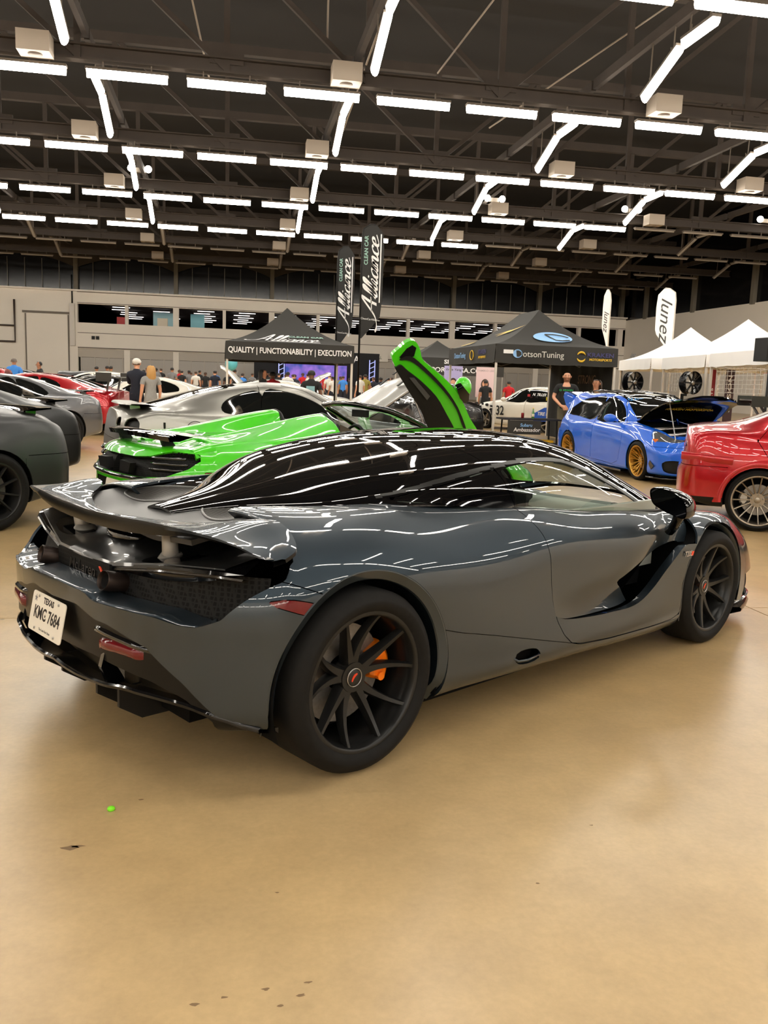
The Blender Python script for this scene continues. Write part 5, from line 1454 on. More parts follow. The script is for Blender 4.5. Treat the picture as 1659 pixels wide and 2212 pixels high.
# ---------------- more parked cars
whs = dict(R=.32, w=.23, rr=.24, style='ten', mat=DGW, track=.79, arch=.35, disc=.15)
whw = dict(R=.32, w=.23, rr=.24, style='five', mat=SILW, track=.79, arch=.35, disc=.15)
_proto = {}
def simple(kind, nm, lb, col, loc, rz, wh_=whs, wing=None, hood=None, **k):
    key = (kind, wh_['style'], wing, hood)
    if key in _proto:
        pr, pc = _proto[key]
        c = tree_copy(pr); c.name = nm; c.location = (loc[0], loc[1], 0); c.rotation_euler = (0, 0, rz); c['label'] = lb
        if pc is not col:
            for ch in c.children:
                if ch.material_slots and ch.material_slots[0].material == pc:
                    ch.material_slots[0].link = 'OBJECT'; ch.material_slots[0].material = col
        return {'car': c}
    o = gcar(kind, nm, lb, col, loc, rz, wh_, hood_open=hood, nu=60, nv=48, **k)
    if wing:
        q = MB(); q.box((-.70, 0, wing), (.30, 1.5, .03)); q.build('rear_wing', BLKC, o['car'])
        for sgn in (-1, 1):
            MB().box((-.70, sgn*.76, wing+.0), (.36, .015, .20)).build('wing_end_plate', BLKC, o['car'])
            MB().bar((-.60, sgn*.35, .95), (-.68, sgn*.35, wing), .04).build('wing_strut', BLKC, o['car'])
    finish(o)
    _proto[key] = (o['car'], col)
    return o
# ================================================================== GREEN OPEN SPORTS CAR
GREEN = paint('lime_green', srgb(70, 208, 12), .0, .35)
gc = thing('roadster_car', 'lime green open sports car with one door raised and a black rear wing', 'car', (-.242, 7.621, 0), .4965)
PG = loft(ST, 130, 96)
M = Shell.grid(PG)
if (M.N*(M.V-np.array([1.3, 0, .5]))).sum() < 0: M.N = -M.N
M.cutout(RA); M.cutout(FA)
M.cutout(side([(-.40, .10), (-.40, .345), (.40, .345), (.385, .10)])); M.cutout(side([(2.31, .10), (2.30, .327), (3.04, .327), (3.05, .10)]))
M.cutout(top(smooth_poly([(2.52, 0), (2.48, .40), (2.35, .64), (2.0, .70), (1.3, .69), (1.04, .66), (1.0, .4), (1.0, 0), (1.0, -.3), (2.5, -.3)], 4)), 0, only=lambda C: C[:, 2] > .6)
# engine cover: black strip with mesh between the buttresses
ec = M.cutout(top(smooth_poly([(.55, .0), (.50, .14), (.0, .20), (-.32, .22), (-.36, .0), (-.36, -.3), (.55, -.3)], 4)), .002, only=lambda C: (C[:, 2] > .8) & (C[:, 0] < .9))
ec2 = ec.cutout(lambda P: P[:, 0]+.02); ec2.build('engine_mesh', mat('silver_mesh', (.35, .35, .34), .3, .8, noise=(90, .9)), gc, 0); ec.offset(.004).build('engine_cover', GLOSSB, gc, .01)
gf = M.cutout(rear([(-.1, .635), (.45, .635), (.70, .655), (.83, .72), (.855, .785), (.80, .83), (.62, .845), (.48, .80), (.3, .785), (-.1, .785)]), 0, only=lambda C: C[:, 0] < -.25)
gf.offset(-.05).build('rear_mesh_panel', MESH, gc, -.05)
gl_ = M.cutout(rear([(-.1, .575), (.40, .575), (.55, .55), (.70, .44), (.85, .28), (.9, .1), (-.1, .1)]), 0, only=lambda C: C[:, 0] < -.4)
gl_.offset(-.02).build('lower_fascia', BLACK, gc, .02)
lamp = M.cutout(mk, .0015, only=lambda C: C[:, 0] < 0)
for sgn in (-1, 1): lamp.copy().half(sgn).build('side_marker_lamp', REDLENS, gc, .01)
for k, (z, y0, y1) in enumerate(((.70, .48, .78), (.745, .50, .81), (.79, .52, .80))):
    for sgn in (-1, 1):
        MB().tube([(xr(y)+.055, sgn*y, z+.02*(y-.5)) for y in np.linspace(y0, y1, 8)], .012, 6).build('rear_louvre', GLOSSB, gc)
for sgn in (-1, 1):
    q = MB(); q.prism([(sgn*.12, .655), (sgn*.14, .745), (sgn*.34, .735), (sgn*.30, .655)], xr(.2)+.0, xr(.2)+.05, 'yz'); q.build('exhaust_surround', BLACK, gc)
q = MB(); q.tube([(xr(y)-.01, y, .615+.012*abs(y)) for y in np.linspace(-.75, .75, 31)], .016, 8); q.build('bumper_strip', GLOSSB, gc)
# door opening on the visible side, then panels
rd = M.cutout(dsd, .002, only=lambda C: (C[:, 0] > .9) & (C[:, 0] < 2.6) & (C[:, 1] < 0))     # left empty: this door is raised
ld = M.cutout(dsd, .002, only=lambda C: (C[:, 0] > .9) & (C[:, 0] < 2.6) & (C[:, 1] > 0)); ld.build('door', GREEN, gc, .012)
hood = M.cutout(top(smooth_poly([(3.40, 0), (3.36, .35), (3.2, .50), (2.9, .56), (2.6, .62), (2.5, .6), (2.5, 0), (2.5, -.3), (3.4, -.3)], 5)), .002, only=lambda C: (C[:, 0] > 2.4) & (C[:, 2] > .45)); hood.build('bonnet', GREEN, gc, .01)
fr = M.take(lambda C: C[:, 0] > 1.8); fr.build('front_clip', GREEN, gc, .012)
bump = M.cutout(lambda P: psdf([(-.95, .66), (-.30, .60), (-.10, .56), (.1, .5), (.1, .0), (-.95, .0)])(P[:, [0, 2]]), .0018, only=lambda C: C[:, 0] < .05); bump.build('rear_bumper', GREEN, gc, .012)
for sgn in (-1, 1): M.copy().half(sgn).build('rear_quarter_panel', GREEN, gc, .012)
# buttresses behind the seats
for sgn in (-1, 1):
    G = []
    for x, zt, yt, zo in ((-.42, .865, .42, .85), (-.2, .925, .43, .895), (.1, .975, .44, .905), (.45, 1.045, .44, .91), (.75, 1.10, .43, .905), (.95, 1.128, .42, .895), (1.0, 1.125, .42, .89)):
        k = np.linspace(0, 1, 15); row = []
        pts = [(.80, zo-.05), (.74, zo+(zt-zo)*.18), (.62, zo+(zt-zo)*.66), (yt+.05, zt-.012), (yt-.03, zt), (yt-.12, zt-.03), (.24, .90+(zt-.9)*.30), (.16, .88)]
        pp = smooth_poly(pts, 4, False)
        G.append([(x, sgn*p[0], p[1]) for p in pp])
    G = np.array(G); uu = np.linspace(0, 6, 31); G2 = nspline(np.arange(7), G, uu)
    b = Shell.grid(G2)
    if (b.N[:, 2]).sum() < 0: b.N = -b.N
    b.build('buttress', GREEN, gc, .03)
    # hoop padding and quarter glass
    q = MB(); q.tube([(1.005, sgn*p[0], p[1]) for p in smooth_poly([(.66, .95), (.56, 1.06), (.42, 1.115), (.30, 1.08), (.22, .95)], 5, False)], .022, 8); q.build('roll_hoop', BLACK, gc)
    q = MB(); q._add([(1.0, sgn*.64, .90), (1.0, sgn*.56, 1.05), (1.0, sgn*.42, 1.10), (1.0, sgn*.30, 1.06), (1.0, sgn*.20, .90)], [(0, 1, 2, 3, 4)]); q.build('bulkhead_panel', DARKIN, gc)
    MB().prism([(1.02, .86), (1.02, 1.05), (1.20, .98), (1.30, .86)], sgn*.655, sgn*.66, 'xz').build('wind_deflector', TINT, gc)
    for s2 in (0,):
        G = []
        for z, x, w, d in ((.45, 1.42, .20, .05), (.60, 1.28, .25, .09), (.80, 1.18, .25, .08), (.95, 1.13, .15, .05), (1.04, 1.11, .11, .03)):
            row = [(x+d*abs(a)**2.2, sgn*.36+w*a, z) for a in np.linspace(-1, 1, 11)]+[(x-.07, sgn*.36+w*a, z) for a in np.linspace(1, -1, 11)]
            G.append(row)
        sb = MB().grid(G, closed_v=True); sb._add(G[-1], [tuple(range(22))]); so = sb.build('seat_back', BLACK, gc); fix(so.data, 60)
# windscreen frame and glass
A_ = smooth_poly([(2.50, .70, .80), (2.2, .66, .945), (1.9, .60, 1.08), (1.68, .52, 1.165), (1.60, .42, 1.185)], 6, False)
q = MB(); q.tube([tuple(p) for p in A_]+[(1.585, .2, 1.205), (1.58, 0, 1.21), (1.585, -.2, 1.205)]+[(p[0], -p[1], p[2]) for p in A_[::-1]], .028, 8); q.build('windscreen_frame', GLOSSB, gc)
G = []
for i in range(0, len(A_), 3): G.append([(A_[i][0]+.10*(1-t*t)*(1-i/len(A_))-.01, A_[i][1]*t, A_[i][2]+.02*(1-t*t)) for t in np.linspace(-1, 1, 13)])
MB().grid(G).build('windscreen', glass('roadster_glass', (.8, .9, .9), .8), gc)
q = MB(); q.box((1.74, 0, 1.115), (.03, .24, .07)); q.build('cabin_mirror', BLACK, gc)
q = MB(); q.box((1.6, 0, .40), (1.5, 1.3, .1)); q.box((.97, 0, .65), (.05, 1.3, .5)); q.box((2.25, 0, .65), (.35, 1.3, .3)); q.box((1.7, 0, .52), (1.0, .2, .2)); q.build('cabin_tub', DARKIN, gc)
q = MB(); q.tube([(1.92+.05*math.cos(a), .36+.18*math.sin(a), .80+.175*math.cos(a)) for a in np.linspace(0, 2*PI, 24, endpoint=False)], .016, 8, closed=True); q.bar((1.92, .19, .8), (1.92, .53, .8), .03); q.build('steering_wheel', BLACK, gc)
# wing on two legs
G = []
for y in np.linspace(-.60, .60, 31):
    e = abs(y)/.60; z = .945+.02*(1-e**2); x = -.60+.10*e**2
    G.append([(x-.05, y, z-.03), (x-.065, y, z+.008), (x+.02, y, z+.024), (x+.15, y, z+.004), (x+.03, y, z-.03)])
w = MB().grid(G, closed_v=True).build('wing', GLOSSB, gc); fix(w.data, 45)
for sgn in (-1, 1): MB().prism([(-.50, .80), (-.55, .94), (-.47, .94), (-.38, .80)], sgn*.40, sgn*.44, 'xz').build('wing_leg', BLACK, w)
G = []
for x in np.linspace(-.62, -.28, 8): G.append([(x+.10*(abs(y)/.62)**2*(x < -.5), y, .795+.10*((x+.62)/.34)**1.5-.02*math.cos(y*4)) for y in np.linspace(-.62, .62, 21)])
MB().grid(G, flip=True).build('tail_deck', GREEN, gc)
pg = frame((-.775, .0, .50), (0, -1, 0), (.2, 0, 1))
pl = MB().prism(R_, -.002, .001, 'xy').build('licence_plate', PLT, gc); pl.matrix_local = pg
text('plate_number', 'HZ5', .07, INK, pl, I4((0, -.005, .0012)), .0004, 0, .001)
# wheels
whk = mat('wheel_black', (.012, .012, .012), .3, .4)
for sgn in (-1, 1):
    make_wheel(gc, (0, sgn*.81, .345), sgn, .345, .30, .255, 'ten', whk, .06, None, None, (ORANGE, .1 if sgn < 0 else PI-.1), .18, .1, 1)
    make_wheel(gc, (2.67, sgn*.83, .327), sgn, .327, .24, .245, 'ten', whk, .06, None, None, None, .18, .1, 1)
    for cx, cz, R1 in ((0, .345, .40), (2.67, .327, .36)): arch_well(gc, cx, cz, R1+.012, .5, .90, sgn)
    G = []
    for a in np.linspace(-.3, PI+.35, 44):
        ca, sa = math.cos(a), math.sin(a)
        G.append([(r*ca, sgn*y, .345+r*sa) for r, y in ((.418, .948), (.40, .955), (.375, .945), (.37, .86))])
    MB().grid(G).build('wheel_arch_lip', GREEN, gc)
q = MB(); q.box((1.35, 0, .17), (2.2, 1.6, .1)); q.box((-.1, 0, .45), (.9, .95, .5)); q.build('underbody', DARKIN, gc)
# raised door: thick curved shell with trimmed inside, hinged at the front post
He = Vector((2.3, -.82, .78)); e1 = Vector((-.58171861, -.04011852, .81240013)); e2 = Vector((.70558313, -.52179101, .47946491)); nn = -e1.cross(e2)
def dp(u, v, d=0): return tuple(He+e1*u+e2*v+nn*d)
def plate(poly, d0, d1, bow=0.0):
    n = len(poly); V = [dp(u, v, d0+bow*(1-((u-.6)/.7)**2)) for u, v in poly]+[dp(u, v, d1+bow*(1-((u-.6)/.7)**2)) for u, v in poly]
    return MB()._add(V, [tuple(range(n)), tuple(range(2*n-1, n-1, -1))]+[(i, i+n, (i+1) % n+n, (i+1) % n) for i in range(n)])
outl = smooth_poly([(1.191, -.175), (1.22, -.093), (1.243, 0), (1.216, .065), (1.13, .076), (1.023, .062), (.845, .14), (.67, .205), (.484, .237), (.294, .240), (.133, .261), (.0, .27), (-.06, .12), (.02, -.06), (.24, -.12), (.427, -.149), (.60, -.142), (.797, -.165), (1.0, -.185), (1.10, -.19)], 3)
do = plate([tuple(p) for p in outl], -.07, .0, .03).build('raised_door', GREEN, gc); fix(do.data, 40)
inn = smooth_poly([(1.088, -.180), (1.085, -.136), (1.006, -.103), (.865, -.036), (.658, .034), (.459, .053), (.242, .067), (.05, .07), (.01, -.065), (.24, -.127), (.427, -.156), (.60, -.149), (.797, -.172), (1.0, -.192), (1.09, -.198)], 3)
o = plate([tuple(p) for p in inn], .0, .03, .03).build('door_trim', BLACK, do); fix(o.data, 40)
ri = smooth_poly([(1.13, -.13), (1.12, -.03), (.968, .045), (.70, .135), (.452, .175), (.188, .165), (.24, .145), (.44, .155), (.68, .112), (.94, .022), (1.08, -.05)], 3)
o = plate([tuple(p) for p in ri], .0, .014, .03).build('door_seal', BLACK, do)
tip = [(1.15, -.12), (1.19, -.03), (1.195, .03), (1.16, .05), (1.10, .0), (1.11, -.08)]
plate(tip, .0, .012, .03).build('door_pocket', DARKIN, do)
q = MB(); q.sphere(dp(.58, .30, -.03), .09, 14, 10, sc=(1.0, .8, 1.1)); q.build('door_mirror', GREEN, do)
plate([(.66, .235), (.655, .29), (.53, .32), (.47, .29), (.46, .25), (.53, .225)], .01, .05, .0).build('mirror_glass', GLOSSB, do)
plate([(.95, -.12), (.93, -.08), (.70, -.02), (.68, -.06)], .03, .045, .03).build('door_pull', mat('trim_grey', (.05, .05, .05), .6), do)
# ================================================================== PEOPLE
SKIN = mat('skin_light', srgb(222, 164, 132), .55); SKIN2 = mat('skin_tan', srgb(178, 122, 90), .55); SKIN3 = mat('skin_brown', srgb(112, 74, 54), .55)
HAIRM = {'black': mat('hair_black', (.008, .007, .006), .5), 'brown': mat('hair_brown', srgb(66, 44, 30), .5), 'blond': mat('hair_blond', srgb(196, 150, 88), .5), 'grey': mat('hair_grey', srgb(110, 100, 92), .6)}
def cloth(nm, c): return mat('cloth_'+nm, c, .85, noise=(30, .15))
SHOE = mat('shoe_dark', (.012, .011, .011), .6)
def skeleton(pose):
    """joint list: name -> (pos, radius), edges; person faces -Y, 1.76 m tall"""
    J = {'pelvis': ((0, 0, .95), .125), 'waist': ((0, .005, 1.08), .118), 'chest': ((0, 0, 1.28), .135), 'upper': ((0, .01, 1.41), .105), 'neck': ((0, .0, 1.50), .054), 'jaw': ((0, -.022, 1.565), .066), 'skull': ((0, -.006, 1.655), .089), 'crown': ((0, .0, 1.715), .062), 'nose': ((0, -.098, 1.615), .012)}
    E = [('pelvis', 'waist'), ('waist', 'chest'), ('chest', 'upper'), ('upper', 'neck'), ('neck', 'jaw'), ('jaw', 'skull'), ('skull', 'crown')]
    J.pop('nose')
    for s, sd in ((-1, 'l'), (1, 'r')):
        J['pec'+sd] = ((s*.10, 0, 1.36), .10); J['sh'+sd] = ((s*.185, .005, 1.415), .062)
        if pose == 'clasp':
            el, wr, pa = (s*.27, -.02, 1.17), (s*.10, -.20, 1.00), (s*.035, -.225, .965); fd = Vector((-s*.75, -.25, -.35))
        elif pose == 'phone' and s > 0:
            el, wr, pa = (s*.23, -.12, 1.18), (s*.12, -.20, 1.40), (s*.09, -.20, 1.475); fd = Vector((-s*.3, -.1, .9))
        elif pose == 'cross':
            el, wr, pa = (s*.25, -.05, 1.17), (s*.02, -.19, 1.17+.04*s), (-s*.07, -.17, 1.18+.04*s); fd = Vector((-s*.9, .3, .1))
        else:
            el, wr, pa = (s*.235, .03, 1.14), (s*.245, -.04, .90), (s*.24, -.06, .825); fd = Vector((0, -.15, -1))
        J['el'+sd] = (el, .043); J['wr'+sd] = (wr, .029); J['pa'+sd] = (pa, .033)
        E += [('upper', 'pec'+sd), ('pec'+sd, 'sh'+sd), ('sh'+sd, 'el'+sd), ('el'+sd, 'wr'+sd), ('wr'+sd, 'pa'+sd)]
        fd.normalize(); sidev = fd.cross(Vector((s, 0, 0)) if abs(fd.x) < .6 else Vector((0, -1, 0))).normalized()
        for k, (o_, L) in enumerate(((-.030, .070), (-.010, .082), (.010, .078), (.029, .062))):
            b = Vector(pa)+sidev*o_+fd*.026; m_ = b+fd*L*.55; t = m_+(fd*.85+Vector((0, .25 if pose != 'stand' else 0, -.15))).normalized()*L*.42
            for q, pp, r in (('a', b, .011), ('b', m_, .0095), ('c', t, .0075)): J['f%d%s%s' % (k, q, sd)] = (tuple(pp), r)
            E += [('pa'+sd, 'f%da%s' % (k, sd)), ('f%da%s' % (k, sd), 'f%db%s' % (k, sd)), ('f%db%s' % (k, sd), 'f%dc%s' % (k, sd))]
        b = Vector(pa)-sidev*.030-fd*.012; t = b-sidev*.028+fd*.035
        J['tha'+sd] = (tuple(b), .012); J['thb'+sd] = (tuple(t), .009); E += [('pa'+sd, 'tha'+sd), ('tha'+sd, 'thb'+sd)]
        lx = .095
        kn, an, to = (s*lx, -.015, .50), (s*lx, .02, .085), (s*(lx+.015), -.135, .04)
        if pose == 'clasp' and s < 0: kn, an, to = (s*lx+.02, -.06, .50), (s*lx+.11, -.03, .085), (s*lx+.12, -.18, .04)
        J['hip'+sd] = ((s*.085, 0, .885), .098); J['kn'+sd] = (kn, .061); J['an'+sd] = (an, .044); J['to'+sd] = (to, .040)
        E += [('pelvis', 'hip'+sd), ('hip'+sd, 'kn'+sd), ('kn'+sd, 'an'+sd), ('an'+sd, 'to'+sd)]
    return J, E
_bodies = {}
def body_mesh(pose):
    if pose in _bodies: return _bodies[pose]
    J, E = skeleton(pose); names = list(J); ix = {n: i for i, n in enumerate(names)}
    me = bpy.data.meshes.new('body'); me.from_pydata([J[n][0] for n in names], [(ix[a], ix[b]) for a, b in E], [])
    ob = bpy.data.objects.new('tmpbody', me); COL.objects.link(ob)
    md = ob.modifiers.new('s', 'SKIN'); md.use_smooth_shade = True
    for i, n in enumerate(names):
        r = J[n][1]; sv = me.skin_vertices[0].data[i]
        sv.radius = (r, r); sv.use_root = (n == 'pelvis')
        if n in ('pelvis', 'waist', 'chest', 'upper'): sv.radius = (r*1.15, r*.88)
    sb = ob.modifiers.new('u', 'SUBSURF'); sb.levels = 2 if pose == 'clasp' else 1; sb.render_levels = sb.levels
    dg = bpy.context.evaluated_depsgraph_get()
    out = bpy.data.meshes.new_from_object(ob.evaluated_get(dg)); bpy.data.objects.remove(ob)
    V = np.array([v.co[:] for v in out.vertices]); N = np.array([v.normal[:] for v in out.vertices]); F = [tuple(p.vertices) for p in out.polygons]
    out.polygons.foreach_set('use_smooth', [True]*len(F))
    # sort faces by nearest limb
    segs = [(np.array(J[a][0]), np.array(J[b][0]), a, b) for a, b in E]
    C = np.array([V[list(f)].mean(0) for f in F]); best = np.full(len(C), 9.0); lab = np.zeros(len(C), int)
    for k, (a, b, na, nb) in enumerate(segs):
        e = b-a; t = np.clip(((C-a)@e)/(e@e), 0, 1); d = np.linalg.norm(C-a-t[:, None]*e, axis=1)-(J[na][1]*(1-t)+J[nb][1]*t)
        u = d < best; best[u] = d[u]; lab[u] = k
    limb = []
    for k in lab:
        a, b = segs[k][2], segs[k][3]
        if b.startswith(('an',)) or b.startswith(('kn', 'hip')): limb.append('leg')
        elif b.startswith('to'): limb.append('foot')
        elif b.startswith('el'): limb.append('uparm')
        elif b.startswith('wr'): limb.append('forearm')
        elif b.startswith(('pa', 'f', 'th')): limb.append('hand')
        elif b in ('jaw', 'skull', 'crown'): limb.append('head')
        elif b == 'neck': limb.append('neck')
        else: limb.append('torso')
    limb = np.array(limb)
    _bodies[pose] = (out, V, N, F, C, limb, {})
    return _bodies[pose]
def garment(pose, key, mask, off):
    out, V, N, F, C, limb, cache = body_mesh(pose)
    if key in cache: return cache[key]
    Fs = [f for f, m_ in zip(F, mask) if m_]
    s = Shell(V+N*off, N, Fs)
    used = sorted({i for f in Fs for i in f}); mp = {o: i for i, o in enumerate(used)}
    me = bpy.data.meshes.new(key); me.from_pydata((V+N*off)[used].tolist(), [], [tuple(mp[i] for i in f) for f in Fs]); me.polygons.foreach_set('use_smooth', [True]*len(Fs)); me.update()
    cache[key] = me
    return me
def person(label, pos, rz, pose='stand', shirt=None, pants=None, hair='black', skin=None, height=1.76, sleeve='short', cap=None, longhair=False, group=None, skirt=False):
    out, V, N, F, C, limb, cache = body_mesh(pose)
    p = thing('person', label, 'person', (pos[0], pos[1], 0), rz, group)
    k = height/1.775; p.scale = (k, k, k)
    skin = skin or SKIN; shirt = shirt or cloth('black', (.012, .012, .013)); pants = pants or cloth('denim', srgb(52, 58, 74))
    def part(nm, me, mt_):
        o = bpy.data.objects.new(nm, me.copy() if len(me.materials) else me); o.data.materials.clear(); o.data.materials.append(mt_)
        COL.objects.link(o); o.parent = p; return o
    part('body', out.copy(), skin)
    z = C[:, 2]
    torso = (limb == 'torso') & (z > .93) & ~((z > 1.40) & (np.abs(C[:, 0]) < .075) & (C[:, 1] < -.01)) | (limb == 'neck') & (z < 1.455) & (C[:, 1] > 0)
    arm = (limb == 'uparm') | ((limb == 'forearm') if sleeve == 'long' else np.zeros(len(F), bool))
    if sleeve == 'short':
        J, _ = skeleton(pose)
        arm = np.zeros(len(F), bool)
        for sd in 'lr':
            a, b = np.array(J['sh'+sd][0]), np.array(J['el'+sd][0]); t = ((C-a)@(b-a))/((b-a)@(b-a)); arm |= (limb == 'uparm') & (t < .62) & (np.sign(C[:, 0]) == (-1 if sd == 'l' else 1))
    part('shirt', garment(pose, 'shirt_'+sleeve, torso | arm, .014), shirt)
    part('trousers', garment(pose, 'trousers', (limb == 'leg') & (z > .075) | (limb == 'torso') & (z <= .97), .010), pants)
    part('shoes', garment(pose, 'shoes', (limb == 'foot') | (limb == 'leg') & (z < .10), .012), SHOE)
    hd = limb == 'head'
    if cap:
        q = MB(); q.sphere((0, 0, 1.675), .096, 16, 8, sc=(1, 1.08, .85)); q.build('cap', cap, p)
        q = MB(); q.prism([(.07*math.cos(a)*1.1, -.08-.085*math.sin(a)) for a in np.linspace(0, PI, 9)], 1.675, 1.687, 'xy'); q.build('cap_peak', cap, p)
    if hair:
        part('hair', garment(pose, 'hair', hd & ((z > 1.695) | ((C[:, 1] > -.02) & (z > 1.60))), .016), HAIRM[hair])
        if longhair:
            q = MB(); G = []
            for zz, w, d in ((1.72, .06, .06), (1.66, .105, .10), (1.55, .115, .10), (1.42, .125, .085), (1.32, .10, .05)):
                G.append([(w*math.sin(a), .035+d*math.cos(a)*(1 if math.cos(a) > 0 else .25), zz) for a in np.linspace(-2.0, 2.0, 13)])
            q.grid(G); q.build('long_hair', HAIRM[hair], p)
    # face
    EY = mat('eye_dark', (.02, .015, .012), .2); LIP = mat('lips', srgb(168, 96, 84), .5)
    q = MB(); q.sphere((0, -.098, 1.618), .013, 8, 6, sc=(.9, 1.0, 1.7)); q.build('nose', skin, p)
    for s in (-1, 1):
        q = MB(); q.sphere((s*.032, -.083, 1.645), .0085, 8, 6, sc=(1.4, .7, .8)); q.build('eye', EY, p)
        q = MB(); q.sphere((s*.088, .0, 1.628), .024, 8, 6, sc=(.4, .8, 1.2)); q.build('ear', skin, p)
        q = MB(); q.bar((s*.018, -.091, 1.667), (s*.05, -.083, 1.668), .006); q.build('eyebrow', HAIRM[hair or 'brown'], p)
    q = MB(); q.tube([(x, -.088+3.0*x*x, 1.578+6*x*x*0+abs(x)*.12) for x in np.linspace(-.026, .026, 7)], .005, 6); q.build('mouth', LIP, p)
    return p
# the man in black leaning by the blue car
bm_ = person('bald bearded man in black v-neck T-shirt, hands clasped, beside the blue car', (7.60, 18.8), -.36, 'clasp', cloth('black', (.012, .012, .013)), cloth('olive', srgb(92, 86, 68)), None, SKIN, 1.84)
out, V, N, F, C, limb, cache = body_mesh('clasp')
beard = (limb == 'head') & (C[:, 2] < 1.605) & (C[:, 1] < .02) & (C[:, 2] > 1.515) & ~((np.abs(C[:, 0]) < .028) & (C[:, 2] > 1.565) & (C[:, 2] < 1.592) & (C[:, 1] < -.06))
o = bpy.data.objects.new('beard', garment('clasp', 'beard', beard, .006)); o.data.materials.append(mat('beard_ginger', srgb(128, 84, 58), .8)); COL.objects.link(o); o.parent = bm_
text('shirt_lettering', 'KRAKEN', .045, mat('shirt_green', srgb(20, 170, 90), .6), bm_, frame((.035, -.150, 1.335), (1, 0, 0), (0, .06, 1)), .001, .2, .0012, sx=1.25)
q = MB(); q.tube([(-.125+.022*math.cos(a), -.150, 1.335+.018*math.sin(a)) for a in np.linspace(0, 2*PI, 12, endpoint=False)], .004, 5, closed=True); q.build('shirt_mark', MATS['shirt_green'], bm_)
WHT = cloth('white', srgb(225, 222, 215))
NAVY = cloth('navy', srgb(28, 32, 46)); GREYC = cloth('grey', srgb(120, 120, 122)); REDC = cloth('red', srgb(190, 30, 40)); BLUC = cloth('blue', srgb(64, 136, 220)); CAMO = cloth('camo', srgb(150, 150, 148)); PLAID = cloth('plaid', srgb(150, 140, 70)); BLKCL = cloth('black', (.012, .012, .013))
BEH = PI
person('woman with long dark hair and dark mask behind the blue hatchback', (7.66, 17.3), -.9, 'stand', BLKCL, BLKCL, 'brown', SKIN2, 1.68, longhair=True)
person('man in white cap and navy top seen from behind at left', (-2.05, 20.6), BEH-.3, 'phone', NAVY, NAVY, 'brown', SKIN, 1.79, 'long', cap=WHT)
person('blond woman in grey patterned dress beside the man in white cap', (-1.72, 20.3), BEH+.5, 'stand', CAMO, CAMO, 'blond', SKIN, 1.66, longhair=True)
person('man in bright blue shirt by the left edge, seen from behind', (-6.83, 30), BEH, 'stand', BLUC, NAVY, 'grey', SKIN2, 1.82)
person('dark haired boy in black facing left near the left edge', (-5.44, 27), -1.4, 'stand', BLKCL, BLKCL, 'black', SKIN2, 1.72)
person('person in dark top cut off by the left edge', (-7.0, 28.5), BEH, 'stand', BLKCL, NAVY, 'black', SKIN3, 1.76)
person('person in pale pink top, left of the trio by the storefront', (-5.4, 38), BEH, 'stand', cloth('pink', srgb(210, 180, 178)), NAVY, 'black', SKIN2, 1.70)
person('person in grey top in the middle of the trio by the storefront', (-5.05, 38.6), BEH+.3, 'stand', GREYC, NAVY, 'black', SKIN2, 1.74)
person('person in yellow plaid shirt, right of the trio by the storefront', (-4.78, 37.6), BEH-.3, 'stand', PLAID, NAVY, 'black', SKIN2, 1.73)
person('long haired woman in black in profile under the lettered black tent', (.86, 21.6), 1.5, 'stand', BLKCL, BLKCL, 'black', SKIN2, 1.67, longhair=True)
person('person in red top behind the long haired woman under the tent', (1.16, 23.2), BEH, 'stand', REDC, NAVY, 'black', SKIN3, 1.64)
tm = person('man in printed black T-shirt behind the silver coupe, seen from behind', (1.85, 19.6), BEH-.2, 'stand', BLKCL, BLKCL, 'black', SKIN3, 1.68)
MB().box((.0, .158, 1.24), (.20, .006, .22)).build('shirt_print', mat('print_teal', srgb(130, 176, 186), .7), tm)
person('blond woman under the black print tent', (10.0, 32.5), -1.3, 'stand', BLKCL, BLKCL, 'blond', SKIN, 1.65, longhair=True)
person('man in red hooded top under the black print tent', (10.8, 32.6), BEH, 'stand', REDC, NAVY, 'black', SKIN2, 1.67)
person('dark haired person in front of the pink portrait poster', (9.06, 29.95), BEH, 'stand', BLKCL, BLKCL, 'black', SKIN2, 1.66)
person('dark haired person right of the purple portrait poster', (8.3, 30.1), BEH+.5, 'stand', BLKCL, BLKCL, 'brown', SKIN2, 1.58)
# crowd before the stage
cr = [BLKCL, NAVY, GREYC, REDC, WHT, BLUC, PLAID, CAMO]; crn = ['black', 'navy', 'grey', 'red', 'white', 'blue', 'plaid', 'patterned']
rnd = random.Random(4); crowd = []
for i in range(58):
    a = i/57
    x = -4+15.5*a+rnd.uniform(-.25, .25); y = 40+rnd.uniform(0, 12) if x < 2.6 else 36+rnd.uniform(0, 16)
    x = x*y/45
    k = rnd.choice([0, 0, 0, 1, 2, 3, 4, 0, 1, 5, 6])
    while any(math.hypot(x-a_, y-b_) < .75 for a_, b_ in crowd): y += .4
    crowd.append((x, y))
    person('%s haired person in %s top in the distant crowd %s' % (['black', 'brown'][i % 2], crn[k], 'before the stage' if x > 3 else 'left of the lettered tent' if x < 0 else 'behind the lettered tent'), (x, y), BEH+rnd.uniform(-.8, .8), 'stand', cr[k], NAVY, ['black', 'brown'][i % 2], [SKIN, SKIN2, SKIN3][i % 3], 1.62+rnd.uniform(0, .2), group='distant crowd')
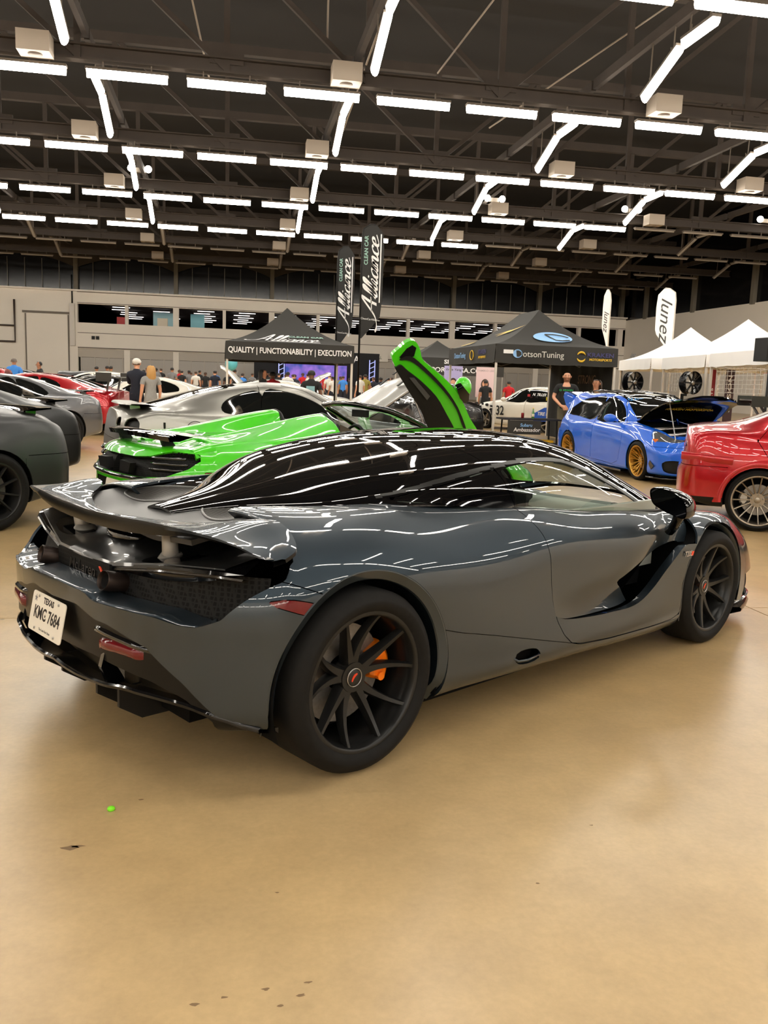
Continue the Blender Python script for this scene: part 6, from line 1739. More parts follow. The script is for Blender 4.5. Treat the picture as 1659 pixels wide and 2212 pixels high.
# ================================================================== TENTS, FLAGS, SIGNS
TBLK = mat('tent_black', srgb(48, 47, 44), .8, noise=(2, .12)); TWHT = mat('tent_white', srgb(252, 250, 247), .8)
POLE = mat('pole_white', srgb(214, 208, 198), .4); POLEG = mat('pole_grey', srgb(150, 146, 138), .4)
def tent(label, cx, cy, wx, wy, rz, fab, ze=2.05, val=.33, zp=3.2, ridge=0.0, legs=True, name='canopy_tent'):
    """pop-up canopy: four legs, concave roof, valance. ridge: length of the peak ridge along local y"""
    t = thing(name, label, 'tent', (cx, cy, 0), rz)
    hx, hy = wx/2, wy/2; zt = ze+val
    n = 16
    names_ = ['front', 'right', 'back', 'left']
    def roofpt(side_, s, u):
        # s along the eave -1..1, u 0 eave..1 peak
        sag = -.30*u*(1-u)*(zp-zt)
        if side_ == 0: e = Vector((s*hx, -hy, zt)); p = Vector((0, -ridge/2, zp))
        elif side_ == 2: e = Vector((-s*hx, hy, zt)); p = Vector((0, ridge/2, zp))
        elif side_ == 1: e = Vector((hx, s*hy, zt)); p = Vector((0, s*ridge/2, zp))
        else: e = Vector((-hx, -s*hy, zt)); p = Vector((0, -s*ridge/2, zp))
        q = e.lerp(p, u); q.z += sag*2.2
        return q
    t['roof'] = 1
    for k in range(4):
        G = [[tuple(roofpt(k, s, u)) for s in np.linspace(-1, 1, 9)] for u in np.linspace(0, 1, 13)]
        m_ = MB().grid(G); m_.build('roof_panel', fab, t)
        c = [(-hx, -hy), (hx, -hy), (hx, hy), (-hx, hy)]; a, b = c[k], c[(k+1) % 4]
        G = []
        for s in np.linspace(0, 1, 21):
            x, y = a[0]+(b[0]-a[0])*s, a[1]+(b[1]-a[1])*s
            w = .012*math.sin(s*40)
            nx, ny = ((0, -1), (1, 0), (0, 1), (-1, 0))[k]
            G.append([(x+nx*.004, y+ny*.004, zt), (x+nx*(.01+w*.5), y+ny*(.01+w*.5), zt-val*.5), (x+nx*(.012+w), y+ny*(.012+w), zt-val-.015*abs(math.sin(s*PI*3)))])
        MB().grid(G).build('valance', fab, t)
    if legs:
        for sx, sy in ((-1, -1), (1, -1), (1, 1), (-1, 1)):
            MB().box((sx*(hx-.04), sy*(hy-.04), (ze+val-.05)/2), (.05, .05, ze+val-.05)).build('leg', POLE if fab is TBLK else POLE, t)
            MB().box((sx*(hx-.04), sy*(hy-.04), .006), (.10, .10, .012)).build('foot_plate', POLEG, t)
        for k in range(4):
            c = [(-hx+.05, -hy+.05), (hx-.05, -hy+.05), (hx-.05, hy-.05), (-hx+.05, hy-.05)]; a, b = c[k], c[(k+1) % 4]
            q = MB()
            for j in range(4):
                s0, s1 = j/4, (j+1)/4; zz = (ze+.02, ze+.24) if j % 2 == 0 else (ze+.24, ze+.02)
                q.bar((a[0]+(b[0]-a[0])*s0, a[1]+(b[1]-a[1])*s0, zz[0]), (a[0]+(b[0]-a[0])*s1, a[1]+(b[1]-a[1])*s1, zz[1]), .02)
            q.build('scissor_truss', POLEG, t)
    t['rp'] = 0
    return t, roofpt
def on_roof(roofpt, k, z0=.006):
    """matrix-free warp: letters laid on a roof panel; x in metres along the eave, y up the slope"""
    pass
LT = WHITEP; TEAL = mat('print_pale_green', srgb(150, 190, 178), .6)
def script_word(size, shear=.45, thick=.055, cx=1.55):
    """brush script 'Alliance' as flat ribbons: list of (2-D points, quads), centred"""
    L = {'A': ([[(-.55, .10), (-.45, .0), (-.2, .0), (.05, .2), (.38, .98), (.46, 1.0), (.44, .5), (.47, .02)], [(.08, .36), (.35, .38), (.62, .44)]], .66),
         'l': ([[(.0, .10), (.12, .35), (.24, .85), (.20, 1.0), (.13, .85), (.10, .15), (.16, .0), (.28, .12)]], .26),
         'i': ([[(.0, .12), (.10, .43), (.07, .10), (.13, .0), (.24, .12)], [(.12, .60), (.15, .66)]], .23),
         'a': ([[(.32, .36), (.20, .44), (.05, .30), (.05, .06), (.16, .0), (.29, .18), (.35, .43), (.31, .08), (.38, .0), (.47, .12)]], .45),
         'n': ([[(.0, .12), (.07, .43), (.05, .0)], [(.06, .22), (.18, .43), (.26, .36), (.25, .06), (.31, .0), (.41, .12)]], .40),
         'c': ([[(.29, .35), (.20, .44), (.06, .32), (.05, .08), (.16, .0), (.33, .12)]], .32),
         'e': ([[(.03, .16), (.22, .26), (.23, .40), (.13, .44), (.04, .28), (.06, .05), (.18, .0), (.42, .16)]], .40)}
    out = []; x0 = 0
    for ch in 'Alliance':
        st_, adv = L[ch]
        for path in st_:
            P_ = smooth_poly(path, 4, False); V = []
            for i, pnt in enumerate(P_):
                d = P_[min(i+1, len(P_)-1)]-P_[max(i-1, 0)]; d = d/max(np.linalg.norm(d), 1e-6)
                w = thick*(.35+.65*abs(d[0]*.35-d[1]*.94)); n_ = np.array([-d[1], d[0]])*w
                for q in (pnt+n_, pnt-n_): V.append(((q[0]+x0-cx+q[1]*shear)*size, (q[1]-.4)*size))
            out.append((V, [(2*i, 2*i+1, 2*i+3, 2*i+2) for i in range(len(P_)-1)]))
        x0 += adv
    V = [((.1-cx+.0+3.0*t)*size, (-.62+.0*t)*size) for t in (0, 1)]
    out.append(([((.55-cx)*size, -.60*size), ((.55-cx)*size, -.52*size), ((x0-cx+.1)*size, -.60*size), ((x0-cx+.1)*size, -.52*size)], [(0, 1, 3, 2)]))
    return out
def put_script(nm, strokes, fn, mt_, t, M=None):
    q = MB()
    for V, F in strokes: q._add([fn(x, y) for x, y in V], F)
    o = q.build(nm, mt_, t)
    if M is not None: o.matrix_local = M
    return o
# --- lettered black tent
t1, rp1 = tent('black pop-up canopy tent lettered Alliance above the silver coupe', 1.47, 22.5, 3.06, 3.0, 0, TBLK, 1.84, .42, 3.2)
text('valance_lettering', 'QUALITY | FUNCTIONABILITY | EXECUTION', .185, LT, t1, frame((.0, -1.53, 2.06), (1, 0, 0), (0, 0, 1)), .002, 0, .004, sx=.80)
def roof_text(s, size, mt_, t, rp, k, u0, s0, shear=0, bold=0, sx=1.0, nm='roof_lettering', hw=1.53, sl=1.0):
    def warp(x, y, z):
        u = u0+y/sl; p0 = rp(k, max(-1, min(1, (s0+x)/hw/max(.05, (1-u)))), max(0, min(1, u)))
        n_ = ((0, -1, .9), (1, 0, .9), (0, 1, .9), (-1, 0, .9))[k]
        return (p0.x+n_[0]*(.02+z), p0.y+n_[1]*(.02+z), p0.z+.02+z)
    return text(nm, s, size, mt_, t, Matrix.Identity(4), .002, shear, bold, sx=sx, warp=warp)
def rw1(x, y):
    u = .185+y/1.9; p0 = rp1(0, max(-1, min(1, (x-.05)/1.53/max(.05, 1-u))), max(0, min(1, u))); return (p0.x, p0.y-.02, p0.z+.02)
put_script('roof_script', script_word(.50), rw1, LT, t1)
roof_text('CLEAN CAR', .13, TEAL, t1, rp1, 0, .30, .40, 0, .004, 1.2, sl=1.9)
# --- black print tent with two visible faces
t2, rp2 = tent('large black pop-up tent printed with blue oval emblem above the bald man', 7.80, 22.2, 3.1, 4.4, 0, TBLK, 1.98, .44, 3.38, 1.5)
LBL = mat('print_sky_blue', srgb(140, 190, 240), .5); PUR = mat('print_navy', srgb(64, 62, 110), .6); YEL2 = mat('print_yellow', srgb(232, 190, 50), .5)
text('valance_lettering', 'otsonTuning', .205, mat('print_grey_white', srgb(210, 208, 200), .6), t2, frame((-.36, -2.225, 2.20), (1, 0, 0), (0, 0, 1)), .002, 0, .001, sx=1.0)
q = MB(); q.prism([(-1.01+.115*math.cos(a), 2.205+.10*math.sin(a)) for a in np.linspace(0, 2*PI, 28, endpoint=False)], -2.235, -2.222, 'xz'); q.build('emblem_disc', LBL, t2)
q = MB(); q.prism([(-1.03, 2.13), (-1.05, 2.28), (-.98, 2.28), (-.92, 2.24), (-.91, 2.18), (-.97, 2.13)], -2.240, -2.234, 'xz'); q.build('emblem_letter', TBLK, t2)
text('valance_name', 'KRAKEN', .14, PUR, t2, frame((1.10, -2.225, 2.24), (1, 0, 0), (0, 0, 1)), .002, 0, .003, sx=1.3)
text('valance_subtitle', 'MOTORSPORTS', .075, YEL2, t2, frame((1.10, -2.225, 2.13), (1, 0, 0), (0, 0, 1)), .002, .15, .002, sx=1.1)
def ring(cx, cz, r, y, t, nm='ring_mark', sc=1.0):
    q = MB()
    for a0, a1 in ((.4, 2.7), (3.5, 5.9)):
        q.tube([(cx+r*math.cos(a)*sc, y, cz+r*math.sin(a)) for a in np.linspace(a0, a1, 10)], [.008+.02*math.sin(PI*i/9) for i in range(10)], 6)
    q.build(nm, YEL2, t)
ring(.60, 2.19, .11, -2.235, t2)
MB().prism([(-1.36, 2.20), (-1.36, 2.29), (-1.12, 2.29), (-1.12, 2.20)], -2.236, -2.222, 'xz').build('small_label', LT, t2)
# left face valance
text('valance_lettering', 'DotsonTuning', .20, LBL, t2, frame((-1.575, .95, 2.20), (0, -1, 0), (0, 0, 1)), .002, 0, .001, sx=1.0)
text('valance_name', 'KRAKEN', .15, PUR, t2, frame((-1.575, -1.15, 2.25), (0, -1, 0), (0, 0, 1)), .002, 0, .003, sx=1.2)
text('valance_subtitle', 'MOTORSPORTS', .08, YEL2, t2, frame((-1.575, -1.15, 2.12), (0, -1, 0), (0, 0, 1)), .002, .15, .002, sx=1.1)
q = MB(); q.tube([(-1.58, -.25+.16*math.cos(a), 2.19+.12*math.sin(a)) for a in np.linspace(0, 2*PI, 16, endpoint=False)], .014, 5, closed=True); q.build('ring_mark', YEL2, t2)
# oval emblem on the front slope, as a thin patch following the panel
def slope_patch(poly, k, rp, t, mt_, nm, hw, off=.012):
    V = []
    for s, u in poly:
        p0 = rp(k, s/max(.05, 1-u)/hw, u); n_ = ((0, -1, .9), (1, 0, .9), (0, 1, .9), (-1, 0, .9))[k]; V.append((p0.x+n_[0]*off, p0.y+n_[1]*off, p0.z+off))
    c = np.mean(np.array(poly), 0); p0 = rp(k, c[0]/max(.05, 1-c[1])/hw, c[1]); n_ = ((0, -1, .9), (1, 0, .9), (0, 1, .9), (-1, 0, .9))[k]
    V.append((p0.x+n_[0]*off, p0.y+n_[1]*off, p0.z+off)); n = len(poly)
    MB()._add(V, [(i, (i+1) % n, n) for i in range(n)]).build(nm, mt_, t)
slope_patch([(.05+.50*math.cos(a), .36+.165*math.sin(a)) for a in np.linspace(0, 2*PI, 40, endpoint=False)], 0, rp2, t2, LBL, 'oval_emblem', 1.55, .02)
def slope_stroke(path, w, k, rp, t, mt_, nm, hw, off):
    V = []; n_ = ((0, -1, .9), (1, 0, .9), (0, 1, .9), (-1, 0, .9))[k]
    for i, (s, u) in enumerate(path):
        a = np.array(path[max(i-1, 0)]); b = np.array(path[min(i+1, len(path)-1)]); d = (b-a)/max(np.linalg.norm(b-a), 1e-6); m_ = np.array([-d[1], d[0]])*w
        for sg in (-1, 1):
            q = np.array([s, u])+m_*sg*np.array([1, .6]); p0 = rp(k, q[0]/max(.05, 1-q[1])/hw, q[1]); V.append((p0.x+n_[0]*off, p0.y+n_[1]*off, p0.z+off))
    MB()._add(V, [(2*i, 2*i+1, 2*i+3, 2*i+2) for i in range(len(path)-1)]).build(nm, mt_, t)
slope_stroke([(-.12, .45), (-.02, .36), (.08, .265), (.25, .255), (.45, .285)], .028, 0, rp2, t2, TBLK, 'emblem_stroke', 1.55, .03)
slope_stroke([(-.12, .45), (.10, .455), (.30, .43), (.46, .38)], .022, 0, rp2, t2, TBLK, 'emblem_stroke', 1.55, .03)
slope_patch([(-1.55, .12), (-1.2, .30), (-1.0, .33), (-1.15, .22), (-1.35, .10)], 3, rp2, t2, YEL2, 'slope_swoosh', 2.2, .02)
slope_patch([(-.3, .50), (.55, .62), (.75, .68), (.5, .55), (.0, .44), (.35, .60)], 3, rp2, t2, YEL2, 'slope_swoosh', 2.2, .02)
# dark side wall with lettering on the right of this tent
sw_ = MB(); G = []
for s in np.linspace(0, 1, 41): G.append([(1.50+.02*math.sin(s*37), -2.1+4.2*s, 0.02), (1.50+.02*math.sin(s*37+1), -2.1+4.2*s, 2.1)])
sw_.grid(G); sw_.build('side_curtain', mat('curtain_black', (.012, .012, .011), .9), t2)
text('curtain_lettering', 'STRONG', .32, mat('print_bronze', srgb(112, 80, 48), .6), t2, frame((1.47, -.6, 1.66), (0, -1, 0), (0, 0, 1)), .002, .1, 0, sx=.9)
# --- small black tent further back
t3, rp3 = tent('small black tent far behind the raised green door', 8.55, 35.5, 2.95, 2.95, 0, TBLK, 2.12, .34, 3.2)
text('valance_lettering', 'SPC', .22, LT, t3, frame((.2, -1.50, 2.30), (1, 0, 0), (0, 0, 1)), .002, 0, .006, sx=1.3)
t4 = thing('banner', 'long black web address banner behind the portrait posters', 'banner', (8.9, 33.5, 0))
MB().box((0, 0, 1.97), (3.9, .05, .40)).build('panel', TBLK, t4)
for s in (-1, 1): MB().box((s*1.9, 0, .89), (.04, .04, 1.78)).build('post', POLEG, t4)
text('lettering', '.SPORTS USA.COM', .26, LT, t4, frame((0, -.03, 1.97), (1, 0, 0), (0, 0, 1)), .002, 0, .003, sx=1.15)
# --- white tents down the right side
for lb, x, y in (('white canopy tent behind the black print tent, farthest of the white row', 12.85, 22.9), ('white canopy tent in the middle of the white row', 12.5, 19.6), ('white canopy tent nearest the right edge', 11.85, 16.2)):
    t, rp = tent(lb, x, y, 3.05, 3.05, -.17, TWHT, 2.02, .28, 3.25)
    if y < 22:
        q = MB()
        for k in range(13): q.bar((-1.47, -1.2+.2*k, 1.45), (-1.47, -1.2+.2*k, 1.99), .009)
        for k in range(7): q.bar((-1.47, -1.2, 1.45+.09*k), (-1.47, 1.2, 1.45+.09*k), .009)
        setp(q.build('hanging_grid', POLE, t), kind='stuff')
    if y > 22: text('valance_script', 'lunez', .22, mat('print_dark', (.05, .05, .05), .6), t, frame((-1.55, .1, 2.42), (0, -1, 0), (0.3, 0, 1)), .002, .4, 0)
# --- feather flags
def feather(label, x, y, z0, z1, w, mt_, flip=1, txt=None, tcol=None, sub=None, rz=0.0, curve=.0):
    t = thing('feather_flag', label, 'flag', (x, y, 0), rz)
    MB().tube([(0, 0, 0), (0, 0, z1-.35), (flip*.03, 0, z1-.12), (flip*w*.35, 0, z1-.01), (flip*w*.6, 0, z1)], [.028, .022, .016, .012, .01], 8).build('pole', BLACK if mt_ is not TWHT else POLE, t)
    MB().box((0, 0, .03), (.6, .06, .05)).build('base_bar', BLACK, t); MB().box((0, 0, .03), (.06, .6, .06)).build('base_cross', BLACK, t)
    P_ = [(0, z0), (0, z1-.35), (flip*.03, z1-.12), (flip*w*.35, z1-.01), (flip*w*.65, z1-.02), (flip*w*.95, z1-.22), (flip*w, z1-.6), (flip*w*.98, z0+(z1-z0)*.35), (flip*w*.9, z0+.55), (flip*w*.55, z0+.30), (flip*.05, z0)]
    MB().prism(P_, -.006, .006, 'xz').build('cloth', mt_, t)
    if txt: text('lettering', txt[0], txt[1], tcol, t, frame((flip*w*.5, -.012, z0+(z1-z0)*txt[2]), (0, 0, 1) if txt[3] > 0 else (0, 0, -1), (-1, 0, 0) if txt[3] > 0 else (1, 0, 0)), .002, .35, txt[4], sx=txt[5])
    if sub:
        for s_, sz, zc, dx, m2 in sub: text('small_lettering', s_, sz, m2, t, frame((flip*w*dx, -.012, zc), (0, 0, 1), (-1, 0, 0)), .002, 0, .003, sx=1.0)
    return t
FB = mat('flag_black', srgb(30, 30, 29), .7)
f1 = feather('tall black feather flag with white script, the taller of two', 3.27, 22.0, 2.5, 5.30, .56, FB, 1, None, None, [('CLEAN CAR', .13, 4.66, .20, TEAL)])
put_script('flag_script', script_word(.66, .30, .055), lambda x, y: (x, y*.56, 0), LT, f1, frame((.27, -.012, 4.06), (0, 0, 1), (-1, 0, 0)))
text('hashtag', '#CleanCarAlliance', .07, LT, f1, frame((.24, -.012, 2.98), (1, 0, -.08), (0, 0, 1)), .002)
f2 = feather('black feather flag with white script standing left of the taller one', 2.99, 24.6, 2.35, 5.12, .48, FB, 1, None, None, [('CLEAN CAR', .115, 4.47, .20, TEAL)])
put_script('flag_script', script_word(.60, .30, .055), lambda x, y: (x, y*.54, 0), LT, f2, frame((.23, -.012, 3.92), (0, 0, 1), (-1, 0, 0)))
text('hashtag', '#CleanCarAlliance', .06, LT, f2, frame((.2, -.012, 2.75), (1, 0, -.08), (0, 0, 1)), .002)
DKP = mat('print_dark', (.05, .05, .05), .6)
feather('white feather flag with dark script behind the middle white tent', 13.45, 25.0, 2.6, 4.55, .62, TWHT, -1, ('lunez', .52, .52, -1, .0, 1.2), DKP)
feather('narrow white feather flag seen edge-on, left of the other white flag', 12.25, 27.0, 2.8, 4.65, .26, TWHT, -1, ('lunez', .24, .45, -1, .0, 1.3), DKP)
# --- folding table with cloth sign, drinks
tb = thing('folding_table', 'black folding table with hanging cloth sign beside the bald man', 'table', (6.58, 18.3, 0), 0)
MB().box((0, 0, .725), (1.35, .6, .035)).build('table_top', mat('table_black', (.015, .015, .016), .4), tb)
for sx in (-1, 1):
    for sy in (-1, 1): MB().bar((sx*.58, sy*.24, .0), (sx*.55, sy*.24, .71), .03).build('leg', BLACK, tb)
G = [[(x, -.305-.01*math.sin(x*9), z) for z in np.linspace(.705, .40, 4)] for x in np.linspace(-.60, .16, 15)]
MB().grid(G, flip=True).build('cloth_sign', TBLK, tb)
text('sign_lettering', 'Subaru', .10, LBL, tb, frame((-.18, -.322, .60), (1, 0, 0), (0, 0, 1)), .001, .15, .001)
text('sign_lettering', 'Ambassador', .12, LT, tb, frame((-.16, -.322, .50), (1, 0, 0), (0, 0, 1)), .001, .1, .001)
MB().box((-.05, .0, .245), (1.15, .35, .05)).build('lower_shelf', mat('shelf_yellow', srgb(232, 180, 30), .5), tb)
for sx in (-1, 1): MB().bar((sx*.57, -.24, .20), (sx*.57, .24, .20), .03).build('stretcher', BLACK, tb)
c = thing('drink_can', 'dark red drinks can on the folding table', 'can', (6.40, 18.25, .7425))
MB().lathe([(0, 0), (.028, 0), (.033, .008), (.033, .105), (.027, .118), (0, .118)], 20, 'z').build('can_body', mat('can_red', srgb(120, 24, 30), .3, .6), c); MB().lathe([(.026, .118), (.027, .121), (0, .119)], 20, 'z').build('can_lid', STEEL, c)
c = thing('glass_bottle', 'green glass bottle with label on the folding table', 'bottle', (6.64, 18.25, .7425))
MB().lathe([(0, 0), (.031, 0), (.033, .01), (.033, .12), (.014, .175), (.013, .225), (0, .225)], 20, 'z').build('bottle_body', mat('bottle_green', srgb(60, 120, 50), .08, coat=1), c); MB().lathe([(.0335, .04), (.0335, .10)], 20, 'z').build('bottle_label', mat('label_cream', srgb(222, 212, 180), .6), c); MB().lathe([(.0145, .215), (.0145, .235), (0, .236)], 16, 'z').build('bottle_cap', mat('cap_gold', srgb(200, 170, 80), .3, .8), c)
# --- portrait posters on stands
def poster(label, x, y, bgc, title, tc, size, face_hair):
    t = thing('poster_stand', label, 'poster', (x, y, 0)); t.scale = (1.36, 1, 1.083)
    MB().box((0, 0, 1.42), (.50, .02, 1.0)).build('panel', mat('poster_'+title[:3], bgc, .6), t)
    text('title', title, size, tc, t, frame((0, -.012, 1.80), (1, 0, 0), (0, 0, 1)), .001, .2 if 'E' == title[0] else 0, .001)
    MB().prism([(.11*math.cos(a), 1.34+.19*math.sin(a)) for a in np.linspace(0, 2*PI, 20, endpoint=False)], -.016, -.0105, 'xz').build('portrait_hair', HAIRM[face_hair], t)
    MB().prism([(.075*math.cos(a), 1.36+.105*math.sin(a)) for a in np.linspace(0, 2*PI, 20, endpoint=False)], -.020, -.0165, 'xz').build('portrait_face', SKIN, t)
    MB().prism([(-.17, .95), (-.15, 1.16), (-.05, 1.23), (.05, 1.23), (.15, 1.16), (.17, .95)], -.015, -.0105, 'xz').build('portrait_shoulders', SKIN2, t)
    MB().box((0, .03, .47), (.03, .03, .94)).build('post', POLEG, t); MB().box((0, .03, .01), (.4, .3, .02)).build('foot', POLEG, t)
poster('lilac portrait poster on a stand left of the tent pole', 8.02, 30.6, srgb(176, 168, 214), 'Erica Yang', DKP, .10, 'brown')
poster('pale pink portrait poster on a stand right of the lilac one', 9.22, 30.6, srgb(228, 200, 202), 'TAMIKO LEE', mat('print_taupe', srgb(170, 150, 150), .6), .085, 'brown')
# --- display wheels on stands, grid panels, tall banners in the white tents
def show_wheel(label, x, y, z, rz):
    t = thing('display_wheel', label, 'wheel', (x, y, 0), rz)
    MB().box((0, .22, z/2-.13), (.05, .05, z-.26)).build('stand_post', BLACK, t); MB().box((0, .22, .012), (.5, .4, .024)).build('stand_foot', BLACK, t); MB().bar((0, .1, z-.28), (0, .24, z-.28), .05).build('stand_arm', BLACK, t)
    q = MB(); q.lathe([(.255, -.10), (.262, -.105), (.258, -.09), (.245, -.07), (.24, .1), (.26, .105)], 40, 'y', (0, 0, z)); q.build('rim', mat('show_rim', (.02, .02, .022), .15, .7), t)
    for k in range(8):
        a = 2*PI*k/8; MB().bar((.04*math.cos(a), -.06, z+.04*math.sin(a)), (.25*math.cos(a), -.085, z+.25*math.sin(a)), .035, .03, up=(0, 1, 0)).build('spoke', MATS['show_rim'], t)
    MB().cyl((0, -.085, z), (0, .0, z), .05, 20).build('hub', STEEL, t)
show_wheel('large black display wheel at left inside the white tent', 9.99, 20.4, 1.635, .3)
show_wheel('black display wheel with silver hub at right inside the white tent', 10.42, 18.38, 1.65, .3)
def pull_banner(label, x, y, z1, w, c, s, tc, rz):
    t = thing('banner_stand', label, 'banner', (x, y, 0), rz)
    MB().box((0, 0, z1/2+.04), (w, .012, z1-.08)).build('panel', mat('banner_'+s[:3]+str(int(w*100)), c, .6), t); MB().box((0, 0, .04), (w+.04, .14, .08)).build('base', STEEL, t)
    text('lettering', s, w*.62, tc, t, frame((0, -.008, z1*.72), (0, 0, 1), (-1, 0, 0)), .001, 0, .004)
pull_banner('red banner stand inside the white tents', 11.15, 18.7, 1.98, .26, srgb(150, 24, 44), 'LTS', LT, .5)
pull_banner('dark maroon banner stand lettered in white inside the white tents', 11.62, 18.72, 1.99, .38, srgb(58, 20, 34), 'SESSION', LT, .5)
bx = thing('speaker_stack', 'black speaker box on a pole cut off by the right edge', 'speaker', (9.66, 14.5, 0)); MB().box((.1, 0, 2.25), (.42, .4, .42)).build('speaker_box', BLACK, bx); MB().cyl((.1, 0, 0), (.1, 0, 2.04), .025, 10).build('pole', BLACK, bx); MB().lathe([(.25, 0), (.25, .02), (0, .02)], 20, 'z', (.1, 0, 0)).build('foot', BLACK, bx)
MB().box((.35, .1, 1.0), (.25, .02, 2.0)).build('white_sheet', TWHT, bx)
rt = thing('red_tent', 'red canopy roof showing between the white tents', 'tent', (17.5, 27.5, 0)); G = [[(x, -1.5+3*v, 2.2+1.1*(1-abs(x)/1.5)*(1-abs(2*v-1))) for v in np.linspace(0, 1, 9)] for x in np.linspace(-1.5, 1.5, 9)]
MB().grid(G).build('roof_panel', mat('tent_red', srgb(190, 30, 50), .7), rt)
for sx in (-1, 1):
    for sy in (-1, 1): MB().box((sx*1.45, sy*1.45, 1.1), (.05, .05, 2.2)).build('leg', POLE, rt)
# --- stage at the far end
sg = thing('stage', 'distant stage with purple lit screen and black drapes', 'stage', (6.4, 62, 0))
MB().box((0, 1.5, .5), (9.5, 4, 1.0)).build('platform', BLACK, sg); MB().box((.2, 3.4, 2.2), (9.4, .1, 2.6)).build('drape', mat('drape', (.008, .008, .01), .9), sg)
sm = bpy.data.materials.new('stage_screen'); sm.use_nodes = True; nt = sm.node_tree; b_ = nt.nodes['Principled BSDF']; b_.inputs['Base Color'].default_value = (0, 0, 0, 1)
tc = nt.nodes.new('ShaderNodeTexCoord'); n_ = nt.nodes.new('ShaderNodeTexNoise'); n_.inputs['Scale'].default_value = 1.3; nt.links.new(tc.outputs['Object'], n_.inputs['Vector'])
rp_ = nt.nodes.new('ShaderNodeValToRGB'); e = rp_.color_ramp.elements; e[0].position = .35; e[0].color = (.02, .08, .5, 1); e[1].position = .65; e[1].color = (.45, .2, .9, 1); nt.links.new(n_.outputs['Fac'], rp_.inputs[0]); nt.links.new(rp_.outputs[0], b_.inputs['Emission Color']); b_.inputs['Emission Strength'].default_value = .55
MB().box((.1, 3.2, 1.75), (4.6, .1, 1.5)).build('screen', sm, sg)
for x in (-2.5, 4.3):
    q = MB()
    for dx in (-.2, .2): q.bar((x+dx, 3.0, .9), (x+dx, 3.0, 3.0), .07)
    for k in range(6): q.bar((x-.2, 3.0, .95+.35*k), (x+.2, 3.0, 1.15+.35*k), .05)
    q.build('light_truss', mat('truss_blue_glow', srgb(150, 160, 220), .4, .6, emit=(.3, .35, .9), es=.35), sg)  # blue stage light on the truss is put in as a glow of the steel
text('stage_sign', 'DNA', .7, LT, sg, frame((2.6, 3.3, 3.0), (1, 0, 0), (0, 0, 1)), .01, 0, .01)
exs = thing('exit_sign', 'small dark lettered wall sign beyond the raised green door', 'sign', (13.0, 79.85, 3.5)); MB().box((0, 0, .1), (3.2, .06, .7)).build('plate', WALLM, exs); text('lettering', 'FE            AL', .38, mat('sign_green', srgb(60, 96, 70), .6), exs, frame((0, -.04, .1), (1, 0, 0), (0, 0, 1)), .005)
bl = thing('balloon', 'pale turquoise balloon above the far crowd at left', 'balloon', (.15, 40, 0)); q = MB(); q.sphere((0, 0, 2.0), .28, 20, 14, sc=(1, 1, 1.15)); q.build('balloon_skin', mat('balloon_teal', srgb(90, 180, 190), .3), bl); MB().cyl((0, 0, 0), (0, 0, 1.7), .006, 5).build('string', POLE, bl)
# --- things on the floor
q = MB(); q.lathe([(0, .0), (.011, .0), (.013, .004), (.011, .010), (.004, .013), (0, .013)], 16, 'z'); o = q.build('ear_plug', mat('plug_green', srgb(130, 240, 30), .6), None, (-.37, 2.779, 0)); setp(o, 'tiny bright green foam plug on the bare floor', 'plug')

SCUF = mat('scuff_dark', srgb(126, 100, 68), .6)
rs = random.Random(9)
for x, y, r in ((-.28, 2.84, .012), (-.463, 2.554, .03), (-.44, 2.56, .02), (.146, 2.247, .007), (-.065, 1.831, .012), (.0, 1.845, .01), (.10, 1.86, .012), (.179, 1.829, .012), (.20, 1.87, .010), (.13, 1.80, .008), (-.7, 2.62, .01), (.9, 2.2, .008), (1.2, 2.5, .008)):
    r *= .6
    MB()._add([(x+r*(.5+rs.random())*math.cos(a)*1.5, y+r*(.4+.6*rs.random())*math.sin(a), .0006) for a in np.linspace(0, 2*PI, 9, endpoint=False)], [tuple(range(9))]).build('scuff_mark', SCUF, flo)
# ================================================================== MORE PARKED CARS
simple('coupe', 'coupe_car', 'red coupe with black rear wing behind the grey coupes at left', RED, (-3.25, 21.3), 2.9, whs, 1.32)
simple('hatch', 'hatchback_car', 'dark red hatchback roof at the far left behind the grey coupe', RED, (-6.2, 24.8), 3.2, whs)
simple('hatch', 'hatchback_car', 'white estate car with long roof behind the red coupe', WHITEC, (-3.2, 29.6), 3.0, whw)
simple('coupe', 'coupe_car', 'black coupe with striped reflections behind the red coupe', BLKC, (-4.4, 26.55), .05, whw)
simple('coupe', 'coupe_car', 'cream white coupe beside the man in white cap', WHITEC, (-1.0, 24.1), 3.22, whw, hood=None)
simple('coupe', 'coupe_car', 'white coupe with raised bonnet right of the blond woman', WHITEC, (2.9, 35.2), 2.9, whw, hood=.9)
simple('coupe', 'coupe_car', 'cream white coupe behind the silver coupe, left of the lettered tent', WHITEC, (.55, 27.0), .0, whw)
simple('coupe', 'coupe_car', 'white coupe with raised bonnet under the lettered tent', WHITEC, (.4, 31.6), .2, whw, hood=.75)
simple('hatch', 'hatchback_car', 'grey estate car far left by the end wall', GUN2, (-9.6, 39), .1, whw)
simple('hatch', 'hatchback_car', 'silver hatchback far behind by the storefront at left', GUN2, (-5.6, 33.3), .0, whw)
rc = simple('hatch', 'race_car', 'white race hatchback numbered 32 with sticker covered windows under the print tent', WHITEC, (10.6, 26.2), 2.1, whw)
rcc = rc['car']
NB = mat('race_black', (.01, .01, .01), .5); RB_ = mat('race_blue', srgb(24, 84, 190), .4)
def side_mat(x, z, y): return frame((x, y, z), (-1, 0, 0), (0, 0, 1))
text('race_number', '32', .42, NB, rcc, side_mat(1.95, .62, .925), .002, 0, .006, sx=.85)
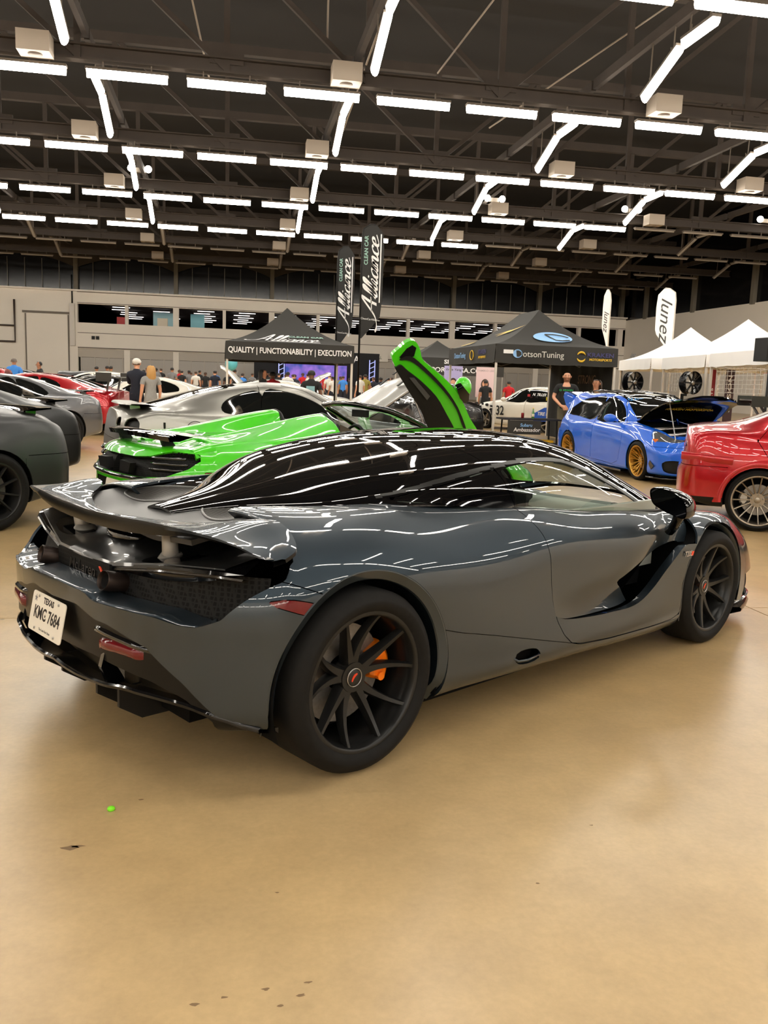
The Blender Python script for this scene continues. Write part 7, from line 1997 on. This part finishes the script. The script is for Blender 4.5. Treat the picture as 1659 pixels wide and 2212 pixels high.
text('driver_name', 'N. TILLER', .13, LT, rcc, frame((.45, .775, 1.19), (-1, 0, 0), (0, -.45, 1)), .002, .2, .003)
MB().prism([(.82, 1.12), (.82, 1.20), (.92, 1.20), (.92, 1.12)], .775, .79, 'xz').build('flag_sticker', mat('sticker_red', srgb(190, 50, 60), .5), rcc)
MB().prism([(.0, 1.02), (.0, 1.13), (.14, 1.13), (.14, 1.02)], .80, .815, 'xz').build('yellow_sticker', YEL, rcc)
MB().prism([(-.62, .45), (-.62, .85), (.1, .80), (.62, .55), (.50, .35), (-.2, .38)], .90, .925, 'xz').build('blue_oval', RB_, rcc)
text('livery_lettering', 'TIRE RACK', .15, LT, rcc, side_mat(-.0, .60, .93), .002, .2, .003)
rnd = random.Random(3)
for i in range(26):
    x, z = 2.15+rnd.random()*.95, .42+rnd.random()*.42
    if (x-2.65)**2+(z-.32)**2 < .15: continue
    r = .03+rnd.random()*.035; MB().prism([(x+r*(.7+.5*rnd.random())*math.cos(a), z+r*(.7+.5*rnd.random())*math.sin(a)) for a in np.linspace(0, 2*PI, 8, endpoint=False)], .90, .925, 'xz').build('livery_spot', NB, rcc)
simple('hatch', 'hatchback_car', 'black estate car behind the white race hatchback', BLKC, (7.0, 27.7), 2.75, whw)
simple('coupe', 'coupe_car', 'black coupe partly hidden behind the raised green door', BLKC, (4.9, 20.2), 1.75, whs, hood=.0)
bh = simple('hatch', 'hatchback_car', 'black estate car with roof bars right behind the blue hatchback', BLKC, (9.2, 19.2), -1.53, whw)
bk = simple('coupe', 'coupe_car', 'black coupe with tall rear wing behind the red saloon', BLKC, (9.6, 13.35), -.42, whs)
bkc = bk['car']
MB().box((-.72, 0, 1.34), (.26, 1.5, .025)).build('rear_wing', BLKC, bkc)
for sgn in (-1, 1):
    MB().box((-.72, sgn*.755, 1.32), (.30, .015, .18)).build('wing_end_plate', mat('plate_dark_green', srgb(28, 34, 26), .3), bkc)
    MB().bar((-.50, sgn*.40, 1.0), (-.72, sgn*.40, 1.33), .04).build('wing_strut', BLKC, bkc)
